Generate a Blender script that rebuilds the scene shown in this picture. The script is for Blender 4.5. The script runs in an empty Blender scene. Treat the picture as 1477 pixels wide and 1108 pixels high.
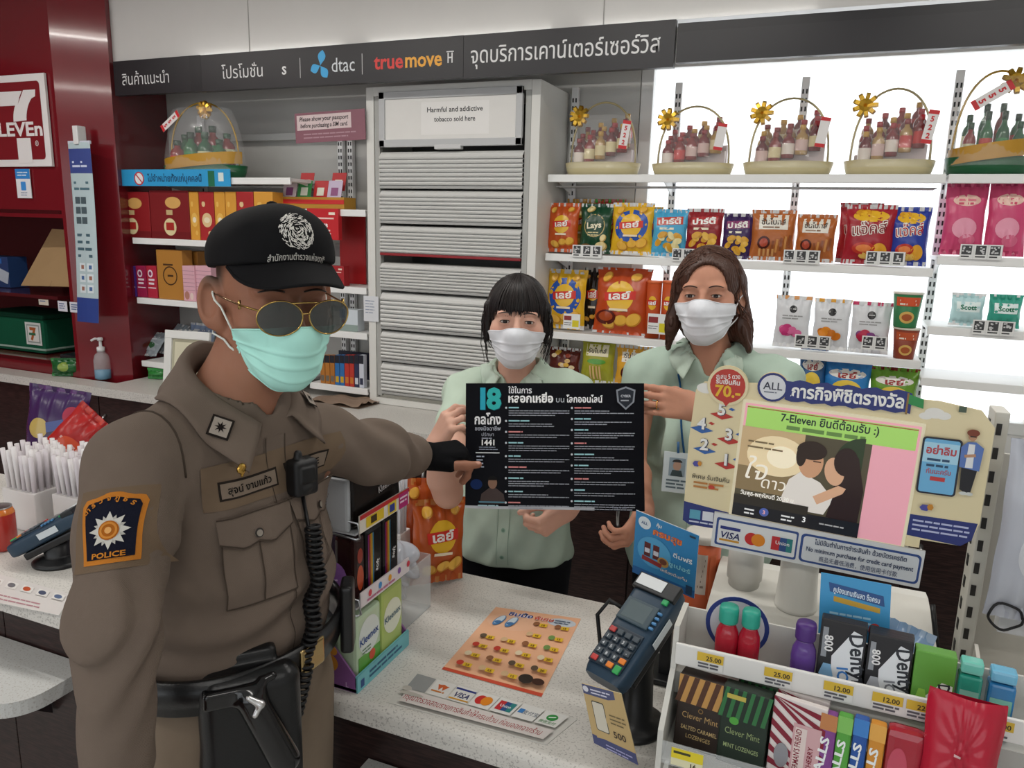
import bpy, bmesh, math, random
import numpy as np
from mathutils import Vector, Matrix, Euler

SC = bpy.context.scene
COL = SC.collection
PI = math.pi
R_ = math.radians

# ------------------------------------------------------------------ camera
FPX, IW, IH = 1100.0, 1477, 1108
CAMH = 1.72
def cam_axes(pitch=11.7, yaw=22.3, roll=1.5):
    p, y, r = R_(pitch), R_(yaw), R_(roll)
    fw = np.array([-math.sin(y)*math.cos(p), math.cos(y)*math.cos(p), -math.sin(p)])
    rt = np.array([math.cos(y), math.sin(y), 0.0])
    up = np.cross(rt, fw)
    return math.cos(r)*rt+math.sin(r)*up, -math.sin(r)*rt+math.cos(r)*up, fw
CR, CU, CF = cam_axes()
CC = np.array([0, 0, CAMH])
cam = bpy.data.cameras.new('camera')
cam.sensor_fit = 'HORIZONTAL'; cam.sensor_width = 36.0
cam.lens = 36.0*FPX/IW
cam.clip_start = 0.02; cam.clip_end = 100
camo = bpy.data.objects.new('camera', cam); COL.objects.link(camo)
camo.matrix_world = Matrix(((CR[0], CU[0], -CF[0], 0), (CR[1], CU[1], -CF[1], 0), (CR[2], CU[2], -CF[2], CAMH), (0, 0, 0, 1)))
SC.camera = camo

# ------------------------------------------------------------------ world, lights, exposure
SC.view_settings.view_transform = 'Standard'
SC.view_settings.look = 'None'
SC.view_settings.gamma = 1.0
SC.view_settings.use_curve_mapping = False
SC.view_settings.exposure = 0.0
w = bpy.data.worlds.new('daylight'); SC.world = w; w.use_nodes = True
bg = w.node_tree.nodes['Background']
bg.inputs[0].default_value = (0.93, 0.97, 1.0, 1); bg.inputs[1].default_value = 2.0
def area_light(name, loc, sx, sy, power, rot=(0, 0, 0), color=(1, 0.97, 0.92)):
    l = bpy.data.lights.new(name, 'AREA'); l.shape = 'RECTANGLE'; l.size = sx; l.size_y = sy
    l.energy = power; l.color = color
    o = bpy.data.objects.new(name, l); COL.objects.link(o); o.location = loc; o.rotation_euler = rot
    return o
TUBES = [(-3.6, 1.7), (-2.2, 1.7), (-0.8, 1.7), (0.9, 1.7), (-3.6, -0.6), (-1.6, -0.6), (0.6, -0.6)]
for (tx, ty) in TUBES:
    area_light('tube_light', (tx, ty, 2.82), 1.2, 0.05, 10.5)

# ------------------------------------------------------------------ geometry helpers
def px_dir(x, y):
    d = (x-IW/2)*CR+(IH/2-y)*CU+FPX*CF
    return d/np.linalg.norm(d)
def atY(x, y, Y):
    d = px_dir(x, y); return CC+d*(Y-CC[1])/d[1]
def atZ(x, y, Z):
    d = px_dir(x, y); return CC+d*(Z-CC[2])/d[2]

def lin(h):
    if not isinstance(h, str): return tuple(h)
    h = h.lstrip('#'); o = []
    for i in (0, 2, 4):
        c = int(h[i:i+2], 16)/255
        o.append(c/12.92 if c <= 0.04045 else ((c+0.055)/1.055)**2.4)
    return tuple(o)

MATS = {}
def M(name, rough=0.5, metal=0.0, bump=0.0, bscale=60.0, var=0.06, vscale=12.0, col=None, trans=0.0, alpha=1.0,
      coat=0.0, sss=0.0, spec=0.5, stretch=None, wood=None, speck=None, weave=0.0, emit=0.0, ior=1.45):
    """one node based material; base colour from the face colour attribute unless col is given"""
    if name in MATS: return MATS[name]
    m = bpy.data.materials.new(name); m.use_nodes = True; MATS[name] = m
    nt = m.node_tree; N = nt.nodes; Lk = nt.links
    b = N['Principled BSDF']
    b.inputs['Roughness'].default_value = rough; b.inputs['Metallic'].default_value = metal
    b.inputs['Specular IOR Level'].default_value = spec; b.inputs['IOR'].default_value = ior
    b.inputs['Transmission Weight'].default_value = trans; b.inputs['Alpha'].default_value = alpha
    b.inputs['Coat Weight'].default_value = coat; b.inputs['Coat Roughness'].default_value = 0.06
    if sss:
        b.inputs['Subsurface Weight'].default_value = sss
        b.inputs['Subsurface Radius'].default_value = (0.012, 0.005, 0.003)
        b.inputs['Subsurface Scale'].default_value = 0.6
    tc = N.new('ShaderNodeTexCoord')
    mp = N.new('ShaderNodeMapping'); Lk.new(tc.outputs['Object'], mp.inputs[0])
    if stretch: mp.inputs['Scale'].default_value = stretch
    if col is None:
        src = N.new('ShaderNodeAttribute'); src.attribute_name = 'Col'; c0 = src.outputs['Color']
    else:
        src = N.new('ShaderNodeRGB'); src.outputs[0].default_value = (*lin(col), 1); c0 = src.outputs[0]
    nz = N.new('ShaderNodeTexNoise'); nz.inputs['Scale'].default_value = vscale; nz.inputs['Detail'].default_value = 4
    Lk.new(mp.outputs[0], nz.inputs['Vector'])
    mr = N.new('ShaderNodeMapRange'); mr.inputs['To Min'].default_value = 1-var; mr.inputs['To Max'].default_value = 1+var
    Lk.new(nz.outputs[0], mr.inputs[0])
    vm = N.new('ShaderNodeVectorMath'); vm.operation = 'SCALE'
    Lk.new(c0, vm.inputs[0]); Lk.new(mr.outputs[0], vm.inputs['Scale'])
    outc = vm.outputs[0]
    if wood or speck:
        mx = N.new('ShaderNodeMix'); mx.data_type = 'RGBA'
        rp = N.new('ShaderNodeMapRange')
        if wood:
            n2 = N.new('ShaderNodeTexNoise'); n2.inputs['Scale'].default_value = 9; n2.inputs['Detail'].default_value = 8
            Lk.new(mp.outputs[0], n2.inputs['Vector']); Lk.new(n2.outputs[0], rp.inputs[0])
            rp.inputs['From Min'].default_value = 0.42; rp.inputs['From Max'].default_value = 0.62
            c2 = wood
        else:
            n2 = N.new('ShaderNodeTexNoise'); n2.inputs['Scale'].default_value = 240; n2.inputs['Detail'].default_value = 2
            Lk.new(mp.outputs[0], n2.inputs['Vector']); Lk.new(n2.outputs[0], rp.inputs[0])
            rp.inputs['From Min'].default_value = 0.56; rp.inputs['From Max'].default_value = 0.66
            c2 = speck
        Lk.new(rp.outputs[0], mx.inputs['Factor']); Lk.new(outc, mx.inputs['A'])
        mx.inputs['B'].default_value = (*lin(c2), 1); outc = mx.outputs['Result']
    Lk.new(outc, b.inputs['Base Color'])
    if bump or weave:
        bp = N.new('ShaderNodeBump'); bp.inputs['Strength'].default_value = bump or weave; bp.inputs['Distance'].default_value = 0.002
        if weave:
            wv = N.new('ShaderNodeTexWave'); wv.inputs['Scale'].default_value = bscale; wv.inputs['Distortion'].default_value = 1.5
            wv.bands_direction = 'DIAGONAL'
            Lk.new(mp.outputs[0], wv.inputs['Vector']); h = wv.outputs[1]
        else:
            n3 = N.new('ShaderNodeTexNoise'); n3.inputs['Scale'].default_value = bscale; n3.inputs['Detail'].default_value = 3
            Lk.new(mp.outputs[0], n3.inputs['Vector']); h = n3.outputs[0]
        Lk.new(h, bp.inputs['Height']); Lk.new(bp.outputs[0], b.inputs['Normal'])
    if emit:
        Lk.new(outc, b.inputs['Emission Color']); b.inputs['Emission Strength'].default_value = emit
    return m
def PRINT(): return M('printed_card', rough=0.45, var=0.03)
def SATIN(): return M('satin_plastic', rough=0.38, var=0.03)
def GLOSS(): return M('glossy_plastic', rough=0.15, var=0.03, coat=0.3)
def MATTE(): return M('matte_surface', rough=0.75, var=0.05)
def FOIL(): return M('crinkled_foil', rough=0.24, var=0.05, bump=0.5, bscale=28)
def STEEL(): return M('painted_steel', rough=0.4, var=0.03)
def CHROME(): return M('brushed_metal', rough=0.28, metal=1.0, var=0.05)
def CLOTH(): return M('woven_cloth', rough=0.92, var=0.07, vscale=30, weave=0.25, bscale=420, spec=0.15)
def SKIN(): return M('skin', rough=0.55, var=0.05, vscale=25, bump=0.08, bscale=220, sss=0.12, spec=0.35)
def HAIR(): return M('hair', rough=0.42, var=0.2, vscale=60, spec=0.4)
def CLEAR(): return M('clear_wrap', rough=0.06, alpha=0.12, var=0.02, bump=0.5, bscale=24, spec=0.9)
def CLEARBOX(): return M('clear_acrylic', rough=0.12, alpha=0.28, var=0.02, spec=0.7)
def RUBBER(): return M('black_rubber', rough=0.5, var=0.08)
def LEATHER(): return M('black_leather', rough=0.32, var=0.1, bump=0.15, bscale=300)

TEXTS = {}
def text_geo(body, bold=0.0):
    k = (body, bold)
    if k in TEXTS: return TEXTS[k]
    cu = bpy.data.curves.new('t', 'FONT'); cu.body = body; cu.size = 1.0; cu.resolution_u = 2
    cu.offset = bold
    ob = bpy.data.objects.new('t', cu); COL.objects.link(ob)
    dg = bpy.context.evaluated_depsgraph_get(); dg.update()
    me = ob.evaluated_get(dg).to_mesh()
    V = np.array([v.co[:2] for v in me.vertices]) if len(me.vertices) else np.zeros((0, 2))
    F = [tuple(p.vertices) for p in me.polygons]
    ob.evaluated_get(dg).to_mesh_clear()
    bpy.data.objects.remove(ob); bpy.data.curves.remove(cu)
    TEXTS[k] = (V, F)
    return TEXTS[k]

def rot_z(a):
    return Matrix.Rotation(a, 3, 'Z')

class MB:
    """mesh collector: faces carry a colour, a material slot and a smooth flag"""
    def __init__(s): s.V = []; s.F = []; s.C = []; s.S = []; s.MI = []; s.n = 0
    def add(s, V, F, col='#888888', smooth=False, mi=0):
        V = [tuple(v) for v in V]
        n = s.n; s.V.extend(V); s.n += len(V)
        c = lin(col) if not callable(col) else None
        for i, f in enumerate(F):
            s.F.append(tuple(a+n for a in f)); s.S.append(smooth); s.MI.append(mi)
            if c is None:
                q = np.mean([V[a] for a in f], axis=0); s.C.append(lin(col(q)))
            else: s.C.append(c)
        return s
    def box(s, c, d, col='#888888', bev=0.0, rz=0.0, mi=0, rot=None):
        hx, hy, hz = d[0]/2, d[1]/2, d[2]/2
        b = min(bev, hx*0.95, hy*0.95, hz*0.95)
        if b <= 0:
            V = [(x, y, z) for z in (-hz, hz) for y in (-hy, hy) for x in (-hx, hx)]
            F = [(0, 2, 3, 1), (4, 5, 7, 6), (0, 1, 5, 4), (2, 6, 7, 3), (0, 4, 6, 2), (1, 3, 7, 5)]
        else:
            bm = bmesh.new(); bmesh.ops.create_cube(bm, size=1.0)
            bmesh.ops.scale(bm, vec=d, verts=bm.verts)
            bmesh.ops.bevel(bm, geom=bm.edges[:], offset=b, segments=2, profile=0.6, affect='EDGES')
            V = [tuple(v.co) for v in bm.verts]; bm.verts.index_update(); F = [tuple(v.index for v in f.verts) for f in bm.faces]; bm.free()
        m = rot if rot is not None else rot_z(rz)
        V = [m @ Vector(v)+Vector(c) for v in V]
        return s.add(V, F, col, False, mi)
    def grid(s, fn, nu, nv, col='#888888', smooth=True, mi=0, wrapu=False, wrapv=False, flip=False):
        V = [fn(i/nu, j/nv) for j in range(nv if wrapv else nv+1) for i in range(nu if wrapu else nu+1)]
        W = nu if wrapu else nu+1; H = nv if wrapv else nv+1
        F = []
        for j in range(nv):
            for i in range(nu):
                a, b, c, d = j*W+i, j*W+(i+1) % W, ((j+1) % H)*W+(i+1) % W, ((j+1) % H)*W+i
                F.append((d, c, b, a) if flip else (a, b, c, d))
        return s.add(V, F, col, smooth, mi)
    def lathe(s, prof, seg=24, c=(0, 0, 0), col='#888888', m=None, mi=0, smooth=True, cap=True, sq=(1, 1)):
        """prof: list of (r, z) bottom to top"""
        V = []
        for r, z in prof:
            for k in range(seg):
                a = 2*PI*k/seg; V.append(Vector((r*sq[0]*math.cos(a), r*sq[1]*math.sin(a), z)))
        F = []
        for j in range(len(prof)-1):
            for k in range(seg):
                F.append((j*seg+k, j*seg+(k+1) % seg, (j+1)*seg+(k+1) % seg, (j+1)*seg+k))
        if cap:
            F.append(tuple(range(seg))[::-1]); F.append(tuple((len(prof)-1)*seg+k for k in range(seg)))
        cv = Vector(c)
        V = [((m @ v) if m is not None else v)+cv for v in V]
        return s.add(V, F, col, smooth, mi)
    def tube(s, pts, r, seg=8, col='#888888', mi=0, closed=False, cap=True, flat=None):
        P = [Vector(p) for p in pts]; n = len(P)
        rr = r if isinstance(r, (list, tuple, np.ndarray)) else [r]*n
        V = []; up = None
        for i in range(n):
            a = P[(i-1) % n] if (closed or i > 0) else P[i]
            b = P[(i+1) % n] if (closed or i < n-1) else P[i]
            t = (b-a).normalized() if (b-a).length > 1e-9 else Vector((0, 0, 1))
            if up is None:
                up = Vector((0, 0, 1)) if abs(t.z) < 0.9 else Vector((1, 0, 0))
            u = t.cross(up)
            if u.length < 1e-6: u = t.orthogonal()
            u.normalize(); v = u.cross(t).normalized(); up = v
            for k in range(seg):
                q = 2*PI*k/seg
                V.append(P[i]+u*math.cos(q)*rr[i]+v*math.sin(q)*rr[i]*(flat or 1.0))
        F = []
        m = n if closed else n-1
        for i in range(m):
            j = (i+1) % n
            for k in range(seg):
                F.append((i*seg+k, i*seg+(k+1) % seg, j*seg+(k+1) % seg, j*seg+k))
        if cap and not closed:
            F.append(tuple(range(seg))[::-1]); F.append(tuple((n-1)*seg+k for k in range(seg)))
        return s.add(V, F, col, True, mi)
    def prism(s, poly, y0, y1, col='#888888', m=None, mi=0, plane='XZ'):
        """poly in (x,z), extruded along y"""
        n = len(poly); V = []
        for y in (y0, y1):
            for (x, z) in poly:
                V.append((x, y, z) if plane == 'XZ' else ((x, z, y) if plane == 'XY' else (y, x, z)))
        F = [tuple(range(n)), tuple(range(n, 2*n))[::-1]]
        for i in range(n):
            j = (i+1) % n; F.append((i, i+n, j+n, j))
        if m is not None: V = [m @ Vector(v) for v in V]
        return s.add(V, F, col, False, mi)
    def merge(s, o, m=None):
        V = [tuple((m @ Vector(v)) if m is not None else v) for v in o.V]
        n = s.n; s.V.extend(V); s.n += len(V)
        s.F.extend(tuple(a+n for a in f) for f in o.F); s.C.extend(o.C); s.S.extend(o.S); s.MI.extend(o.MI)
        return s
    def build(s, name, mats, parent=None, loc=None, rz=0.0, kind=None, label=None, cat=None, group=None, rot=None, recalc=False):
        me = bpy.data.meshes.new(name)
        off = Vector((0, 0, 0))
        me.from_pydata(s.V, [], s.F)
        if not isinstance(mats, (list, tuple)): mats = [mats]
        for m in mats: me.materials.append(m)
        me.polygons.foreach_set('use_smooth', s.S)
        me.polygons.foreach_set('material_index', s.MI)
        at = me.attributes.new('Col', 'FLOAT_COLOR', 'CORNER')
        lens = [len(f) for f in s.F]
        arr = np.ones((sum(lens), 4), dtype=np.float32)
        arr[:, :3] = np.repeat(np.array(s.C, dtype=np.float32).reshape(-1, 3), lens, axis=0)
        at.data.foreach_set('color', arr.ravel())
        me.validate(); me.update()
        if recalc:
            bm = bmesh.new(); bm.from_mesh(me); bmesh.ops.recalc_face_normals(bm, faces=bm.faces[:]); bm.to_mesh(me); bm.free()
        ob = bpy.data.objects.new(name, me); COL.objects.link(ob)
        if parent is not None: ob.parent = parent
        if loc is not None: ob.location = loc
        if rot is not None: ob.rotation_euler = rot
        elif rz: ob.rotation_euler = (0, 0, rz)
        if kind: ob['kind'] = kind
        if label: ob['label'] = label
        if cat: ob['category'] = cat
        if group: ob['group'] = group
        return ob

def thing(name, label, cat, loc=(0, 0, 0), rz=0.0, group=None, rot=None):
    o = bpy.data.objects.new(name, None); COL.objects.link(o); o.empty_display_size = 0.05
    o.location = loc; o.rotation_euler = rot if rot is not None else (0, 0, rz)
    o['label'] = label; o['category'] = cat
    if group: o['group'] = group
    return o
def dup(root, loc, rz=None, label=None, group=None, rot=None, scale=None):
    r = root.copy(); COL.objects.link(r); r.location = loc
    if rot is not None: r.rotation_euler = rot
    elif rz is not None: r.rotation_euler = (0, 0, rz)
    if scale: r.scale = scale
    if label: r['label'] = label
    if group: r['group'] = group
    for ch in list(root.children):
        c = ch.copy(); COL.objects.link(c); c.parent = r
        for g in list(ch.children):
            d = g.copy(); COL.objects.link(d); d.parent = c
    return r

class Sheet:
    """flat print: shapes in (x, y) with a layer; build() maps them into space"""
    def __init__(s, eps=0.0004): s.items = []; s.eps = eps; s.lay = 0
    def up(s): s.lay += 1; return s
    def raw(s, V, F, col, lay=None): s.items.append((V, F, col, s.lay if lay is None else lay)); return s
    def rect(s, x, y, w, h, col, nx=1, ny=1, lay=None, rot=0.0):
        V = [(x+w*i/nx, y+h*j/ny) for j in range(ny+1) for i in range(nx+1)]
        if rot:
            c, q = math.cos(rot), math.sin(rot); mx, my = x+w/2, y+h/2
            V = [(mx+(a-mx)*c-(b-my)*q, my+(a-mx)*q+(b-my)*c) for a, b in V]
        F = [(j*(nx+1)+i, j*(nx+1)+i+1, (j+1)*(nx+1)+i+1, (j+1)*(nx+1)+i) for j in range(ny) for i in range(nx)]
        return s.raw(V, F, col, lay)
    def poly(s, P, col, lay=None): return s.raw(list(P), [tuple(range(len(P)))], col, lay)
    def rrect(s, x, y, w, h, r, col, lay=None, seg=5):
        P = []
        for cx, cy, a0 in ((x+w-r, y+r, -90), (x+w-r, y+h-r, 0), (x+r, y+h-r, 90), (x+r, y+r, 180)):
            for k in range(seg+1):
                a = R_(a0+90*k/seg); P.append((cx+r*math.cos(a), cy+r*math.sin(a)))
        return s.poly(P, col, lay)
    def disc(s, x, y, rx, ry, col, seg=24, rings=1, lay=None, rot=0.0, a0=0, a1=360, hole=0.0):
        V = []; F = []; c, q = math.cos(rot), math.sin(rot)
        full = abs(a1-a0) >= 360; m = seg if full else seg+1
        for j in range(rings+1):
            t = hole+(1-hole)*j/rings
            for k in range(m):
                a = R_(a0+(a1-a0)*k/seg); u, v = rx*t*math.cos(a), ry*t*math.sin(a)
                V.append((x+u*c-v*q, y+u*q+v*c))
        for j in range(rings):
            for k in range(seg):
                k2 = (k+1) % m
                F.append((j*m+k, (j+1)*m+k, (j+1)*m+k2, j*m+k2))
        return s.raw(V, F, col, lay)
    def text(s, body, x, y, size, col, bold=0.0, align='c', width=None, rot=0.0, shear=0.0, lay=None, sy=1.0):
        V, F = text_geo(body, bold)
        if len(V) == 0: return s
        V = V.copy(); x0, x1 = V[:, 0].min(), V[:, 0].max()
        k = size
        kx = width/(x1-x0) if width else k
        ax = {'c': (x0+x1)/2, 'l': x0, 'r': x1}[align]
        X = (V[:, 0]-ax)*kx+V[:, 1]*k*shear; Y = V[:, 1]*k*sy
        c, q = math.cos(rot), math.sin(rot)
        return s.raw(list(zip(x+X*c-Y*q, y+X*q+Y*c)), F, col, lay)
    def lines(s, x, y, w, n, pitch, h, col, seed=0, lay=None, rag=0.25):
        rnd = random.Random(seed)
        for i in range(n):
            L = w*(1-rag*rnd.random()) if i == n-1 or rnd.random() < 0.3 else w
            X = x
            while X < x+L-h:
                ww = min(h*rnd.uniform(2.5, 9), x+L-X)
                s.rect(X, y-i*pitch-h, ww, h, col, lay=lay); X += ww+h*0.6
        return s
    def qr_free(s): return s
    def into(s, mb, fn=None, mi=0, smooth=False):
        cnt = {}
        for V, F, col, lay in s.items:
            k = cnt.get(lay, 0); cnt[lay] = k+1; z = (lay+min(0.9, 0.03*k))*s.eps
            if fn is None: W = [(a, -z, b) for a, b in V]
            else: W = fn(V, z)
            mb.add(W, F, col, smooth, mi)
        return mb

def panel(sheet, w, h, t=0.002, edge='#dddddd', back=None, y0=0.0):
    """a board of thickness t whose front carries the sheet; origin at lower left"""
    mb = MB(); mb.box((w/2, y0+t/2+0.0002, h/2), (w, t, h), back or edge)
    sheet.into(mb); return mb
# ------------------------------------------------------------------ the room
WHITE = '#d8d6d2'
def struct(mb, name, mat, **k): return mb.build(name, mat, kind='structure', **k)
mb = MB(); mb.box((-1.6, 0, -0.05), (9.4, 7.4, 0.1), '#c9c8c4'); struct(mb, 'floor', M('floor_tile', rough=0.3, speck='#a9a8a4', var=0.06))
mb = MB(); mb.box((-1.6, 0, 2.95), (9.4, 7.4, 0.1), '#dedddb'); struct(mb, 'ceiling', M('ceiling_board', rough=0.85, bump=0.1, bscale=90))
YB = 3.5
WX0, WX1, WZ0, WZ1 = -0.86, 2.5, 0.95, 2.46
mb = MB()
mb.box(((-4.4+WX0)/2, YB+0.05, 1.45), (WX0+4.4, 0.1, 2.9), '#c4c3bf')
mb.box(((WX0+3)/2, YB+0.05, WZ0/2), (3-WX0, 0.1, WZ0), '#d8d7d4')
mb.box(((WX0+3)/2, YB+0.05, (WZ1+2.9)/2), (3-WX0, 0.1, 2.9-WZ1), '#d8d7d4')
mb.box(((WX1+3)/2, YB+0.05, (WZ0+WZ1)/2), (3-WX1, 0.1, WZ1-WZ0), '#d8d7d4')
struct(mb, 'wall_back', M('wall_paint', rough=0.5, var=0.03))
mb = MB()
for x in (WX0+0.03, 0.80, 1.65, WX1-0.03): mb.box((x, YB+0.03, (WZ0+WZ1)/2), (0.055, 0.05, WZ1-WZ0), '#e4e4e2', 0.004)
for z in (WZ0+0.025, WZ1-0.025): mb.box(((WX0+WX1)/2, YB+0.03, z), (WX1-WX0, 0.05, 0.05), '#e4e4e2', 0.004)
wf = struct(mb, 'window_1', STEEL())
mb = MB(); mb.box(((WX0+WX1)/2, YB+0.035, (WZ0+WZ1)/2), (WX1-WX0-0.06, 0.006, WZ1-WZ0-0.06), '#ffffff')
mb.build('pane', M('window_glass', rough=0.0, alpha=0.06, spec=0.5, var=0.0), parent=wf)
mb = MB(); mb.box((2.95, 0, 1.45), (0.1, 7, 2.9), WHITE); struct(mb, 'wall_right', M('wall_paint'))
mb = MB(); mb.box((-6.25, 0, 1.45), (0.1, 7.2, 2.9), '#8a2a2c'); struct(mb, 'wall_left', M('wall_paint'))
mb = MB()   # shop front behind the camera, glazed
mb.box((-1.6, -3.55, 0.3), (9.2, 0.1, 0.6), WHITE); mb.box((-1.6, -3.55, 2.7), (9.2, 0.1, 0.4), WHITE)
for x in (-6.1, -4.2, -2.2, -0.2, 1.6, 2.9): mb.box((x, -3.55, 1.55), (0.14, 0.1, 1.9), WHITE)
struct(mb, 'wall_front', M('wall_paint'))
# red glossy lacquer wall with a niche, pillar corner and return panel
RED = '#6e131c'
redm = M('red_lacquer', rough=0.16, var=0.05, coat=0.5)
NZ0, NZ1, NX1 = 0.925, 1.70, -3.745
mb = MB()
mb.box((-5.0, 2.92, (NZ1+2.9)/2), (2.56, 0.1, 2.9-NZ1), RED)
mb.box((-5.0, 2.92, NZ0/2), (2.56, 0.1, NZ0), RED)
mb.box(((NX1-3.72)/2, 2.92, (NZ0+NZ1)/2), (-3.72-NX1, 0.1, NZ1-NZ0), RED)
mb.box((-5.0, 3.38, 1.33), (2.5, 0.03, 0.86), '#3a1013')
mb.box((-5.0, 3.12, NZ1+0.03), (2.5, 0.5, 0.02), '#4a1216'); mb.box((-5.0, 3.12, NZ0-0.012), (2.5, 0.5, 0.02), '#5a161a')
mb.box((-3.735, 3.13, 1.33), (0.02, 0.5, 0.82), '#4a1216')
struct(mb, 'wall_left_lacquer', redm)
mb = MB()
mb.prism([(-3.72, 2.87), (-3.46, 2.985), (-3.63, 3.5), (-3.72, 3.5)], 0, 2.9, RED, plane='XY')
struct(mb, 'pillar', redm, recalc=True)
# white fascia and black sign band
mb = MB(); mb.box((-0.3, 3.07, 2.69), (6.6, 0.1, 0.42), '#cfcdca')
struct(mb, 'wall_fascia', M('fascia_panel', rough=0.22, var=0.02, coat=0.2))
mb = MB()
for x in (-2.6, -0.9, 0.6): mb.box((x, 3.0195, 2.69), (0.004, 0.004, 0.42), '#a8a6a2')
struct(mb, 'trim_1', MATTE())

# ceiling lamps (fluorescent battens)
for i, (tx, ty) in enumerate(TUBES):
    t = thing('ceiling_lamp', ['fluorescent batten lamp on the ceiling above the left counter', 'fluorescent batten lamp on the ceiling before the gift shelves', 'fluorescent batten lamp on the ceiling above the cashiers',
        'fluorescent batten lamp on the ceiling near the window shelves', 'fluorescent batten lamp on the ceiling of the aisle by the left wall', 'fluorescent batten lamp on the ceiling of the middle aisle', 'fluorescent batten lamp on the ceiling of the aisle by the right wall'][i], 'lamp', (tx, ty, 2.9))
    mb = MB(); mb.box((0, 0, -0.025), (1.28, 0.09, 0.05), '#eeeeee', 0.006); mb.build('housing', STEEL(), t)
    mb = MB(); mb.tube([(-0.6, 0, -0.063), (0.6, 0, -0.063)], 0.013, 10, '#ffffff'); mb.build('tube', M('lamp_tube', emit=7.0, col='#fffaf0'), t)

# header sign band: four boards
HB = '#201e22'
def header(name, x0, x1, z0, z1, label, fn, y=2.99):
    w, h = x1-x0, z1-z0; sh = Sheet(); sh.rect(0, 0, w, h, HB); sh.up(); fn(sh, w, h)
    mb = panel(sh, w, h, 0.03, HB)
    return mb.build(name, M('sign_vinyl', rough=0.35, var=0.04), loc=(x0, y, z0), label=label, cat='sign')
def h1(s, w, h):
    s.text('สินค้าแนะนำ', 0.21, 0.048, 0.075, '#d8d8d8', 0.0, width=0.31)
    s.rect(0.50, 0, 0.07, h, '#141317')
def h2(s, w, h):
    s.text('โปรโมชั่น', 0.245, 0.052, 0.075, '#dcdcdc', 0.0, width=0.24)
    s.text('s', 0.487, 0.055, 0.075, '#e4e4e4', 0.012); s.rect(0.574, 0.035, 0.003, 0.085, '#c8c8c8')
    for a, k in ((78, 1.0), (200, 0.85), (305, 0.95)):
        c = R_(a); P = []
        for t in range(21):
            u = t/20; r = 0.066*k*u; wd = 0.020*math.sin(PI*u**1.35)
            P.append((r, wd))
        P = P+[(p, -q) for p, q in P[::-1]][1:-1]
        s.poly([(0.685+p*math.cos(c)-q*math.sin(c), 0.082+p*math.sin(c)+q*math.cos(c)) for p, q in P], '#3aa5dc')
    s.text('dtac', 0.805, 0.052, 0.085, '#d5d9dd', 0.0, width=0.12); s.rect(0.902, 0.035, 0.003, 0.085, '#c8c8c8')
    s.text('true', 1.035, 0.053, 0.085, '#d6362f', 0.022, width=0.145); s.text('move', 1.205, 0.053, 0.085, '#e8a52c', 0.022, width=0.175)
    s.rect(1.318, 0.06, 0.006, 0.04, '#d5d5d5'); s.rect(1.336, 0.06, 0.006, 0.04, '#d5d5d5'); s.rect(1.318, 0.078, 0.024, 0.006, '#d5d5d5'); s.rect(1.313, 0.102, 0.034, 0.004, '#d5d5d5')
def h3(s, w, h): s.text('จุดบริการเคาน์เตอร์เซอร์วิส', w/2-0.01, 0.055, 0.088, '#dedede', 0.004, width=0.775)
header('sign_board', -3.44, -2.874, 2.315, 2.478, 'black header sign reading recommended products in white Thai letters', h1)
header('sign_board', -2.87, -1.48, 2.313, 2.476, 'black header sign with phone network logos in blue, red and yellow', h2)
header('sign_board', -1.476, -0.615, 2.31, 2.474, 'black header sign with the long white Thai counter service title', h3, 2.985)
header('sign_board', -0.608, 2.4, 2.325, 2.46, 'plain dark header board without letters above the bright window', lambda s, w, h: s.rect(0, h-0.03, w, 0.03, '#17161a'))

# seven eleven wall sign on the red panel
mb = MB(); s = Sheet(eps=0.0012)
SX, SZ, SW, SH = -4.62, 2.0, 0.50, 0.455
s.rrect(0, 0, SW, SH, 0.012, '#e2dedd'); s.up()
s.rrect(0.04, 0.035, SW-0.08, SH-0.07, 0.02, '#7a1a22'); s.up()
def arc(cx, cy, r, a0, a1, n=10): return [(cx+r*math.cos(R_(a0+(a1-a0)*k/n)), cy+r*math.sin(R_(a0+(a1-a0)*k/n))) for k in range(n+1)]
s.poly([(0.07, 0.375), (0.07, 0.295), (0.12, 0.305), (0.275, 0.305), (0.33, 0.375)], '#e2dedd')
s.poly([(0.34, 0.378), (0.43, 0.378), (0.425, 0.345)]+arc(0.49, 0.225, 0.145, 130, 178, 8)+arc(0.39, 0.225, 0.145, 180, 125, 8)+[(0.29, 0.31)], '#e2dedd')
s.rect(0.255, 0.018, 0.105, 0.125, '#e2dedd')
s.text('ELEVEn', 0.255, 0.155, 0.095, '#e2dedd', 0.03, width=0.40)
s.disc(0.405, 0.115, 0.012, 0.014, '#e2dedd', hole=0.75); s.text('R', 0.405, 0.108, 0.018, '#e2dedd')
mb = panel(s, SW, SH, 0.012, '#cfcac8')
p = atY(76, 240, 2.855)
mb.build('wall_sign', SATIN(), loc=(p[0]-SW, 2.853, p[2]), label='white square shop sign with a big red seven on the lacquer wall', cat='sign')
s = Sheet(); s.rect(0, 0, 0.11, 0.15, '#e6e6ea'); s.up(); s.rect(0, 0.1, 0.11, 0.05, '#2f86cf'); s.up(); s.lines(0.015, 0.135, 0.08, 2, 0.014, 0.006, '#d6e8f8')
s.rrect(0.036, 0.04, 0.038, 0.045, 0.005, '#3f8fd8'); s.lines(0.03, 0.03, 0.05, 2, 0.012, 0.004, '#8898b0')
p = atY(46, 286, 2.86); panel(s, 0.11, 0.15, 0.003).build('sticker', PRINT(), loc=(p[0]-0.11, 2.86, p[2]), label='small blue and white sticker just below the big seven sign', cat='sticker')
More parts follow.
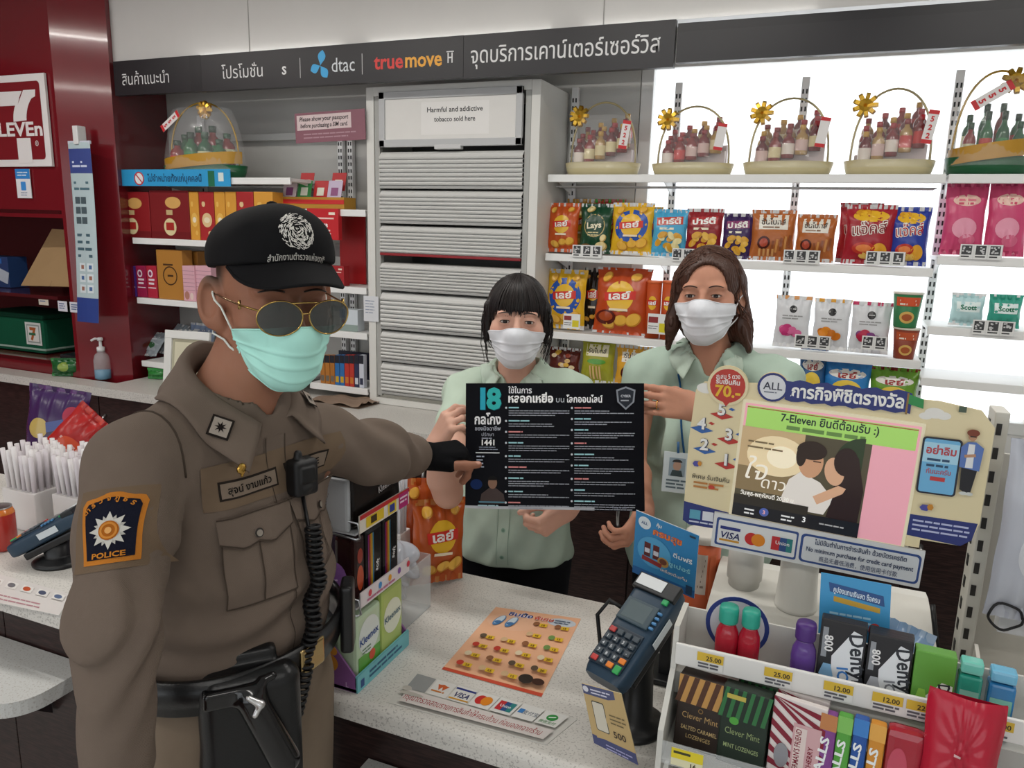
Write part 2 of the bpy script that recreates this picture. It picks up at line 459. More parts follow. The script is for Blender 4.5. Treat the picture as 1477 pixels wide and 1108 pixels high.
# ------------------------------------------------------------------ back counter
WOODM = M('dark_wood', rough=0.35, wood='#3a2826', stretch=(2.2, 2.2, 26), var=0.12)
WOODC = '#221716'
STONE = M('speckled_worktop', rough=0.35, speck='#a8a5a0', var=0.04)
STONEC = '#cfccc6'
mb = MB()
mb.prism([(-6.2, 2.74), (1.8, 2.74), (1.8, 3.49), (-3.44, 3.49), (-3.44, 2.86), (-6.2, 2.86)], 0.805, 0.85, STONEC, plane='XY')
mb.build('worktop', STONE, label='long pale speckled worktop running under the wall shelves', cat='worktop', recalc=True)
hx = atY(144, 600, 2.77)[0]
def base_cabinet(xc, wd, label):
    t = thing('base_cabinet', label, 'cabinet', (xc, 2.78, 0), group=None)
    mb = MB(); mb.box((0, 0.035 if xc < -3.0 else 0.3, 0.43), (wd-0.004, 0.05 if xc < -3.0 else 0.6, 0.745), WOODC); mb.box((0, 0.045, 0.03), (wd-0.004, 0.06, 0.06), '#151010'); mb.build('carcass', WOODM, t)
    for sg in (-1, 1):
        d = MB(); d.box((sg*wd/4, -0.002, 0.43), (wd/2-0.008, 0.018, 0.735), WOODC, 0.003); dd = d.build('door', WOODM, t)
        h = MB(); hz = 0.70
        h.tube([(sg*0.045, -0.012, hz), (sg*0.045, -0.032, hz-0.015), (sg*0.045, -0.038, hz-0.06), (sg*0.045, -0.032, hz-0.105), (sg*0.045, -0.012, hz-0.12)], 0.007, 8, '#c8c8c8')
        h.build('handle', CHROME(), dd)
xs = [hx-0.95, hx, hx+0.95, hx+1.9, hx+2.85, hx+3.8]
for x, l in zip(xs, ['at the far end below the green box', 'below the hand sanitiser bottle', 'below the battery shelf', 'behind the young cashier', 'behind the older cashier', 'behind the customer display']):
    base_cabinet(x, 0.946, 'dark wood base cabinet under the worktop, '+l)

# ------------------------------------------------------------------ tobacco cabinet
CX0, CX1, CY0, CY1, CZ0, CZ1 = -2.035, -1.185, 3.12, 3.49, 0.852, 2.318
t = thing('tobacco_cabinet', 'tall white cabinet of closed grey roller shutters with tobacco notice', 'cabinet', (CX0, CY0, CZ0))
W_, H_, D_ = CX1-CX0, CZ1-CZ0, CY1-CY0
mb = MB()
mb.box((0.02, D_/2, H_/2), (0.04, D_, H_), '#dad9d4', 0.003); mb.box((W_-0.02, D_/2, H_/2), (0.04, D_, H_), '#dad9d4', 0.003)
mb.box((W_/2, D_/2, H_-0.02), (W_-0.08, D_, 0.04), '#dad9d4'); mb.box((W_/2, D_/2, 0.015), (W_-0.08, D_, 0.03), '#dad9d4'); mb.box((W_/2, D_-0.01, H_/2), (W_-0.08, 0.02, H_-0.08), '#55534f')
mb.build('carcass', M('cabinet_laminate', rough=0.4, var=0.03), t)
mb = MB()
for x in (0.055, W_-0.055):
    mb = MB(); mb.box((x, 0.02, H_/2), (0.026, 0.03, H_-0.08), '#a9a9a5', 0.002); mb.build('side_rail', STEEL(), t)
def zc(y): return atY(545, y, CY0)[2]-CZ0
mb = MB(); z0, z1 = zc(213), zc(134)
for (x, z, w, h) in ((W_/2, z1-0.016, W_-0.15, 0.032), (W_/2, z0+0.016, W_-0.15, 0.032), (0.09, (z0+z1)/2, 0.03, z1-z0), (W_-0.09, (z0+z1)/2, 0.03, z1-z0)): mb.box((x, -0.004, z), (w, 0.02, h), '#b9babb', 0.003)
mb.box((W_/2, 0.0, z0-0.002), (0.13, 0.03, 0.02), '#c8c8c8', 0.003)
fr = mb.build('notice_frame', STEEL(), t)
mb = MB(); s = Sheet(); s.rect(0, 0, W_-0.2, z1-z0-0.06, '#dedcd8'); s.up()
s.rect(0.19, 0.02, 0.33, z1-z0-0.10, '#e6e4e1'); s.up()
s.text('Harmful and addictive', 0.355, 0.115, 0.030, '#2a2a2c', 0.015, width=0.27); s.text('tobacco sold here', 0.355, 0.075, 0.030, '#2a2a2c', 0.015, width=0.20)
s.into(mb); mb.build('notice', PRINT(), fr, loc=(0.10, -0.006, z0+0.03))
def shutter(za, zb, n, red=False):
    mb = MB(); x0, x1 = 0.07, W_-0.07; P = []
    h = zb-za
    for k in range(n+1):
        zz = za+h*0.86*k/n; P += [(0.012, zz), (0.012, zz+h*0.86/n*0.16), (-0.004, zz+h*0.86/n*0.22), (-0.008, zz+h*0.86/n*0.6), (-0.003, zz+h*0.86/n*0.97)] if k < n else [(0.0, zz)]
    P += [(0.004, zb-h*0.09), (0.014, zb-h*0.03), (0.03, zb-0.002), (0.05, zb)]
    V = []; F = []
    for y, z in P: V += [(x0, y, z), (x1, y, z)]
    for i in range(len(P)-1): F.append((2*i, 2*i+1, 2*i+3, 2*i+2))
    mb.add(V, F, '#cfcfcc'); mb.box((W_/2, 0.004, za-0.006), (x1-x0, 0.02, 0.012), '#8d1a22' if red else '#a4a4a2', 0.002)
    mb.box((W_/2, 0.06, (za+zb)/2), (x1-x0, 0.004, h), '#3a3938')
    mb.build('roller_shutter', STEEL(), t)
for a, b, rd in ((218, 268, 0), (273, 318, 0), (324, 364, 1), (378, 414, 0), (420, 470, 0), (476, 516, 0), (521, 563, 0)): shutter(zc(b), zc(a), 7, rd)
mb = MB(); mb.box((W_/2, 0.03, zc(571)), (W_-0.1, 0.03, 0.02), '#b4b2a8', 0.003); mb.build('bottom_rail', STEEL(), t)
p0, p1 = atY(524, 463, 3.11), atY(545, 428, 3.11)
mb = panel(Sheet().rect(0, 0, p1[0]-p0[0], p1[2]-p0[2], '#d6d8dc').up().lines(0.01, 0.10, 0.05, 5, 0.014, 0.004, '#8a94a8'), p1[0]-p0[0], p1[2]-p0[2], 0.001)
mb.build('paper_note', PRINT(), loc=(p0[0], 3.115, p0[2]), label='small white paper note taped to the left edge of the tobacco cabinet', cat='note')

# ------------------------------------------------------------------ wall shelving
SHC = '#e3e3e1'
def shelf_unit(label, x0, x1, yf, levels, ups, ztop, yb=3.49, zbot=0.86, rods=()):
    t = thing('wall_shelf', label, 'shelf', (x0, yb, zbot))
    for ux in ups:
        mb = MB(); mb.box((ux-x0, -0.015, (ztop-zbot)/2), (0.030, 0.026, ztop-zbot), '#f4f4f4', 0.002)
        z = 0.03
        while z < ztop-zbot-0.03:
            mb.box((ux-x0-0.007, -0.0285, z), (0.006, 0.003, 0.018), '#222222'); mb.box((ux-x0+0.007, -0.0285, z), (0.006, 0.003, 0.018), '#222222'); z += 0.034
        mb.build('upright', STEEL(), t)
    for lv in levels:
        z, a, b = lv if isinstance(lv, tuple) else (lv, x0, x1)
        mb = MB(); dy = yb-0.03-yf
        mb.box(((a+b)/2-x0, -0.03-dy/2, z-zbot-0.008), (b-a, dy, 0.016), SHC, 0.002)
        mb.box(((a+b)/2-x0, yf-yb+0.004, z-zbot-0.014), (b-a, 0.012, 0.032), '#e9e9e7', 0.003)
        for ux in ups:
            if a-0.01 <= ux <= b+0.01:
                mb.prism([(-0.03, z-zbot-0.016), (-0.03, z-zbot-0.075), (-dy*0.9, z-zbot-0.016)], ux-x0-0.002, ux-x0+0.002, SHC, plane='YZ')
        if z in rods:
            for k in range(3): mb.tube([(0.02, yf-yb+0.05+k*0.05, z-zbot-0.045), (b-x0-0.02, yf-yb+0.05+k*0.05, z-zbot-0.045)], 0.003, 6, '#b8b8b8')
        mb.build('shelf_board', STEEL(), t)
    return t
def prism_fix(): pass
ZA = [1.94, 1.605, 1.262, 1.03]
ZB = [1.94, 1.652, 1.395, 1.20]
shelf_unit('white slotted wall shelves of snack bags in front of the bright window', -1.17, 0.345, 3.2, ZA, [-1.15, -0.683, -0.172], 2.34, rods=(1.94,))
shelf_unit('white slotted wall shelves with pink bags at the window end', 0.352, 1.5, 3.2, ZB, [0.375, 0.9, 1.45], 2.34)
ZL = [1.915, 1.607, 1.29, 0.945]
shelf_unit('white slotted wall shelves beside the red pillar with gift boxes', -3.44, -2.40, 3.03, ZL, [-3.36, -2.42], 2.28)
ZS = [1.775, 1.41, 1.19, 0.915]
shelf_unit('narrow white wall shelves holding SIM cards and batteries beside tobacco cabinet', -2.39, -2.045, 3.12, ZS, [-2.36], 2.26)
mb = MB(); mb.box((0, 0, 0), (1.3, 0.02, 0.035), '#d9d9d7', 0.003)
mb.build('hanging_rail', STEEL(), loc=(-2.78, 3.45, 2.155), label='white flat hanging rail fixed across the wall behind gift shelves', cat='rail')

# ------------------------------------------------------------------ snack bags
def span(x0, x1, yt, yb, Y):
    a, b = atY(x0, (yt+yb)/2, Y), atY(x1, (yt+yb)/2, Y); m = (x0+x1)/2
    return (a[0]+b[0])/2, b[0]-a[0], atY(m, yt, Y)[2], atY(m, yb, Y)[2]
def bag_mesh(w, h, d, base, fn, seal='#cccccc', seed=1, nx=22, ny=28, crimp=0.018):
    rnd = random.Random(seed); ph = [rnd.uniform(0, 6) for _ in range(6)]
    def H(x, y):
        u = min(1, abs(2*x/w)); v = min(1, max(0, y/h))
        e = max(0, 1-u**2.6); q = max(0, math.sin(PI*min(1, max(0, (v-crimp/h)/(1-2*crimp/h)))))
        wr = 0.0022*math.sin(9*PI*x/w+ph[0])*(1-q)*2+0.0016*math.sin(26*y/h+ph[1]+5*x/w)*u
        return d*0.5*(e**0.55)*(q**0.5)+wr*(0.3+e)
    def edge(x, y):
        v = y/h; pinch = 1-0.07*math.sin(PI*v)+0.012*math.sin(17*v+ph[2])
        return x*pinch
    mb = MB()
    def cf(q):
        if q[2] > h-crimp*0.8 or q[2] < crimp*0.8: return seal if int(q[0]*400) % 2 else base
        return base
    mb.grid(lambda a, b: (edge((a-0.5)*w, b*h), -H((a-0.5)*w, b*h), b*h), nx, ny, cf)
    mb.grid(lambda a, b: (edge((a-0.5)*w, b*h), 0.9*H((a-0.5)*w, b*h)+0.0004, b*h), 10, 14, cf, flip=True)
    s = Sheet(eps=0.0009); s.up(); fn(s, w, h)
    s.into(mb, lambda V, l: [(edge(x, y), -H(x, y)-l, y) for x, y in V], smooth=True)
    return mb
def D(s, x, y, rx, ry, col, **k): s.disc(x, y, rx, ry, col, seg=20, rings=4, **k)
def chips(s, w, h, pts, c1='#e9b44a', c2='#c98a2a'):
    for i, (x, y, r, a) in enumerate(pts): D(s, x*w, y*h, r*w, r*w*0.72, c2, rot=a); 
    s.up()
    for i, (x, y, r, a) in enumerate(pts): D(s, x*w-0.002, y*h+0.002, r*w*0.9, r*w*0.62, c1, rot=a)
    s.up()
def lays(text, ring=None, chip=True, extra=None):
    def fn(s, w, h):
        if ring: D(s, 0, h*0.55, w*0.42, h*0.31, ring, rot=0.25); s.up()
        D(s, 0, h*0.56, w*0.27, w*0.27, '#e9b828'); s.up()
        s.rect(-w*0.30, h*0.50, w*0.60, h*0.13, '#d03024', nx=12, ny=3, rot=0.08); s.up()
        s.text(text, 0.0, h*0.515, h*0.15, '#f4f0ea', 0.03, width=w*0.42, rot=0.08); s.up()
        if chip: chips(s, w, h, [(0.28, 0.22, 0.15, 0.5), (-0.2, 0.16, 0.14, -0.4), (0.05, 0.2, 0.13, 0.2), (-0.28, 0.85, 0.11, 0.8), (0.26, 0.86, 0.1, 0.3)])
        if extra: extra(s, w, h)
        s.rect(-w*0.18, h*0.34, w*0.36, h*0.035, '#f0e0c0', nx=6)
    return fn
def lays_green(s, w, h):
    D(s, 0, h*0.55, w*0.34, w*0.34, '#123f28'); D(s, 0, h*0.55, w*0.34, w*0.34, '#c9b070', hole=0.93); s.up()
    s.text('Lays', 0, h*0.50, h*0.17, '#f0e6c8', 0.03, width=w*0.48, rot=0.08); s.lines(-w*0.2, h*0.42, w*0.4, 2, h*0.05, h*0.02, '#d8c890', 3); s.up()
    chips(s, w, h, [(0.22, 0.14, 0.19, 0.3), (-0.16, 0.88, 0.13, 0.4), (0.3, 0.3, 0.12, 1.0)], '#ecd9a0', '#c8a860')
    D(s, -w*0.25, h*0.12, w*0.18, h*0.07, '#7a5a34')
def party(band, food):
    def fn(s, w, h):
        s.rect(-w*0.38, h*0.66, w*0.76, h*0.17, band, nx=12, ny=3, rot=0.06); s.up()
        s.text('ปาร์ตี้', 0, h*0.68, h*0.16, '#f6f2ee', 0.04, width=w*0.66, rot=0.06)
        s.lines(-w*0.28, h*0.60, w*0.56, 1, h*0.05, h*0.045, '#f2ead0', 2); s.up()
        rnd = random.Random(5)
        for k in range(13): D(s, rnd.uniform(-0.3, 0.3)*w, rnd.uniform(0.14, 0.46)*h, w*0.13, w*0.085, food if k % 2 else '#d9a030', rot=rnd.uniform(-1, 1)); s.up()
    return fn
def sun(s, w, h):
    s.rect(-w*0.34, h*0.60, w*0.68, h*0.30, '#e7e2d6', nx=8, ny=4); s.up()
    s.text('ซันไบทส์', 0, h*0.70, h*0.15, '#4a4038', 0.02, width=w*0.58); s.lines(-w*0.25, h*0.66, w*0.5, 1, 0.01, h*0.03, '#8a6a50'); s.up()
    D(s, -w*0.2, h*0.34, w*0.15, w*0.15, '#4a1c14'); s.up(); D(s, -w*0.2, h*0.34, w*0.10, w*0.10, '#b04a34'); s.up()
    for i in range(5): s.rect((-0.02+i*0.1)*w, h*(0.12+0.03*i), w*0.055, h*0.26, '#c98a4a' if i % 2 else '#8a4a24', nx=1, ny=5, rot=-0.12)
    for i in range(4): s.rect((-0.3+i*0.1)*w, h*0.08, w*0.05, h*0.14, '#d8a060', ny=4)
def jack(c2):
    def fn(s, w, h):
        D(s, 0, h*0.80, w*0.36, h*0.10, '#e8b428'); D(s, -w*0.15, h*0.86, w*0.16, h*0.06, '#d89a20'); s.up()
        s.text('แจ๊คส์', 0, h*0.50, h*0.26, '#f4ece4', 0.05, width=w*0.74, rot=0.12); s.up(); s.text('แจ๊คส์', 0, h*0.50, h*0.26, c2, 0.0, width=w*0.72, rot=0.12); s.up()
        D(s, -w*0.1, h*0.26, w*0.24, h*0.1, '#c0392b'); D(s, w*0.22, h*0.22, w*0.16, h*0.13, '#e2a32e'); D(s, w*0.02, h*0.14, w*0.2, h*0.06, '#e8c060'); s.up()
        D(s, -w*0.1, h*0.26, w*0.16, h*0.06, '#e8884a')
    return fn
def put_bag(name, label, x0, x1, yt, yb, Y, z, base, fn, d=0.09, lean=0.10, rz=0.0, seed=1, seal='#cccccc', group=None, hk=1.03, wk=1.02):
    X, w, zt, zb = span(x0, x1, yt, yb, Y); h = (zt-zb)*hk; w *= wk
    mb = bag_mesh(w, h, d, base, fn, seal, seed)
    return mb.build(name, FOIL(), loc=(X, Y+0.02, z+0.006), rot=(-lean, 0, rz), label=label, cat='snack bag', group=group)
YS = 3.26
CB = 'chip_bag'
put_bag(CB, 'orange potato chip bag with red logo ribbon, first on the middle shelf beside the cabinet', 787, 832, 290, 360, YS, ZA[1], '#c4531d', lays('เลย์'), seed=1, d=0.06)
put_bag(CB, 'dark green potato chip bag with cream logo on the middle window shelf', 834, 880, 291, 362, YS, ZA[1], '#16442c', lays_green, seed=2, d=0.06)
put_bag(CB, 'yellow potato chip bag with blue ring standing on the middle window shelf', 880, 940, 290, 364, YS, ZA[1], '#dfae22', lays('เลย์', '#1f4fa8'), seed=3, d=0.06)
put_bag(CB, 'light blue party snack bag beside the yellow chip bag', 939, 990, 297, 364, YS, ZA[1], '#4aa7d0', party('#c9493a', '#e8dca0'), seed=4, d=0.05)
put_bag(CB, 'dark red party snack bag between light blue and purple bags', 988, 1041, 294, 364, YS, ZA[1], '#8e1f26', party('#b02a2c', '#e8b84a'), seed=5, d=0.05)
put_bag(CB, 'dark purple party snack bag beside the brown baked snacks', 1041, 1086, 299, 364, YS, ZA[1], '#3c2458', party('#8a3a6a', '#e8b84a'), seed=6, d=0.05)
put_bag(CB, 'orange-brown baked snack bag with cream panel beside the purple bag', 1083, 1147, 295, 367, YS, ZA[1], '#b3652f', sun, seed=7, d=0.06, rz=0.08)
put_bag(CB, 'orange-brown baked snack bag with cream panel and an empty gap to its right', 1147, 1206, 300, 368, YS, ZA[1], '#b3652f', sun, seed=8, d=0.06, rz=-0.12)
put_bag(CB, 'crimson twisted snack bag with big white Thai letters, front of the red pair', 1219, 1293, 286, 371, YS-0.02, ZA[1], '#a31e2c', jack('#7c121c'), seed=9, d=0.07)
put_bag(CB, 'crimson snack bag tucked behind the front crimson one on the middle window shelf', 1210, 1272, 282, 368, YS+0.07, ZA[1], '#a31e2c', jack('#7c121c'), seed=10, d=0.05)
put_bag(CB, 'royal blue snack bag with red-edged Thai letters beside the crimson bags', 1285, 1343, 288, 372, YS-0.01, ZA[1], '#2a3f9c', jack('#b01c28'), seed=11, d=0.07)
put_bag(CB, 'orange chip bag half hidden behind the first orange and green bags', 814, 856, 276, 352, YS+0.11, ZA[1], '#b98a30', lays('เลย์'), seed=12, d=0.05)
put_bag(CB, 'red and green chip bag peeking out behind the dark green bag', 852, 898, 275, 352, YS+0.11, ZA[1], '#a8342a', lays('เลย์'), seed=13, d=0.05, seal='#3a9a3a')
put_bag(CB, 'yellow chip bag tucked behind the yellow chip bag with blue ring', 905, 952, 292, 360, YS+0.10, ZA[1], '#dfae22', lays('เลย์', '#1f4fa8'), seed=14, d=0.05)
# third shelf
put_bag(CB, 'yellow potato chip bag with blue ring beside the young cashier', 785, 842, 392, 476, YS, ZA[2], '#dfae22', lays('เลย์', '#1f4fa8'), seed=15, d=0.07)
def bbq(s, w, h): D(s, -w*0.24, h*0.24, w*0.2, h*0.11, '#5a1c12'); s.up(); D(s, -w*0.24, h*0.25, w*0.14, h*0.07, '#a84a24')
put_bag(CB, 'large orange chip bag with barbecue picture above the poster', 854, 934, 388, 482, YS-0.03, ZA[2], '#b8471c', lays('เลย์', None, True, bbq), seed=16, d=0.09, rz=-0.06, lean=0.16)
put_bag(CB, 'black chip bag pressed between the yellow bag and large orange bag', 838, 868, 392, 478, YS+0.07, ZA[2], '#1c1414', lays('เลย์'), seed=17, d=0.04)
def canister(x0, x1, yt, yb, label):
    X, w, zt, zb = span(x0, x1, yt, yb, YS); h = zt-ZA[2]; r = w/2
    t = thing('chip_canister', label, 'snack canister', (X, YS, ZA[2]+0.001))
    mb = MB(); mb.lathe([(r, 0), (r, h*0.96)], 28, col='#c04f22')
    s = Sheet(0.0008); s.up(); D(s, 0, h*0.62, r*0.6, h*0.12, '#e8b428'); s.up(); s.rect(-r*0.7, h*0.58, r*1.4, h*0.09, '#c8281e', nx=8); s.up(); s.text('เลย์', 0, h*0.59, h*0.09, '#ffffff', 0.03, width=r); D(s, 0.2*r, h*0.25, r*0.7, h*0.1, '#e0a848')
    s.into(mb, lambda V, l: [((r+l)*math.sin(x/r), -(r+l)*math.cos(x/r), y) for x, y in V]); mb.build('tube', PRINT(), t)
    mb = MB(); mb.lathe([(r*1.03, h*0.955), (r*1.03, h), (r*0.9, h)], 28, col='#d86a3a'); mb.build('lid', SATIN(), t)
canister(932, 953, 405, 484, 'orange chip canister behind the shelf card, beside large orange bag')
canister(954, 976, 405, 485, 'orange chip canister touching the older cashier hair side')
# bottom row
def crispy(s, w, h):
    s.rect(-w*0.34, h*0.62, w*0.68, h*0.26, '#e0d8b8', nx=8, ny=4); s.up(); s.text('ซันไบทส์', 0, h*0.69, h*0.14, '#4a4038', 0.02, width=w*0.56); D(s, 0, h*0.5, w*0.3, h*0.06, '#5a9a3a'); s.up()
    for i in range(4): s.rect((-0.2+i*0.1)*w, h*0.1, w*0.05, h*0.3, '#d8b078', ny=5, rot=0.1)
def mixed(s, w, h):
    rnd = random.Random(8)
    for k in range(16): D(s, rnd.uniform(-0.38, 0.38)*w, rnd.uniform(0.1, 0.85)*h, w*0.09, w*0.06, rnd.choice(['#c8a060', '#d8a838', '#8a3a28', '#e0c8a0'])); s.up()
put_bag(CB, 'maroon mixed nut snack bag lying low beside the young cashier shoulder', 788, 834, 512, 556, YS, ZA[3], '#5a2018', mixed, seed=18, d=0.06)
put_bag(CB, 'yellow-green baked snack bag on the lowest shelf above the poster', 836, 884, 494, 556, YS-0.02, ZA[3], '#9a9a2a', crispy, seed=19, d=0.06)
put_bag(CB, 'yellow and orange baked snack bag on the lowest shelf beside older cashier', 886, 942, 500, 558, YS-0.02, ZA[3], '#d8a030', sun, seed=20, d=0.06)
def wave(c):
    def fn(s, w, h): D(s, 0, h*0.4, w*0.34, h*0.2, '#e8c84a'); D(s, 0, h*0.72, w*0.4, h*0.1, '#ece8e0'); s.up(); s.text('เลย์', 0, h*0.64, h*0.16, c, 0.04, width=w*0.4)
    return fn
for i, (a, b, yt, c, l) in enumerate([(1150, 1190, 512, '#2c5a8a', 'blue and red chip bag peeking up just right of older cashier shoulder'), (1186, 1256, 522, '#2f7fc4', 'bright blue chip bag peeking over the customer display'), (1254, 1326, 526, '#6a9a2c', 'lime green chip bag peeking over the customer display')]):
    put_bag(CB, l, a, b, yt, 592, 3.24, ZA[3], c, wave('#a02828'), seed=30+i, d=0.07, seal='#7a2018')
# pink tall bags
def pink(s, w, h):
    D(s, w*0.05, h*0.74, w*0.33, h*0.09, '#e8c0b0'); s.up(); s.text('Mogu', w*0.05, h*0.71, h*0.09, '#c83a5a', 0.02, width=w*0.5); s.up(); D(s, 0, h*0.36, w*0.3, h*0.14, '#e89ab0'); D(s, w*0.1, h*0.2, w*0.2, h*0.08, '#d86a8a')
def pink2(s, w, h): D(s, 0, h*0.74, w*0.33, h*0.08, '#e8c0b0'); s.up(); s.lines(-w*0.2, h*0.76, w*0.4, 2, h*0.05, h*0.03, '#c83a5a'); D(s, 0, h*0.36, w*0.3, h*0.14, '#e89ab0'); D(s, w*0.1, h*0.2, w*0.2, h*0.08, '#d86a8a')
put_bag('pink_snack_bag', 'tall pink snack bag nearest the red-and-blue snack bags, under the green gift basket', 1362, 1424, 264, 368, 3.25, ZB[1], '#cf4c76', pink2, d=0.06, seed=41, seal='#b03a60')
put_bag('pink_snack_bag', 'tall pink snack bag second along, at the window end of the shelf', 1425, 1486, 262, 370, 3.25, ZB[1], '#cf4c76', pink2, d=0.06, seed=42, seal='#b03a60')
# white fruit pouches
def fruit(top, c1, c2):
    def fn(s, w, h):
        s.rect(-w*0.5, h*0.93, w, h*0.07, top, nx=8, ny=2); D(s, 0, h*0.74, w*0.11, w*0.11, '#2e2e30'); s.up(); s.rect(-w*0.08, h*0.735, w*0.16, h*0.014, '#e8e8e8')
        s.lines(-w*0.3, h*0.62, w*0.6, 2, h*0.05, h*0.022, '#9a9a9a', 4)
        rnd = random.Random(3)
        for k in range(8): D(s, rnd.uniform(-0.24, 0.24)*w, rnd.uniform(0.18, 0.38)*h, w*0.14, w*0.11, c1 if k % 2 else c2, rot=rnd.uniform(-1, 1)); s.up()
    return fn
for i, (a, b, top, c1, c2, l) in enumerate([(1117, 1169, '#e0a064', '#c83a7a', '#d86a9a', 'white dried fruit pouch with pink fruit picture and orange top'), (1173, 1227, '#e0a02a', '#e08a24', '#c87018', 'white dried fruit pouch with orange fruit picture'), (1228, 1287, '#c8285a', '#b8284a', '#7a3a7a', 'white dried fruit pouch with red and purple fruit picture')]):
    put_bag('fruit_pouch', l, a, b, 424, 497, 3.24, ZA[2], '#d9dadd', fruit(top, c1, c2), d=0.04, seed=50+i, seal='#e8e8e8')
# noodle cups
def noodle_cup(x0, x1, yt, yb, z, c, c2, label):
    X, w, zt, zb = span(x0, x1, yt, yb, 3.24); h = zt-zb; r1 = w/2; r0 = r1*0.74
    t = thing('noodle_cup', label, 'noodle cup', (X, 3.24, z+0.001))
    mb = MB(); mb.lathe([(r0, 0), (r0+0.001, 0.004), (r1*0.97, h*0.95)], 28, col=c)
    s = Sheet(0.0008); s.up(); s.rect(-r1*0.9, h*0.62, r1*1.8, h*0.25, c2, nx=10, ny=3); D(s, 0, h*0.3, r1*0.6, h*0.17, '#d8b060'); s.up(); s.lines(-r1*0.6, h*0.8, r1*1.2, 2, h*0.1, h*0.05, '#f0e8d8', 2); D(s, 0, h*0.3, r1*0.4, h*0.1, '#a8552a')
    def f(V, l):
        o = []
        for x, y in V:
            r = r0+(r1-r0)*y/h+l; o.append((r*math.sin(x/r1), -r*math.cos(x/r1), y))
        return o
    s.into(mb, f); mb.build('cup', PRINT(), t)
    mb = MB(); mb.lathe([(r1*0.97, h*0.94), (r1*1.03, h*0.955), (r1*1.03, h*0.985), (r1*0.98, h)], 28, col='#d8d0c0'); mb.build('lid', FOIL(), t)
    return h
hh = noodle_cup(1287, 1327, 462, 507, ZA[2], '#8a3a24', '#c0552e', 'red-brown instant noodle cup standing on the shelf beside fruit pouches')
noodle_cup(1287, 1332, 409, 460, ZA[2]+hh+0.001, '#2f7a4a', '#d8552e', 'green instant noodle cup stacked on top of the brown one')
def wipes(x0, x1, yt, yb, c, label):
    X, w, zt, zb = span(x0, x1, yt, yb, 3.28); h = zt-ZB[2]
    mb = bag_mesh(w, h, 0.07, c, lambda s, w, h: (s.rect(-w*0.36, h*0.45, w*0.72, h*0.3, '#e4f0ee', nx=6, ny=3), s.up(), s.text('Scott', 0, h*0.52, h*0.2, '#1f7a5a', 0.03, width=w*0.5)), '#e8e8e8', 3)
    mb.build('wipes_pack', FOIL(), loc=(X, 3.28, ZB[2]+0.003), label=label, cat='wipes pack')
wipes(1370, 1420, 424, 468, '#bfe0e2', 'pale aqua wipes pack on the short window shelf')
wipes(1424, 1474, 426, 470, '#3aa08a', 'teal green wipes pack on the short window shelf')

# price tag strips along the shelf fronts
def tag_strip(x, y, n, label, Y=3.19, w=0.042, h=0.052, yellow=False):
    p = atY(x, y, Y); s = Sheet()
    for k in range(n):
        X = k*(w+0.002); s.rect(X, 0, w, h, '#e6e6e4'); s.up()
        if yellow: s.rect(X+0.003, h*0.55, w*0.45, h*0.3, '#8a2a2a'); s.rect(X+w*0.55, 0.008, w*0.4, h*0.45, '#d8c820'); s.lines(X+0.004, h*0.4, w*0.45, 2, 0.009, 0.003, '#555555')
        else:
            rnd = random.Random(k+int(x)); s.rect(X+0.005, h*0.30, w-0.01, h*0.62, '#3a3a3c'); s.up()
            for q in range(9): s.rect(X+0.006+rnd.random()*(w-0.02), h*(0.32+0.5*rnd.random()), 0.006, 0.005, '#c8c8c8')
            s.lines(X+0.005, h*0.22, w-0.01, 1, 0.01, 0.005, '#444444', k)
        s.up()
    panel(s, n*(w+0.002), h, 0.0015).build('price_tag', PRINT(), loc=(p[0], Y, p[2]-h), label=label, cat='price tag')
tag_strip(826, 353, 3, 'black and white price tag strip under the dark green chip bag')
tag_strip(970, 358, 3, 'price tag strip half hidden above the older cashier hair')
tag_strip(1131, 360, 3, 'black and white price tag strip under the brown baked snack bags')
tag_strip(1250, 362, 3, 'black and white price tag strip under the crimson and blue bags')
tag_strip(1386, 352, 3, 'black and white price tag strip under the pink bags')
tag_strip(1147, 482, 3, 'price tag strip under the white fruit pouches with pink and orange fruit')
tag_strip(1244, 484, 2, 'price tag strip under the pouch with red and purple fruit')
tag_strip(1404, 461, 3, 'price tag strip under the wipes packs')
tag_strip(813, 452, 1, 'white shelf card with yellow corner under the yellow chip bag', w=0.075, h=0.065, yellow=True)
tag_strip(935, 452, 1, 'white shelf card with yellow corner before the orange canisters', w=0.09, h=0.085, yellow=True)

# ------------------------------------------------------------------ gift sets in clear wrap
def bow(mb, c, r, col, seed=2):
    rnd = random.Random(seed)
    for k in range(9):
        a = 2*PI*k/9; d = Vector((math.cos(a), -0.35+0.3*rnd.random(), math.sin(a)))
        n = d.cross(Vector((0, 1, 0))).normalized(); P = []
        for q in range(9):
            u = q/8*2*PI; P.append(Vector(c)+d*(r*(1-math.cos(u))/2)+Vector((0, -1, 0))*(r*0.35*math.sin(u)))
        V = []; F = []
        for p in P: V += [p-n*r*0.16, p+n*r*0.16]
        for i in range(8): F.append((2*i, 2*i+1, 2*i+3, 2*i+2))
        mb.add(V, F, col)
def bottle_mb(h, r, body, capc, labc):
    mb = MB(); mb.lathe([(r*0.9, 0), (r, h*0.04), (r, h*0.58), (r*0.8, h*0.68), (r*0.42, h*0.76), (r*0.42, h*0.84)], 14, col=body)
    mb.lathe([(r*0.5, h*0.84), (r*0.5, h), (r*0.4, h*1.005)], 12, col=capc); mb.lathe([(r*1.02, h*0.14), (r*1.02, h*0.5)], 14, col=labc, cap=False)
    return mb
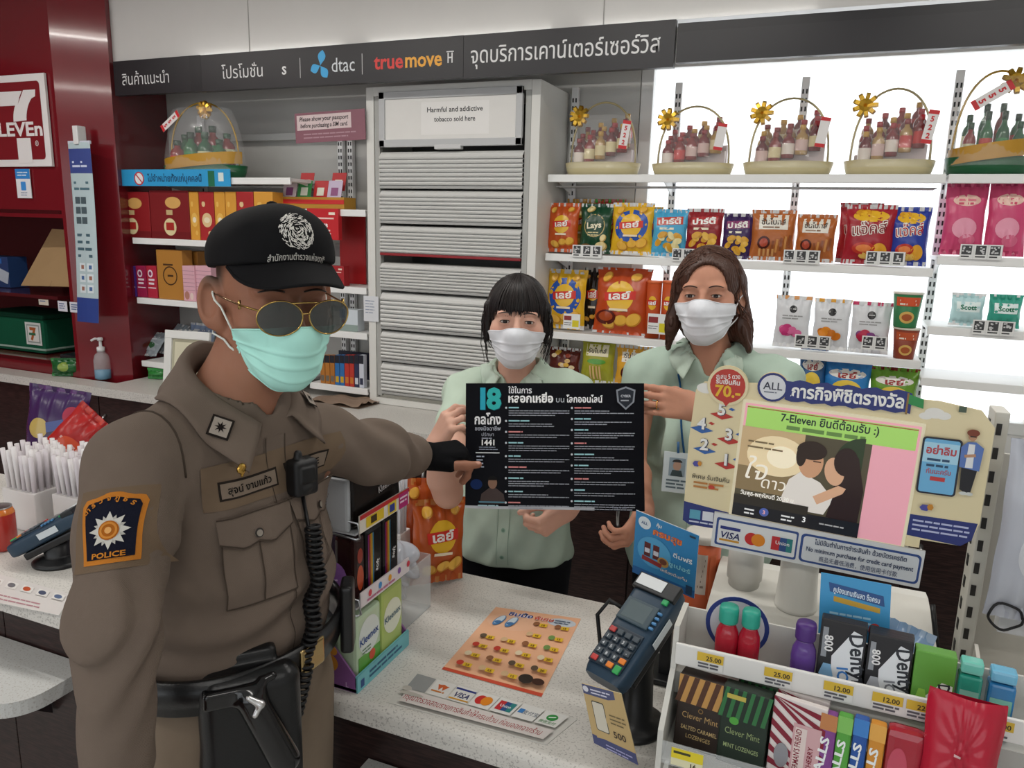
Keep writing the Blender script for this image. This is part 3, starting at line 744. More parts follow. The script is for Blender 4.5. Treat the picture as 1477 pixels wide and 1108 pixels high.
def gift_set(name, label, x0, x1, yt, yb, Y, z, scheme, tag, tagside, seed, parts=None):
    X, w, zt, zb = span(x0, x1, yt, yb, Y); h = zt-z
    t = thing(name, label, 'gift basket', (X, Y, z+0.001)); rx, ry = w*0.47, 0.10
    mb = MB(); th = h*0.17
    mb.lathe([(1.0, 0), (1.06, th*0.5), (1.1, th), (1.03, th*0.96), (0.96, 0.012)], 36, col='#d0c49a' if scheme == 'red' else '#1f5a38', sq=(rx, ry))
    if scheme != 'red':
        mb.grid(lambda a, b: (rx*(2*a-1)*1.04, -math.sqrt(max(0, 1-(2*a-1)**2))*ry*1.13-0.003, th*0.55+b*th*0.9+0.10*h*a), 24, 3, '#b98a2a')
    mb.build('tray', SATIN(), t)
    mb = MB(); P = []
    for k in range(25):
        a = PI*k/24; P.append((-rx*0.95*math.cos(a), 0, th*0.6+(h*0.98-th*0.6)*math.sin(a)**0.7))
    mb.tube(P, 0.0042, 8, '#b8a878' if scheme == 'red' else '#c09a3a'); mb.build('handle', GLOSS(), t)
    mb = MB(); bow(mb, (-rx*0.72, -0.01, h*0.80) if scheme == 'red' else (rx*0.3, -0.05, h*0.86), 0.045, '#d8aa3a', seed); mb.build('bow', M('gold_ribbon', rough=0.25, metal=0.6, var=0.1), t)
    rnd = random.Random(seed); k = 0
    rows = [(-0.045, 0, 5), (0.0, 0.09, 5), (0.05, 0.2, 4)] if scheme == 'red' else [(-0.04, 0.0, 4), (0.015, 0.1, 4)]
    for (dy, lift, n) in rows:
        for i in range(n):
            u = (i+0.5)/n*2-1; bx = u*rx*0.78
            rise = (0.5*(u+1))*0.22*h if scheme == 'red' else 0
            if scheme == 'red':
                bh, br = h*0.37, rx*0.155
                b = bottle_mb(bh, br, rnd.choice(['#7c1f22', '#6a1a20', '#8a2a28', '#b08a4a']), rnd.choice(['#a8242a', '#c89a3a', '#8a1a20']), rnd.choice(['#e8dcd0', '#d8b8b0', '#c8322e', '#e0d0a0']))
            else:
                bh, br = h*(0.5 if i in (1, 2) else 0.4), rx*0.16
                b = bottle_mb(bh, br, rnd.choice(['#1f5a38', '#2a6a40', '#8a2a2a']), rnd.choice(['#143a28', '#1c4a30']), rnd.choice(['#3a8a50', '#c8382e', '#d8d8b0']))
            b.build('bottle', GLOSS(), t, loc=(bx, dy, th*0.4+lift*h*0.9+rise+0.01))
    # stepped cardboard support under the raised rows
    if scheme == 'red':
        mb = MB()
        for (dy, lift, n) in rows[1:]: mb.prism([(-rx*0.85, 0.012), (rx*0.85, 0.012), (rx*0.85, th*0.4+lift*h*0.9+0.2*h), (-rx*0.85, th*0.4+lift*h*0.9)], dy-0.018, dy+0.018, '#d8c8c8')
        mb.build('insert_card', PRINT(), t)
    mb = MB(); s = Sheet(0.0006); tw, tl = 0.035, h*0.36
    s.rect(0, 0, tw, tl, '#e6e2e0'); s.up(); s.rect(0, 0, tw, tl*0.12, '#c8242a'); s.rect(0, tl*0.88, tw, tl*0.12, '#c8242a'); s.up()
    for i, ch in enumerate(tag): s.text(ch, tw/2, tl*(0.66-0.25*i), tl*0.22, '#c8242a', 0.04)
    mb = panel(s, tw, tl, 0.001)
    tg = mb.build('price_card', PRINT(), t, loc=((rx*0.62 if tagside > 0 else -rx*0.75), -ry*1.06, h*0.34 if scheme == 'red' else h*0.66), rot=(0, (0.15 if scheme == 'red' else 1.0), 0))
    mb = MB()
    def wrap(a, b):
        th_ = 2*PI*a; zz = h*0.9*b; k = (1.05-0.38*b**1.6) if scheme == 'red' else (1.05-0.3*b**2)
        cr = 1+0.035*math.sin(7*th_+9*b+seed)*b
        return (rx*k*cr*math.cos(th_), ry*1.12*k*cr*math.sin(th_), th*0.5+zz*(0.78 if scheme == 'red' else 0.9))
    mb.grid(wrap, 40, 10, '#f4f4f4', wrapu=True); mb.build('clear_wrap', CLEAR(), t)
    return t
gift_set('gift_basket', 'clear-wrapped basket of small red bottles beside the tobacco cabinet, 522 card on its side', 820, 924, 146, 247, 3.30, ZA[0], 'red', '522', 1, 1)
gift_set('gift_basket', 'clear-wrapped basket of small red bottles, second from the tobacco cabinet', 945, 1060, 152, 247, 3.30, ZA[0], 'red', '', 1, 2)
gift_set('gift_basket', 'clear-wrapped basket of small red bottles, third from the tobacco cabinet', 1077, 1205, 140, 247, 3.30, ZA[0], 'red', '', 1, 3)
gift_set('gift_basket', 'clear-wrapped red bottle basket with 522 card, beside the green bottle basket', 1224, 1354, 126, 247, 3.30, ZA[0], 'red', '522', 1, 4)
gift_set('gift_basket', 'green basket of large green bottles at the window end, red 555 tag', 1372, 1500, 100, 246, 3.30, ZB[0], 'green', '555', -1, 5)
gift_set('gift_basket', 'green and gold gift basket of bottles on the left top shelf beside the red pillar', 240, 350, 146, 250, 3.15, ZL[0], 'green', '555', -1, 6)

# ------------------------------------------------------------------ left shelves: boxes
def carton(name, label, x0, x1, yt, yb, Y, z, base, fn, d=0.08, cat='box', rz=0.0, group=None, mat=None, hk=1.0):
    X, w, zt, zb = span(x0, x1, yt, yb, Y); h = (zt-z)*hk
    mb = MB(); mb.box((0, d/2, h/2), (w, d, h), base, 0.002); s = Sheet(0.0006); s.up()
    if fn: fn(s, w, h); s.into(mb, lambda V, l: [(x, -l, y) for x, y in V])
    return mb.build(name, mat or PRINT(), loc=(X, Y, z+0.0012), rz=rz, label=label, cat=cat, group=group)
YL = 3.06
def redgift(s, w, h):
    s.rect(-w*0.5, 0, w, h*0.15, '#6e1418'); D(s, w*0.1, h*0.75, w*0.2, h*0.12, '#d8a860'); s.up()
    D(s, 0, h*0.25, w*0.16, h*0.18, '#e0d0a0'); s.rect(-w*0.08, h*0.5, w*0.16, h*0.1, '#c8b080'); s.up(); s.rect(-w*0.1, h*0.18, w*0.2, h*0.16, '#a82a24')
carton('gift_box', 'dark red gift box with bottle picture and wire loop, beside the red pillar', 165, 216, 277, 341, YL, ZL[1], '#8e1b20', redgift)
carton('gift_box', 'dark red gift box with gold ribbon picture, next to the yellow boxes', 217, 273, 275, 342, YL, ZL[1], '#7c1a1e', redgift)
def tallbox(c, c2):
    def fn(s, w, h): D(s, 0, h*0.42, w*0.34, h*0.15, c2); D(s, -w*0.2, h*0.75, w*0.12, h*0.06, c2); D(s, w*0.18, h*0.15, w*0.14, h*0.05, c2); s.up(); s.rect(-w*0.3, h*0.8, w*0.6, h*0.1, c); D(s, 0, h*0.42, w*0.2, h*0.06, '#f0e0c0')
    return fn
for i, (a, b, c, c2, l) in enumerate([(274, 287, '#d89a3a', '#e8b85a', 'slim yellow boxed drink, nearest the red gift boxes'), (288, 309, '#a8282a', '#e0c090', 'red boxed drink with bottle picture behind the policeman cap, between yellow boxes'), (310, 325, '#d89a3a', '#e8b85a', 'slim yellow boxed drink right of the first red one'), (326, 341, '#d89a3a', '#e8b85a', 'slim yellow boxed drink left of the second red one'),
    (342, 366, '#a8282a', '#e0c090', 'red boxed drink with bottle picture, next to the last yellow box'), (367, 394, '#d89a3a', '#e8b85a', 'wide yellow boxed drink at the right end of the row above the cap')]):
    carton('drink_box', l, a, b, 277, 345, YL, ZL[1], c, tallbox(c, c2), group='boxed drinks on the left shelf')
def tinybox(s, w, h): D(s, -w*0.1, h*0.76, w*0.25, h*0.12, '#e8d8e0'); s.rect(-w*0.4, h*0.3, w*0.8, h*0.03, '#e8d8e0'); s.up(); D(s, -w*0.1, h*0.76, w*0.14, h*0.07, '#8a2a5a'); s.lines(-w*0.3, h*0.6, w*0.6, 2, h*0.12, h*0.06, '#e8d8e0')
for a, b, c, l in ((168, 181, '#3a2468', 'dark purple small carton beside the red pillar'), (182, 196, '#4a2a7c', 'violet small carton second from the red pillar'), (197, 211, '#9c1f4a', 'magenta small carton third from the red pillar'), (212, 226, '#b0263c', 'crimson small carton next to the brown box')):
    carton('small_carton', l, a, b, 384, 428, YL, ZL[2], c, tinybox, d=0.05, group='small cartons on the left shelf')
def brownbox(s, w, h): D(s, 0, h*0.48, w*0.28, w*0.28, '#4a3018', hole=0.86); s.lines(-w*0.25, h*0.72, w*0.5, 1, 0.02, h*0.035, '#4a3018'); s.rect(-w*0.1, h*0.46, w*0.22, h*0.04, '#4a3018')
carton('carton', 'tan cardboard carton with round black stamp on the left shelf', 227, 264, 361, 429, YL, ZL[2], '#b07a34', brownbox, d=0.07)
carton('carton', 'tan carton set back beside the stamped carton', 268, 286, 363, 420, YL+0.09, ZL[2], '#a06c2c', None, d=0.14)
def pinkbox(s, w, h):
    for k in range(6): s.rect(-w*0.5, h*(0.3+0.11*k), w, h*0.012, '#a87a88')
    D(s, -w*0.2, h*0.16, w*0.2, h*0.12, '#b07a6a'); D(s, w*0.2, h*0.14, w*0.15, h*0.1, '#e0c8c0')
carton('pink_carton', 'pale pink carton stack with fine lines just left of the policeman ear', 264, 281, 384, 432, YL-0.01, ZL[2], '#d8a8b4', pinkbox, d=0.07)
carton('pink_carton', 'pale pink carton partly hidden behind the policeman cap', 283, 305, 384, 432, YL, ZL[2], '#d8a8b4', pinkbox, d=0.07)
# small silver packets on the lowest left shelf
def packet(s, w, h): s.rect(-w*0.4, h*0.2, w*0.8, h*0.5, '#aab4ba', nx=4); D(s, w*0.1, h*0.4, w*0.2, h*0.15, '#3f6a48'); s.up(); s.lines(-w*0.3, h*0.8, w*0.6, 2, h*0.1, h*0.05, '#e0e4e8')
for i, (a, b, yt, yb, Y, rz, ln, l) in enumerate([(180, 216, 484, 522, 3.08, 0.2, 0.9, 'crumpled silver packet at the pillar end of the low shelf'), (212, 240, 474, 520, 3.19, -0.3, 0.8, 'shiny silver packet leaning in the middle of the low shelf'), (232, 258, 474, 518, 3.06, 0.1, 0.7, 'silver packet with green mark beside the picture frame'), (196, 224, 456, 490, 3.26, 0.0, 0.3, 'upright pale blue packet at the back of the low shelf'), (262, 300, 462, 500, 3.26, 0.0, 0.3, 'blue and white packet behind the policeman ear')]):
    X, w, zt, zb = span(a, b, yt, yb, Y); bag_mesh(w, zt-zb+0.03, 0.02, '#9aa4aa' if i < 3 else '#8a9ab8', packet, seed=60+i).build('packet', FOIL(), loc=(X, Y+0.02, ZL[3]+0.012), rot=(-ln, 0, rz), label=l, cat='packet')

# passport sign
p0 = atY(427, 207, 3.10); p1 = atY(527, 166, 3.10); w, h = p1[0]-p0[0], 0.135
s = Sheet(); s.rect(0, 0, w, h, '#8a5a66'); s.up(); s.rect(w*0.03, h*0.42, w*0.78, h*0.5, '#d8c4c4'); s.up()
s.text('Please show your passport', w*0.42, h*0.72, 0.027, '#2a1c20', 0.02, width=w*0.70, shear=0.15); s.text('before purchasing a SIM card.', w*0.42, h*0.5, 0.027, '#2a1c20', 0.02, width=w*0.68, shear=0.15)
s.lines(w*0.12, h*0.3, w*0.75, 2, 0.016, 0.006, '#b08a94')
panel(s, w, h, 0.004, '#8a5a66').build('sign_strip', PRINT(), loc=(p0[0], 3.10, p0[2]), rot=(0, -0.03, 0), label='dusty pink passport and SIM card notice hanging beside tobacco cabinet', cat='sign')
# SIM card stand
X, w, zt, zb = span(400, 500, 248, 300, 3.12)
t = thing('sim_card_stand', 'cardboard stand of red, green and violet SIM card packs', 'display stand', (X-0.02, 3.15, ZS[0]+0.001))
mb = MB(); mb.box((0, 0.04, 0.03), (w*0.95, 0.1, 0.055), '#b8882e', 0.002); mb.box((0, -0.0105, 0.035), (w*0.95, 0.004, 0.02), '#c82a2a'); mb.build('tray', PRINT(), t)
for i, (cc, xo, zo, yo) in enumerate([('#d8c8cc', -0.38, 0.05, 0), ('#3a8a4a', -0.16, 0.05, 0), ('#b8282c', 0.06, 0.05, 0.01), ('#c8b8d0', 0.28, 0.05, 0), ('#b8282c', -0.22, 0.09, 0.05), ('#b8282c', 0.25, 0.09, 0.05)]):
    mb = MB(); mb.box((0, 0, 0.045), (w*0.2, 0.003, 0.09), cc, 0.001); mb.box((0, -0.0025, 0.035), (w*0.1, 0.001, 0.04), '#8a4a7a' if i in (0, 3) else '#e0e0d0'); mb.build('card_pack', PRINT(), t, loc=(xo*w, yo+0.02, zo), rot=(-0.25, 0, 0))
def redpack(s, w, h): s.rect(-w*0.3, h*0.66, w*0.66, h*0.05, '#f0c8c0'); s.text('4GB', w*0.05, h*0.4, h*0.16, '#f4f0f0', 0.03); s.lines(-w*0.3, h*0.32, w*0.6, 2, h*0.1, h*0.05, '#f0d0c8'); s.rect(w*0.2, h*0.8, w*0.2, h*0.08, '#f0e0d0')
carton('sim_box', 'bright red SIM box hanging below the SIM card stand', 443, 488, 301, 346, 3.10, atY(465, 346, 3.10)[2], '#c01c24', redpack, d=0.03)
carton('display_board', 'plain deep red board standing at the back beside the tobacco cabinet', 490, 527, 308, 408, 3.3, ZS[1], '#9c1418', None, d=0.01)
carton('sim_box', 'small red pack with white letters just right of the policeman cap', 470, 496, 384, 412, 3.14, ZS[1], '#a01a20', redpack, d=0.05)
def medbox(s, w, h): s.rect(-w*0.5, h*0.6, w*0.3, h*0.4, '#3a6aa0'); s.rect(-w*0.5, 0, w, h*0.3, '#8a9a94'); D(s, -w*0.3, h*0.45, w*0.08, w*0.08, '#c83a4a')
carton('blade_box', 'pale box with blue corner on the shelf beside the sunglasses', 490, 516, 447, 476, 3.15, ZS[2], '#ccd4da', medbox, d=0.06)
# batteries, four kinds as card packs
def batt(c, c2):
    def fn(s, w, h): s.rect(-w*0.5, h*0.74, w, h*0.26, '#1a1c28'); s.rect(-w*0.35, h*0.1, w*0.7, h*0.2, c2)
    return fn
xb = 462
for i, (c, c2, n) in enumerate([('#b0702a', '#6a6258', 'orange cell pack at the left end'), ('#b0702a', '#6a6258', 'orange cell pack second from left'), ('#a86a28', '#6a6258', 'orange cell pack third from left'), ('#2a6aa8', '#c8a020', 'blue cell pack'), ('#2a6aa8', '#c8a020', 'second blue cell pack'), ('#b83428', '#c8782a', 'red cell pack'), ('#b83428', '#c8782a', 'second red cell pack'), ('#2c3050', '#d0d4dc', 'dark blue and white cell pack'), ('#c8ccd8', '#30344c', 'white cell pack beside the cabinet')]):
    carton('battery_pack', 'battery pack on the lowest narrow shelf, '+n, xb+i*7, xb+i*7+6.4, 513, 551, 3.13, ZS[3], c, batt(c, c2), d=0.03, cat='battery pack', group='battery packs on the lowest narrow shelf')
mb = MB(); mb.box((0, 0, 0.07), (0.3, 0.01, 0.14), '#20263a'); mb.build('display_card', PRINT(), loc=(-2.2, 3.32, ZS[3]+0.002), label='dark navy card standing behind the battery packs', cat='card')
# blue shelf-front banner
p0 = atY(157, 268, 3.02); p1 = atY(332, 245, 3.02); w, h = p1[0]-p0[0], 0.082
s = Sheet(); s.rect(0, 0, w, h, '#2f9bd2'); s.up(); s.poly([(0, h), (0.1, h), (0.085, h*0.4), (0.02, h*0.3)], '#1c4a3a'); D(s, w*0.27, h*0.45, h*0.42, h*0.42, '#e8e8e8'); s.up(); D(s, w*0.27, h*0.45, h*0.42, h*0.42, '#c0303a', hole=0.8); s.rect(w*0.27-h*0.38, h*0.41, h*0.76, h*0.08, '#c0303a', rot=-0.8); s.text('เย็น', 0.05, h*0.5, 0.03, '#d8e8e0', 0.02)
s.text('ไม่จำหน่ายทั้งแก่บุคคลนี้', w*0.56, h*0.28, 0.045, '#16486c', 0.02, width=w*0.44); s.rect(w*0.83, 0.0, w*0.05, h*0.9, '#1f6a4a'); s.rect(w*0.91, h*0.3, w*0.04, h*0.5, '#d8e4e0')
panel(s, w, h, 0.003, '#2f9bd2').build('shelf_banner', PRINT(), loc=(p0[0], 3.018, p0[2]), label='sky blue shelf-front banner with a red no-sale circle', cat='banner')

# ------------------------------------------------------------------ niche and left worktop things
p = atY(100, 416, 2.95); zs = 1.285
mb = MB(); mb.box((-5.03, 3.1, zs-0.01), (2.38, 0.46, 0.018), '#4a1519'); mb.build('niche_shelf', M('red_lacquer'), label='dark red shelf board inside the left wall niche', cat='shelf')
mb = MB(); s = Sheet(0.0006)
a, b, c, d = atY(75, 330, 3.08), atY(130, 334, 3.06), atY(118, 414, 2.97), atY(30, 412, 2.97)
b = Vector(b); c = Vector(c); b[0] = min(b[0], -3.78); c[0] = min(c[0], -3.79)
P = [Vector(d), Vector(c), Vector(b), Vector(a)]
nrm = (P[1]-P[0]).cross(P[3]-P[0]).normalized()*0.012
V = P+[q-nrm for q in P]; mb.add(V, [(0, 1, 2, 3), (7, 6, 5, 4), (0, 4, 5, 1), (1, 5, 6, 2), (2, 6, 7, 3), (3, 7, 4, 0)], '#a98a62')
def bil(x, y): return P[0]*(1-x)*(1-y)+P[1]*x*(1-y)+P[2]*x*y+P[3]*(1-x)*y
for (x0, y0, x1, y1, cc) in ((0.5, 0.0, 0.508, 1.0, '#8a6c48'), (0.28, 0.56, 0.36, 0.60, '#6a5034'), (0.40, 0.52, 0.52, 0.60, '#7a3c2c')): mb.add([bil(x0, y0)+nrm*0.05, bil(x1, y0)+nrm*0.05, bil(x1, y1)+nrm*0.05, bil(x0, y1)+nrm*0.05], [(0, 1, 2, 3)], cc)
mb.build('cardboard_sheet', MATTE(), label='large tan cardboard box flattened and leaning in the wall niche', cat='cardboard')
mb = MB(); mb.box((0, 0.05, 0.09), (0.26, 0.12, 0.18), '#27406e', 0.003); mb.box((0.03, -0.0115, 0.085), (0.2, 0.002, 0.07), '#b8c0cc', rot=Matrix.Rotation(0.3, 3, 'Y')); mb.box((-0.02, -0.0115, 0.155), (0.2, 0.002, 0.03), '#2f6ab0')
q = atY(-8, 380, 3.05); mb.build('carton', PRINT(), loc=(q[0], 3.05, zs+0.001), label='blue and white carton in the niche left of the cardboard', cat='box')
for i, (x, w, cc, l) in enumerate([(61, 0.075, '#cfc8b8', 'cream shelf label at the left under the niche shelf'), (88, 0.07, '#d8d8e0', 'square white shelf label in the middle under the niche shelf'), (110, 0.12, '#d8d8e0', 'wide white shelf label next to the hanging banner')]):
    q = atY(x, 424, 2.86); h = 0.055 if i else 0.03; s = Sheet(); s.rect(0, 0, w, h, cc); s.up(); s.lines(0.01, h*0.8, w-0.02, 3 if i else 1, 0.012, 0.006, '#5a6a90', i)
    panel(s, w, h, 0.001).build('shelf_label', PRINT(), loc=(q[0]-w/2, 2.862, zs-0.022-h), label=l, cat='label')
# green insulated box with shop mark
q = atY(40, 515, 2.98)
t = thing('delivery_box', 'dark green insulated delivery box with shop sticker in the wall niche', 'box', (q[0]-0.09, 2.98, NZ0+0.001))
mb = MB(); mb.box((0, 0.14, 0.10), (0.50, 0.28, 0.20), '#17543c', 0.02); mb.box((0, 0.14, 0.025), (0.505, 0.284, 0.012), '#9ab0a4', 0.003); mb.build('body', CLOTH(), t)
mb = MB(); mb.box((0, 0.14, 0.212), (0.51, 0.29, 0.03), '#123f2e', 0.012); mb.build('lid', CLOTH(), t)
mb = MB(); s = Sheet(0.0006); s.rect(0, 0, 0.13, 0.13, '#cfd4d0'); s.up(); s.rect(0.012, 0.012, 0.106, 0.106, '#8f9a94'); s.up(); s.rect(0.02, 0.02, 0.09, 0.09, '#d8d8d4'); s.up(); s.text('7', 0.065, 0.03, 0.10, '#a85a2a', 0.04); s.lines(0.03, 0.07, 0.07, 1, 0.01, 0.014, '#2a6a4a'); s.into(mb); mb.build('emblem', PRINT(), t, loc=(0.10, -0.004, 0.05))
# hanging banner strip
q0, q1 = atY(97, 206, 2.85), atY(150, 446, 2.76)
t = thing('hanging_banner', 'long narrow light blue payment banner hanging on the red wall', 'banner', (q0[0]+0.01, 2.845, q0[2]))
mb = MB(); s = Sheet(0.0005); w, h = 0.155, 0.90
s.rect(0, -h, w, h, '#b2c4c8', nx=4, ny=10); s.up(); s.rect(0, -0.15, w, 0.12, '#3a4a8a', nx=4, ny=2); s.rect(0, -h, w, 0.125, '#2a4288', nx=4, ny=2); s.up()
s.lines(0.02, -0.09, 0.11, 2, 0.02, 0.01, '#c8d0e8', 1); s.lines(0.02, -0.19, 0.11, 2, 0.03, 0.012, '#50707c', 2)
for j in range(3):
    for i in range(2): s.rect(0.022+0.042*i, -0.30-0.05*j, 0.036, 0.034, '#4a5a60')
for j in range(4): s.lines(0.02, -0.45-0.035*j, 0.11, 1, 0.02, 0.014, '#44606c', 5+j)
for j in range(3):
    for i in range(2): s.rect(0.03+0.055*i, -0.64-0.055*j, 0.042, 0.042, '#d4dee2'); 
s.up()
for j in range(3):
    for i in range(2): s.rect(0.042+0.055*i, -0.628-0.055*j, 0.02, 0.02, '#4a6a9a' if (i+j) % 2 else '#9a6a5a')
s.into(mb, lambda V, l: [(x-0.02*(y/h)*0+(-y)*0.02, -l-0.05*(y/h)**2-0.004*math.sin(x*20), y) for x, y in V]); mb.build('strip', PRINT(), t)
mb = MB(); mb.box((w*0.45, 0.014, 0.035), (0.035, 0.05, 0.09), '#d8d8d8', 0.004); mb.box((w*0.5, 0.004, 0.0), (w, 0.01, 0.016), '#c8ccd8', 0.002); mb.build('clip', SATIN(), t)
# sanitiser pump bottle
q = atZ(149, 546, 0.851)
t = thing('sanitiser_bottle', 'clear pump bottle with blue liquid on the left worktop', 'bottle', (q[0], q[1], 0.851))
mb = MB(); mb.lathe([(0.036, 0), (0.04, 0.006), (0.04, 0.05)], 24, col='#3f8fb4'); mb.build('liquid', GLOSS(), t)
mb = MB(); mb.lathe([(0.041, 0.0), (0.041, 0.10), (0.034, 0.13), (0.016, 0.148), (0.016, 0.155)], 24, col='#e8eef0'); mb.build('bottle_wall', CLEARBOX(), t)
mb = MB(); mb.lathe([(0.02, 0.15), (0.02, 0.172), (0.008, 0.178), (0.007, 0.21)], 16, col='#e4e4e4'); mb.lathe([(0.014, 0.208), (0.015, 0.222), (0.01, 0.226)], 16, col='#e4e4e4'); mb.tube([(0, 0, 0.217), (-0.02, -0.015, 0.219), (-0.035, -0.028, 0.208)], 0.006, 8, '#e4e4e4'); mb.build('pump', SATIN(), t)
q = atZ(96, 543, 0.851); bag_mesh(0.15, 0.10, 0.07, '#1c5a2c', lambda s, w, h: D(s, 0, h*0.55, w*0.2, h*0.25, '#8aa04a'), '#2f7a3c', 71, 14, 12).build('green_pouch', FOIL(), loc=(q[0], q[1], 0.853), rz=0.5, label='small shiny green pouch slumped on the left worktop', cat='pouch')
q = atZ(232, 548, 0.851); bag_mesh(0.10, 0.06, 0.05, '#2a7a34', lambda s, w, h: None, '#2f8a3c', 72, 10, 10).build('green_pouch', FOIL(), loc=(q[0]-0.03, q[1], 0.853), rz=0.3, label='bright green pouch tucked left of the white picture frame', cat='pouch')
# dark tool and tray in niche mouth
mb = MB(); mb.box((0, 0, 0.012), (0.26, 0.12, 0.022), '#23282c', 0.006); mb.box((0.06, -0.02, 0.03), (0.14, 0.06, 0.014), '#3a4448', 0.005); q = atY(160, 520, 2.93); mb.build('dark_tray', SATIN(), loc=(q[0]-0.28, 3.0, NZ0+0.001), label='flat black tray lying beside the green delivery box', cat='tray')
# white picture frame (stands on the worktop, seen at the policeman shoulder)
q = atZ(236, 572, 0.851)
t = thing('picture_frame', 'white picture frame with cream paper standing behind the policeman shoulder', 'picture frame', (q[0]+0.12, q[1]+0.02, 0.851), rot=(-0.16, 0, 0.15))
mb = MB(); fw, fh = 0.25, 0.33
for (x, z, w, h) in ((0, 0.02, fw, 0.04), (0, fh-0.02, fw, 0.04), (-fw/2+0.02, fh/2, 0.04, fh-0.08), (fw/2-0.02, fh/2, 0.04, fh-0.08)): mb.box((x, 0, z), (w, 0.018, h), '#dcdcd8', 0.003)
mb.build('frame', SATIN(), t)
mb = MB(); s = Sheet(); s.rect(-fw/2+0.03, 0.03, fw-0.06, fh-0.06, '#c9c3a8'); s.up(); s.rect(-fw/2+0.045, 0.05, fw-0.09, fh-0.10, '#a8a48c'); s.up(); s.rect(-fw/2+0.052, 0.056, fw-0.104, fh-0.112, '#cfcab0'); s.into(mb, lambda V, l: [(x, 0.003-l, y) for x, y in V]); mb.build('paper', PRINT(), t)
q = atY(258, 485, 2.98); mb = MB(); mb.lathe([(0.036, 0), (0.04, 0.01), (0.034, 0.02), (0.03, 0.025), (0.032, 0.085), (0.028, 0.09)], 20, col='#17181a'); mb.build('black_holder', SATIN(), loc=(q[0]-0.01, 3.07, ZL[3]+0.001), label='black round holder on the low shelf above the white picture frame', cat='holder')
# brown paper by the cabinet foot
q = atZ(490, 585, 0.851); mb = MB()
mb.grid(lambda a, b: (0.30*(a-0.5)+0.03*b, 0.16*(b-0.5), 0.006+0.012*math.sin(7*a+3*b)**2+0.01*math.sin(11*b)**2*a), 18, 12, '#8a7564')
mb.grid(lambda a, b: (0.30*(a-0.5)+0.03*b, 0.16*(b-0.5), 0.001), 4, 4, '#8a7564', flip=True)
mb.build('paper_bag', MATTE(), loc=(q[0]-0.03, q[1]+0.06, 0.851), label='crumpled flat brown paper bag on the worktop beside the tobacco cabinet', cat='paper bag')
# ------------------------------------------------------------------ smooth solid modelling for people
def pd(x, y, d): return CC+d*(CF+(x-IW/2)/FPX*CR+(IH/2-y)/FPX*CU)
def nv(v): v = np.asarray(v, float); return v/np.linalg.norm(v)
def img(r, u, t): return nv(r*CR+u*CU-t*CF)       # direction: right, up, towards the viewer

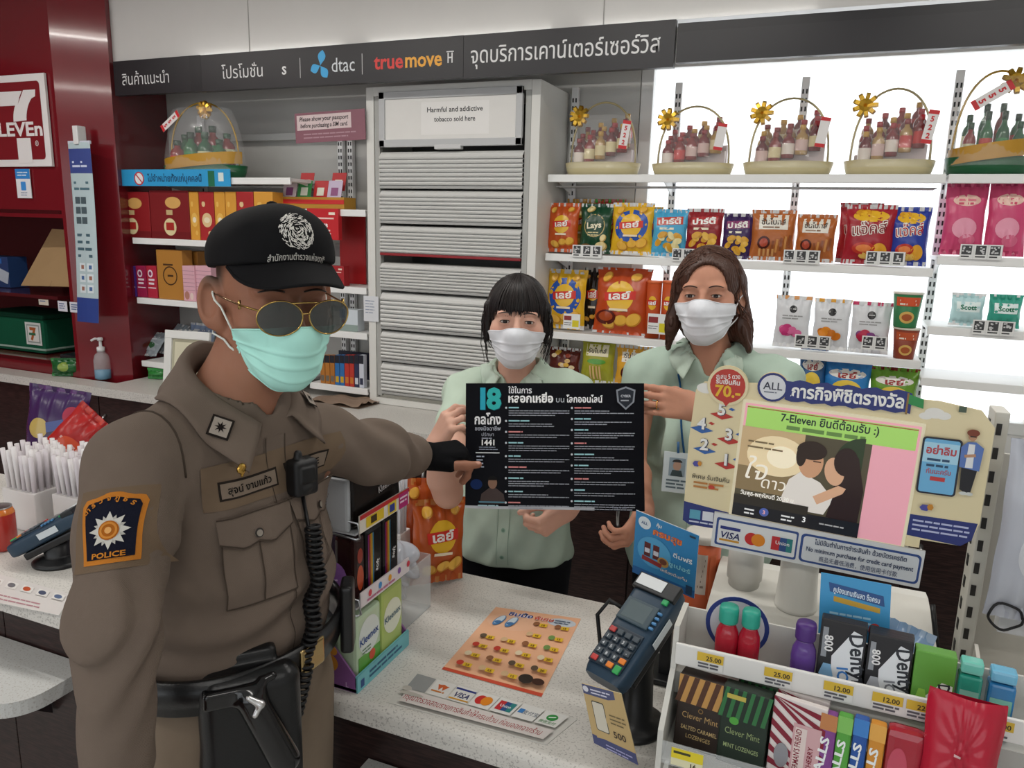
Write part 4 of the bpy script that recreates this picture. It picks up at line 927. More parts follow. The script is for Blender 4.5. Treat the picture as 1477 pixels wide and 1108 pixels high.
class SDF:
    def __init__(s): s.p = []
    def _a(s, fn, c, r, k, op='u'): s.p.append((fn, np.asarray(c, float), r, k, op)); return s
    def cone(s, a, b, ra, rb, k=0.01, op='u', flat=None, fr=1.0):
        a = np.asarray(a, float); b = np.asarray(b, float); ba = b-a; L2 = max(ba @ ba, 1e-12)
        fl = None if flat is None else nv(flat)
        def fn(P):
            v = P-a; h = np.clip(v @ ba/L2, 0, 1); q = v-h[:, None]*ba
            if fl is not None: q = q+np.outer(q @ fl, fl)*(1/fr-1)
            d = np.sqrt((q*q).sum(1))-(ra+(rb-ra)*h)
            return d*(min(1, fr) if fl is not None else 1)
        return s._a(fn, (a+b)/2, math.sqrt(L2)/2+max(ra, rb)*max(1, fr), k, op)
    def ell(s, c, r, A=None, k=0.02, op='u'):
        c = np.asarray(c, float); r = np.asarray(r, float); A = np.eye(3) if A is None else np.asarray(A, float)
        def fn(P):
            q = (P-c) @ A.T; k0 = np.sqrt(((q/r)**2).sum(1)); k1 = np.sqrt(((q/r**2)**2).sum(1))
            return k0*(k0-1)/np.maximum(k1, 1e-9)
        return s._a(fn, c, r.max(), k, op)
    def box(s, c, h, A=None, rd=0.005, k=0.005, op='u'):
        c = np.asarray(c, float); h = np.asarray(h, float)-rd; A = np.eye(3) if A is None else np.asarray(A, float)
        def fn(P):
            q = np.abs((P-c) @ A.T)-h
            return np.sqrt((np.maximum(q, 0)**2).sum(1))+np.minimum(q.max(1), 0)-rd
        return s._a(fn, c, np.linalg.norm(h)+rd, k, op)
    def cut(s, fn, k=0.004): return s._a(fn, (0, 0, 0), 1e9, k, 'i')     # keep fn<0
    def disp(s, fn): return s._a(fn, (0, 0, 0), 1e9, 0, 'd')
    def ev(s, P, prims=None):
        d = np.full(len(P), 10.0)
        for fn, c, r, k, op in (s.p if prims is None else prims):
            if op == 'd': d = d+fn(P); continue
            e = fn(P)
            if op == 'u': a, b, sg = d, e, 1
            elif op == 's': a, b, sg = -d, e, -1
            else: a, b, sg = -d, -e, -1
            if k > 0:
                h = np.clip(0.5+0.5*(b-a)/k, 0, 1); m = b*(1-h)+a*h-k*h*(1-h)
            else: m = np.minimum(a, b)
            d = sg*m
        return d
    def grad(s, P, e=0.0015):
        g = np.stack([s.ev(P+np.eye(3)[i]*e)-s.ev(P-np.eye(3)[i]*e) for i in range(3)], 1)
        return g/np.maximum(np.linalg.norm(g, axis=1, keepdims=True), 1e-9)
    def march(s, P, D, off=0.0, n=60, maxd=0.6):
        P = np.array(P, float); D = np.broadcast_to(np.asarray(D, float), P.shape); t = np.zeros(len(P))
        for _ in range(n):
            d = s.ev(P+D*t[:, None])-off; t = np.minimum(t+d*0.8, maxd)
        return P+D*t[:, None]
    def pushout(s, P, off, n=4):
        P = np.array(P, float)
        for _ in range(n):
            d = s.ev(P); m = d < off
            if not m.any(): break
            P[m] += s.grad(P[m])*(off-d[m])[:, None]
        return P
    def mesh(s, h, pad=0.02, lo=None, hi=None):
        us = [p for p in s.p if p[4] == 'u']
        if lo is None: lo = np.min([p[1]-p[2] for p in us], axis=0)-pad
        if hi is None: hi = np.max([p[1]+p[2] for p in us], axis=0)+pad
        B = 10; nb = np.ceil((hi-lo)/h/B).astype(int)+1; n = nb*B
        D = np.full(n, 1.0, dtype=np.float32)
        bi = np.stack(np.meshgrid(*[np.arange(k) for k in nb], indexing='ij'), -1).reshape(-1, 3)
        cen = lo+(bi*B+(B-1)/2)*h
        d0 = np.concatenate([s.ev(cen[i:i+20000]) for i in range(0, len(cen), 20000)])
        act = np.abs(d0) < B*h*0.87*1.25+0.006
        ins = (d0 < 0) & ~act
        for b in bi[ins]: D[b[0]*B:b[0]*B+B, b[1]*B:b[1]*B+B, b[2]*B:b[2]*B+B] = -1
        off = np.stack(np.meshgrid(*[np.arange(B)]*3, indexing='ij'), -1).reshape(-1, 3)
        ab = bi[act]; key = (ab//4); order = np.lexsort((key[:, 2], key[:, 1], key[:, 0])); ab = ab[order]; key = key[order]
        cutp = np.flatnonzero(np.any(np.diff(key, axis=0) != 0, axis=1))+1
        for grp in np.split(ab, cutp):
            if len(grp) == 0: continue
            P = lo+((grp[:, None, :]*B+off[None]).reshape(-1, 3))*h
            c = (P.min(0)+P.max(0))/2; hd = np.linalg.norm(P.max(0)-c)
            pr = [p for p in s.p if p[2] > 1e8 or np.linalg.norm(p[1]-c) < p[2]+hd+0.05]
            v = s.ev(P, pr).reshape(len(grp), B, B, B)
            for b, q in zip(grp, v): D[b[0]*B:b[0]*B+B, b[1]*B:b[1]*B+B, b[2]*B:b[2]*B+B] = q
        return surf_nets(D, lo, h)
def surf_nets(D, lo, h):
    I = D < 0; n = np.array(D.shape)
    cs = [(i, j, k) for i in (0, 1) for j in (0, 1) for k in (0, 1)]
    cnt = np.zeros(n-1, dtype=np.int8)
    for i, j, k in cs: cnt += I[i:n[0]-1+i, j:n[1]-1+j, k:n[2]-1+k]
    cell = np.argwhere((cnt > 0) & (cnt < 8))
    vals = np.stack([D[cell[:, 0]+i, cell[:, 1]+j, cell[:, 2]+k] for i, j, k in cs], 1)
    acc = np.zeros((len(cell), 3)); num = np.zeros(len(cell))
    for a in range(8):
        for b in range(a+1, 8):
            ca, cb = np.array(cs[a]), np.array(cs[b])
            if np.abs(ca-cb).sum() != 1: continue
            va, vb = vals[:, a], vals[:, b]; m = (va < 0) != (vb < 0)
            t = np.where(m, va/np.where(m, va-vb, 1), 0)
            acc += np.where(m[:, None], ca+(cb-ca)*t[:, None], 0); num += m
    V = lo+(cell+acc/num[:, None])*h
    m = n-1
    flat = (cell[:, 0]*m[1]+cell[:, 1])*m[2]+cell[:, 2]
    F = []
    for ax in range(3):
        u, v = (ax+1) % 3, (ax+2) % 3
        sl0 = [slice(None)]*3; sl1 = [slice(None)]*3; sl0[ax] = slice(0, n[ax]-1); sl1[ax] = slice(1, n[ax])
        A, Bb = I[tuple(sl0)], I[tuple(sl1)]
        e = np.argwhere(A != Bb)
        e = e[(e[:, u] > 0) & (e[:, v] > 0) & (e[:, u] < n[u]-1) & (e[:, v] < n[v]-1)]
        s = A[e[:, 0], e[:, 1], e[:, 2]]
        q = []
        for du, dv in ((1, 1), (0, 1), (0, 0), (1, 0)):
            c = e.copy(); c[:, u] -= du; c[:, v] -= dv
            q.append(np.searchsorted(flat, (c[:, 0]*m[1]+c[:, 1])*m[2]+c[:, 2]))
        q = np.stack(q, 1); q[~s] = q[~s][:, ::-1]; F.append(q)
    return V, np.concatenate(F)

def sdf_obj(name, V, F, mat, parent, base, colfn):
    """mesh from a smooth solid; colfn(centres)->(n,3) or a colour"""
    me = bpy.data.meshes.new(name); V = V-np.asarray(base)
    me.vertices.add(len(V)); me.vertices.foreach_set('co', V.astype(np.float32).ravel())
    me.loops.add(F.size); me.loops.foreach_set('vertex_index', F.astype(np.int32).ravel())
    me.polygons.add(len(F)); me.polygons.foreach_set('loop_start', np.arange(len(F), dtype=np.int32)*4)
    me.polygons.foreach_set('use_smooth', np.ones(len(F), bool))
    me.materials.append(mat); me.update(calc_edges=True)
    at = me.attributes.new('Col', 'FLOAT_COLOR', 'POINT')
    C = np.ones((len(V), 4), np.float32)
    C[:, :3] = colfn(V+np.asarray(base)) if callable(colfn) else lin(colfn)
    at.data.foreach_set('color', C.ravel())
    o = bpy.data.objects.new(name, me); COL.objects.link(o); o.parent = parent
    return o
def mb_obj(mb, name, mat, parent, base, **k):
    b = np.asarray(base); mb.V = [tuple(np.asarray(v)-b) for v in mb.V]
    return mb.build(name, mat, parent, **k)
def drape(sheet, sd, O, U, V, N, off=0.001, back=0.08, mb=None):
    """lay a print on a solid: shoot against N from O + xU + yV"""
    mb = mb or MB(); O = np.asarray(O, float); U = nv(U); V = nv(V); N = nv(N)
    def f(pts, l):
        P = np.array([O+U*x+V*y+N*back for x, y in pts])
        return sd.march(P, -N, off+l, maxd=back+0.12)
    return sheet.into(mb, f, smooth=True)

class Frame:
    """X = person's right, Y = forward, Z = up"""
    def __init__(s, o, fwd, up=(0, 0, 1)):
        s.o = np.asarray(o, float); s.Y = nv(fwd); u = np.asarray(up, float); s.X = nv(np.cross(s.Y, u)); s.Z = np.cross(s.X, s.Y)
        s.A = np.stack([s.X, s.Y, s.Z])
    def __call__(s, x, y, z): return s.o+s.X*x+s.Y*y+s.Z*z
    def loc(s, P): return (P-s.o) @ s.A.T

def head_prims(S, H, sc=1.0, male=False, neck=None, rn=0.052):
    e = lambda c, r, k=0.02, op='u': S.ell(H(*(np.array(c)*sc)), np.array(r)*sc, H.A, k, op)
    e((0, -0.012, 0.030), (0.074, 0.094, 0.083)); e((0, 0.026, -0.030), (0.060, 0.062, 0.082), 0.03)
    e((0, 0.044, -0.078), (0.042 if not male else 0.047, 0.044, 0.038), 0.03)
    for q in (-1, 1):
        e((q*0.043, 0.052, -0.030), (0.026, 0.028, 0.026), 0.02); e((q*0.030, 0.074, 0.016), (0.022, 0.014, 0.009), 0.014)
    S.cone(H(0, 0.088*sc, 0.0), H(0, 0.108*sc, -0.040*sc), 0.007*sc, 0.0125*sc, 0.012)
    for q in (-1, 1): e((q*0.013, 0.098, -0.043), (0.009, 0.011, 0.009), 0.008)
    e((0, 0.086, -0.072), (0.022, 0.012, 0.008), 0.008)
    for q in (-1, 1):
        e((q*0.031, 0.096, -0.003), (0.017, 0.016, 0.011), 0.012, 's')
        e((q*0.031, 0.0755, -0.004), (0.0165, 0.0145, 0.0125), 0.006)
    es = 1.22 if male else 1.0
    for q in (-1, 1):      # ears
        B = H.A.copy(); a = q*(0.62 if male else 0.35)
        X2 = H.X*math.cos(a)+H.Y*math.sin(a); Y2 = -H.X*math.sin(a)+H.Y*math.cos(a)
        E = np.stack([X2, Y2, H.Z])
        S.ell(H(q*(0.085 if male else 0.080)*sc, -0.016*sc, -0.012*sc), np.array((0.0085, 0.019, 0.032))*sc*es, E, 0.008)
        S.ell(H(q*0.077*sc, -0.006*sc, -0.040*sc), np.array((0.006, 0.009, 0.011))*sc, E, 0.008)
        S.ell(H(q*(0.0895 if male else 0.087)*sc, -0.012*sc, -0.010*sc), np.array((0.006, 0.011, 0.020))*sc*es, E, 0.005, 's')
    if neck is not None: S.cone(H(0, -0.022*sc, -0.05*sc), neck, rn, rn*1.12, 0.025)
    return S
def eye_cut(S, H, sc=1.0, op=0.0042):
    for q in (-1, 1): S.ell(H(q*0.031*sc, 0.0905*sc, -0.004*sc), (0.0135*sc, 0.012*sc, op*sc), H.A, 0.0015, 's')
def eyes(H, sc, parent, base, iris='#2a1710', gaze=(0, 1, 0), lid=0.0043):
    for q in (-1, 1):
        c = H(q*0.031*sc, 0.0765*sc, -0.004*sc); g = nv(H.X*gaze[0]+H.Y*gaze[1]+H.Z*gaze[2]); Fz = Frame(c, g, H.Z)
        mb = MB(); r = 0.0118*sc
        def cf(p):
            v = nv(np.asarray(p)-c); a = math.degrees(math.acos(max(-1, min(1, v @ g))))
            return '#0a0808' if a < 13 else (iris if a < 29 else '#d9d2cc')
        mb.grid(lambda a, b: Fz(r*math.sin(PI*b)*math.cos(2*PI*a), r*math.cos(PI*b), r*math.sin(PI*b)*math.sin(2*PI*a)), 28, 36, cf, wrapu=True)
        mb_obj(mb, 'eye', M('wet_eye', rough=0.08, var=0.0), parent, base)
    mb = MB()
    for q in (-1, 1):
        for up, r in ((1, 0.0013), (-1, 0.0005)):
            P = []
            for i in range(11):
                u = i/10*2-1; x = 0.0135*u; z = up*lid*math.sqrt(max(0, 1-u*u)); y = math.sqrt(max(0, 0.0152**2-x*x-z*z*1.2))
                P.append(H((q*0.031+x)*sc, (0.0755+y+0.0003)*sc, (-0.004+z)*sc))
            mb.tube(P, [r*sc*(0.5+0.5*math.sin(PI*i/10)) for i in range(11)], 6, '#17100e')
    mb_obj(mb, 'eyelashes', HAIR(), parent, base)
def brows(S, H, sc, parent, base, col, arch=0.004, thick=0.0032):
    for q in (-1, 1):
        P = [H(q*(0.014+0.034*i/10)*sc, 0.13*sc, (0.017+arch*math.sin(PI*(i/10)*0.75)-0.004*(i/10)**2)*sc) for i in range(11)]
        P = S.march(P, -H.Y, 0.0006, maxd=0.12); mb = MB()
        mb.tube(P, [thick*sc*(0.55+0.5*math.sin(PI*(0.15+0.8*i/10))) for i in range(11)], 8, col, flat=0.45); mb_obj(mb, 'eyebrow', HAIR(), parent, base)

def hand_prims(S, W, d, n, right, curls, spread=0.0, thumb=None, sc=1.0, nails=None, glove=None, elbow=None, spc=None):
    """W wrist, d towards the fingers, n palm normal; curls: 4 x (a1, a2, a3) degrees towards the palm"""
    d = nv(d); n = nv(np.asarray(n)-d*(np.asarray(n) @ d)); sd = np.cross(d, n) if right else np.cross(n, d)
    kn = []
    for i, (o, f) in enumerate(((0.028, 0.086), (0.0095, 0.090), (-0.0095, 0.086), (-0.0275, 0.079))):
        K = W+(sd*o+d*f)*sc; kn.append(K)
        S.cone(W+(sd*o*0.62+d*0.008)*sc, K, 0.0135*sc, 0.0105*sc, 0.012)
        if glove is not None: glove.cone(W+(sd*o*0.62+d*-0.012)*sc, K, 0.0165*sc, 0.0135*sc, 0.012)
    S.ell(W+(d*0.035+sd*0.022+n*0.008)*sc, np.array((0.03, 0.018, 0.016))*sc, np.stack([d, sd, n]), 0.012)
    for i, (L, r) in enumerate(((0.070, 0.0082), (0.078, 0.0084), (0.072, 0.0080), (0.057, 0.0071))):
        p = kn[i]; a = 0; fan = (1.5-i)*spread
        for j, (fr, rr0, rr1) in enumerate(((0.46, 1.08, 0.98), (0.30, 0.98, 0.9), (0.24, 0.9, 0.76))):
            a += R_(curls[i][j]); dd = nv((d*math.cos(fan)+sd*math.sin(fan))*math.cos(a)+n*math.sin(a))
            q = p+dd*L*fr*sc; S.cone(p, q, r*rr0*sc, r*rr1*sc, 0.004)
            if glove is not None and j == 0: glove.cone(p, p+dd*L*fr*0.75*sc, r*1.08*sc+0.003, r*1.05*sc+0.0028, 0.004)
            p0 = p; p = q
        if nails is not None:
            up = nv(-n*math.cos(a)+d*math.sin(a)); nails.append((p+up*r*0.7*sc+dd*0.001, 0.0052*sc))
    t = thumb or ((0.55, 0.6, 0.35), (0.3, 0.9, 0.2), (0.1, 0.95, 0.2))
    p = W+(d*0.022+sd*0.024+n*0.006)*sc
    for j, (L, r0, r1) in enumerate(((0.042, 0.0145, 0.011), (0.032, 0.0105, 0.0095), (0.027, 0.0095, 0.0075))):
        dd = nv(sd*t[j][0]+d*t[j][1]+n*t[j][2]); q = p+dd*L*sc; S.cone(p, q, r0*sc, r1*sc, 0.006)
        if glove is not None and j == 0: glove.cone(p, q, r0*sc+0.003, r1*sc+0.003, 0.006)
        p = q
    if nails is not None: nails.append((p+nv(-n+sd*0.2)*0.006*sc, 0.0055*sc))
    if elbow is not None:
        e = np.asarray(elbow); f = nv(W-e)
        S.cone(e, e+(W-e)*0.35, 0.032*sc, 0.036*sc, 0.02); S.cone(e+(W-e)*0.35, W, 0.036*sc, 0.023*sc, 0.02)
        S.cone(W-f*0.01, W+d*0.015*sc, 0.024*sc, 0.025*sc, 0.015, flat=n, fr=0.75)
        if glove is not None: glove.cone(W-f*0.03*sc, W+d*0.012*sc, 0.030*sc, 0.029*sc, 0.012)
    return sd
def skin_cols(base, nails=(), spots=()):
    b = np.array(lin(base))
    def fn(P):
        C = np.tile(b, (len(P), 1)).astype(np.float32)
        for c, r in nails:
            m = ((P-c)**2).sum(1) < r*r; C[m] = b*0.5+np.array(lin('#d9a99a'))*0.55
        for c, r, col, sf in spots:
            w = np.clip((r-np.sqrt(((P-c)**2).sum(1)))/sf, 0, 1)[:, None]; C = C*(1-w)+np.array(lin(col))*w
        return C
    return fn
def mask_part(H, sc, hull, parent, base, col, loopcol, drop=0.0, wide=74, crease=True, body=None):
    C0 = H(0, 0.012*sc, -0.055*sc); NU, NV = 56, 40
    def dirs(a, b):
        th = R_(wide*a); s2 = abs(a)**2.2
        top = 22-drop-5*s2; bot = -50+26*s2
        ph = R_(top+(bot-top)*b); return math.sin(th)*math.cos(ph), math.cos(th)*math.cos(ph), math.sin(ph)
    Ds = []; offs = []
    for j in range(NV+1):
        for i in range(NU+1):
            a = i/NU*2-1; b = j/NV; x, y, z = dirs(a, b); Ds.append(H.X*x+H.Y*y+H.Z*z)
            pl = sum(0.0028*math.exp(-max(0, (c-b))*34)*(b <= c) for c in (0.30, 0.48, 0.66)) if crease else 0
            offs.append(0.0045+pl*(1-0.3*abs(a))+0.0015*math.sin(9*a+5*b)*math.sin(7*b+a*4))
    Ds = np.array(Ds); offs = np.array(offs)
    P = C0+Ds*0.22; t = np.zeros(len(P))
    for _ in range(50): t = np.minimum(t+0.8*(hull.ev(P-Ds*t[:, None])-offs), 0.2)
    P = P-Ds*t[:, None]
    mb = MB(); V = [tuple(p) for p in P]; W = NU+1
    F = [(j*W+i, (j+1)*W+i, (j+1)*W+i+1, j*W+i+1) for j in range(NV) for i in range(NU)]
    mb.add(V, F, col, True)
    mb.add([tuple(p-dd*0.0015) for p, dd in zip(P, Ds)], [f[::-1] for f in F], col, True)
    for row in (0, NV):
        mb.tube([P[row*W+i] for i in range(W)], 0.0013, 6, col)
    for cl in (0, 1, NU-1, NU):
        mb.tube([P[j*W+cl] for j in range(NV+1)], 0.0013, 6, col)
    m = mb_obj(mb, 'face_mask', M('mask_fabric', rough=0.85, var=0.03, weave=0.1, bscale=500, spec=0.2), parent, base)
    for q, i in ((-1, 0), (1, NU)):
        mb = MB()
        for j, zz in ((0, 0.012), (NV, -0.046)):
            a = P[j*W+i]; e = H(q*0.0795*sc, -0.022*sc, zz*sc); m1 = (a+e)/2+H.X*q*0.002
            e2 = H(q*0.077*sc, -0.030*sc, (zz*0.5-0.01)*sc); PL = [a*(1-u)+m1*u for u in (0, 0.5)]+[m1*(1-u)+e*u for u in (0, 0.33, 0.66)]+[e, e2]
            mb.tube([PL[0]]+list((body or hull).pushout(np.array(PL[1:]), 0.0022, 6)), 0.0016, 6, loopcol)
        mb_obj(mb, 'ear_loop', CLOTH(), m, base)
    return m
def collar(sd, C, fr, rn, zc0, zc1, w0, w1, front=160, off=0.004, open_=0.0, tipb=0.12, tipf=0.35):
    """folded collar round the neck; returns a builder. C centre, fr body frame"""
    NT, NR = 64, 8; G = []
    for i in range(NT+1):
        t = i/NT*2-1; ph = R_(front*t); dr = -fr.Y*math.cos(ph)+fr.X*math.sin(ph); k = abs(t)
        zc = zc0+(zc1-zc0)*k**1.5; w = w0+(w1-w0)*k**2.5
        rr = rn*(1+open_*k**2)
        tang = nv(fr.Y*math.sin(abs(ph))+fr.X*math.copysign(1, t)*math.cos(ph)) if k > 0 else fr.X
        for j in range(NR+1):
            u = j/NR
            if u < 0.3: q = u/0.3; p = C+dr*(rr-0.006*(1-q))+fr.Z*(zc-0.035*(1-q))
            else:
                q = (u-0.3)/0.7
                sp = k**4*0.052*q
                p = C+dr*(rr+0.004+w*0.62*q)+fr.Z*(zc+0.004*math.sin(PI*min(1, q*2.5))-w*0.86*q)-tang*sp*tipb+fr.Y*sp*tipf
            G.append(p)
    G = np.array(G).reshape(NT+1, NR+1, 3)
    out = G[:, 3:].reshape(-1, 3); G[:, 3:] = sd.pushout(out, off).reshape(NT+1, NR-2, 3)
    return G
def collar_obj(G, col, mat, parent, base, th=0.0025, name='collar'):
    NT, NR = G.shape[0]-1, G.shape[1]-1
    mb = MB(); V = [tuple(p) for p in G.reshape(-1, 3)]; W = NR+1
    F = [(i*W+j, i*W+j+1, (i+1)*W+j+1, (i+1)*W+j) for i in range(NT) for j in range(NR)]
    mb.add(V, F, col, True); o = mb_obj(mb, name, mat, parent, base)
    m = o.modifiers.new('th', 'SOLIDIFY'); m.thickness = th; m.offset = 0
    return o
def strands(mb, paths, r, col, seed=0, seg=5):
    rnd = random.Random(seed)
    for P in paths:
        n = len(P); c = np.array(lin(col))*rnd.uniform(0.75, 1.3)
        mb.tube(P, [r*(0.35+0.65*math.sin(PI*(0.12+0.83*i/(n-1)))) for i in range(n)], seg, tuple(c), cap=False)
def belt_ring(sd, c, X, Y, z0, z1, off, th, n=72, rmax=0.35):
    rows = []
    for z in (z0, z1):
        P = np.array([np.asarray(c)+np.array([0, 0, z-c[2]])+rmax*(X*math.cos(2*PI*i/n)+Y*math.sin(2*PI*i/n)) for i in range(n)])
        Dn = np.array([-(X*math.cos(2*PI*i/n)+Y*math.sin(2*PI*i/n)) for i in range(n)])
        q = sd.march(P, Dn, off, maxd=rmax); rows.append((q, q-Dn*th))
    (a0, b0), (a1, b1) = rows; mb = MB()
    V = [tuple(p) for p in np.concatenate([a0, b0, b1, a1])]
    F = []
    for k in range(4):
        for i in range(n): F.append((k*n+i, k*n+(i+1) % n, ((k+1) % 4)*n+(i+1) % n, ((k+1) % 4)*n+i))
    mb.add(V, F, '#0f1012', True); return mb
# ------------------------------------------------------------------ cashiers
MINT = M('mint_shirt_cloth', rough=0.9, var=0.05, vscale=30, weave=0.25, bscale=420, spec=0.15)
def legs_and_shoes(t, base, F, hipz, col):
    S = SDF(); S.ell(F(0, 0, hipz), (0.150, 0.108, 0.11), F.A, 0.03)
    for q in (-1, 1):
        S.cone(F(q*0.085, 0, hipz-0.05), F(q*0.09, 0.01, 0.48), 0.088, 0.06, 0.03); S.cone(F(q*0.09, 0.01, 0.48), F(q*0.09, -0.01, 0.07), 0.06, 0.05, 0.03)
    S.cut(lambda P: P[:, 2]-(hipz+0.03), 0.004)
    V, Fa = S.mesh(0.009); sdf_obj('trousers', V, Fa, CLOTH(), t, base, col)
    for q in (-1, 1):
        S = SDF(); S.cone(F(q*0.09, -0.03, 0.035), F(q*0.095, 0.11, 0.03), 0.036, 0.032, 0.02); S.ell(F(q*0.09, -0.02, 0.06), (0.04, 0.055, 0.045), F.A, 0.03); S.cut(lambda P: 0.004-P[:, 2], 0.004)
        V, Fa = S.mesh(0.007); sdf_obj('shoe', V, Fa, LEATHER(), t, base, '#1a1718')
def shirt_sdf(F, neck, sh, el, sleeve, bust, wide=1.0, hem=0.86):
    """sh, el: shoulder and elbow points (right, left)"""
    S = SDF(); zt = neck[2]
    c = F.loc(np.array([neck]))[0]
    T = lambda x, y, z: F(c[0]+x, c[1]+y, z)
    S.ell(T(0, -0.01, zt-0.20), (0.155*wide, 0.105*wide, 0.17), F.A, 0.03)
    for q in (-1, 1): S.ell(T(q*0.07, 0.075, zt-0.22), np.array((0.07, 0.055, 0.065))*bust, F.A, 0.05)
    S.ell(T(0, 0, zt-0.38), (0.150*wide, 0.115*wide, 0.16), F.A, 0.05); S.ell(T(0, 0, zt-0.50), (0.168*wide, 0.128*wide, 0.12), F.A, 0.05); S.cone(F(c[0], c[1], 0.92), F(c[0], c[1], 0.76), 0.165*wide, 0.170*wide, 0.05, flat=F.Y, fr=0.76)
    S.cone(T(0, -0.005, zt+0.01), sh[0], 0.060, 0.053, 0.04); S.cone(T(0, -0.005, zt+0.01), sh[1], 0.060, 0.053, 0.04)
    for q, sl in zip((0, 1), sleeve):
        a, b = np.asarray(sh[q]), np.asarray(el[q]); S.cone(a, a+(b-a)*sl, 0.058, 0.058, 0.035)
    return S
def woman(name, label, base, F, neck, H, sc, skin, sh, el, wr, hands, sleeve, hairfn, shirtcol, bust=1.0, wide=1.0, hem=0.80, drop=0.0, gaze=(0, 1, 0), browcol='#1a1210', arch=0.004):
    t = thing(name, label, 'person', tuple(base))
    S = SDF(); nails = []
    head_prims(S, H, sc, neck=neck-np.array([0, 0, 0.02]), rn=0.047); hull = SDF(); head_prims(hull, H, sc)
    hull.cone(H(0, 0.098*sc, -0.035*sc), H(0, 0.080*sc, -0.09*sc), 0.013*sc, 0.018*sc, 0.045)
    eye_cut(S, H, sc, 0.0036)
    for q in (0, 1):
        W, d, n, curls, th, spread = hands[q]
        hand_prims(S, np.asarray(wr[q]), d, n, q == 0, curls, spread, th, 0.95, nails, None, el[q])
        S.cone(sh[q], el[q], 0.038, 0.033, 0.02)
    zt = neck[2]
    S.cone(neck, neck-np.array([0, 0, 0.09]), 0.050, 0.055, 0.03); S.cone(np.asarray(sh[0])-np.array([0, 0, 0.02]), np.asarray(sh[1])-np.array([0, 0, 0.02]), 0.034, 0.034, 0.03)
    S.ell(neck-np.array([0, 0, 0.28])-F.Y*0.01, (0.12, 0.075, 0.20), F.A, 0.03); S.ell(neck-np.array([0, 0, 0.46]), (0.12, 0.075, 0.10), F.A, 0.03)
    V, Fa = S.mesh(0.0027)
    ck = H(0.045*sc, 0.075*sc, -0.03*sc); ck2 = H(-0.045*sc, 0.075*sc, -0.03*sc)
    sdf_obj('body', V, Fa, SKIN(), t, base, skin_cols(skin, nails, [(ck, 0.03, '#c98a74', 0.05), (ck2, 0.03, '#c98a74', 0.05)]))
    eyes(H, sc, t, base, gaze=gaze, lid=0.0036); brows(S, H, sc, t, base, browcol, arch)
    mask_part(H, sc, hull, t, base, '#dfe1e6', '#e4e4e6', drop, body=S)
    # shirt
    G = shirt_sdf(F, neck, sh, el, sleeve, bust, wide, hem)
    full = SDF(); full.p = list(G.p)
    for q in (0, 1):
        a, b = np.asarray(sh[q]), np.asarray(el[q]); ax = nv(b-a); e = a+(b-a)*sleeve[q]
        full.cone(e-ax*0.03+ax*0.046, e+ax*0.2, 0.075, 0.085, 0.004, 's')
    full.disp(lambda P: 0.0042*np.sin(38*P[:, 2]+14*P[:, 0]+6*np.sin(9*P[:, 1]))*np.sin(23*P[:, 0]+11*P[:, 2])+0.0028*np.sin(70*P[:, 0]-40*P[:, 2]+3*np.sin(20*P[:, 1])))
    nb = neck+np.array([0, 0, 0.03])
    full.cone(nb+F.Y*0.01, nb+np.array([0, 0, 0.1]), 0.058, 0.062, 0.006, 's')
    full.cone(nb+F.Y*0.055-np.array([0, 0, 0.05]), nb+F.Y*0.085+np.array([0, 0, 0.05]), 0.012, 0.05, 0.006, 's')
    full.cut(lambda P: hem-P[:, 2], 0.004)
    V, Fa = full.mesh(0.0048)
    o = sdf_obj('shirt', V, Fa, MINT, t, base, shirtcol)
    # placket with buttons, draped
    s = Sheet(0.0006); s.rect(-0.017, -0.50, 0.034, 0.41, shirtcol, nx=3, ny=30); s.up(); s.rect(-0.0165, -0.50, 0.0012, 0.41, '#7f9a86', ny=30); s.rect(0.0153, -0.50, 0.0012, 0.41, '#7f9a86', ny=30)
    mb = drape(s, full, neck+F.Y*0.2, F.X, F.Z, F.Y, 0.0015, 0.05); mb_obj(mb, 'placket', MINT, o, base)
    for k in range(6):
        s = Sheet(0.0008); s.disc(0, -0.10-0.075*k, 0.006, 0.006, '#8fae9a', rings=1); s.up(); s.disc(0, -0.10-0.075*k, 0.0035, 0.0035, '#6f8f7c')
        mb_obj(drape(s, full, neck+F.Y*0.2, F.X, F.Z, F.Y, 0.003, 0.05), 'button', SATIN(), o, base)
    C = neck+np.array([0, 0, 0.012])
    CG = collar(full, C, F, 0.056, 0.032, 0.0, 0.036, 0.058, front=152, open_=0.18); collar_obj(CG, '#c3d3c4', MINT, o, base)
    # lanyard
    for q in (-1, 1):
        P = []
        for i in range(24):
            u = i/23; P.append(neck+F.X*q*(0.074-0.058*u)+F.Y*(0.16)+F.Z*(-0.035-0.29*u))
        P = full.march(np.array(P), -F.Y, 0.005, maxd=0.3)
        mb = MB(); mb.tube(P, 0.006, 6, '#23527e', flat=0.35); mb_obj(mb, 'lanyard', CLOTH(), t, base)
    hairfn(t, base, H, sc)
    legs_and_shoes(t, base, F, 0.84, '#191a1e')
    return t, full

def curl(*a): return [list(x) for x in a]
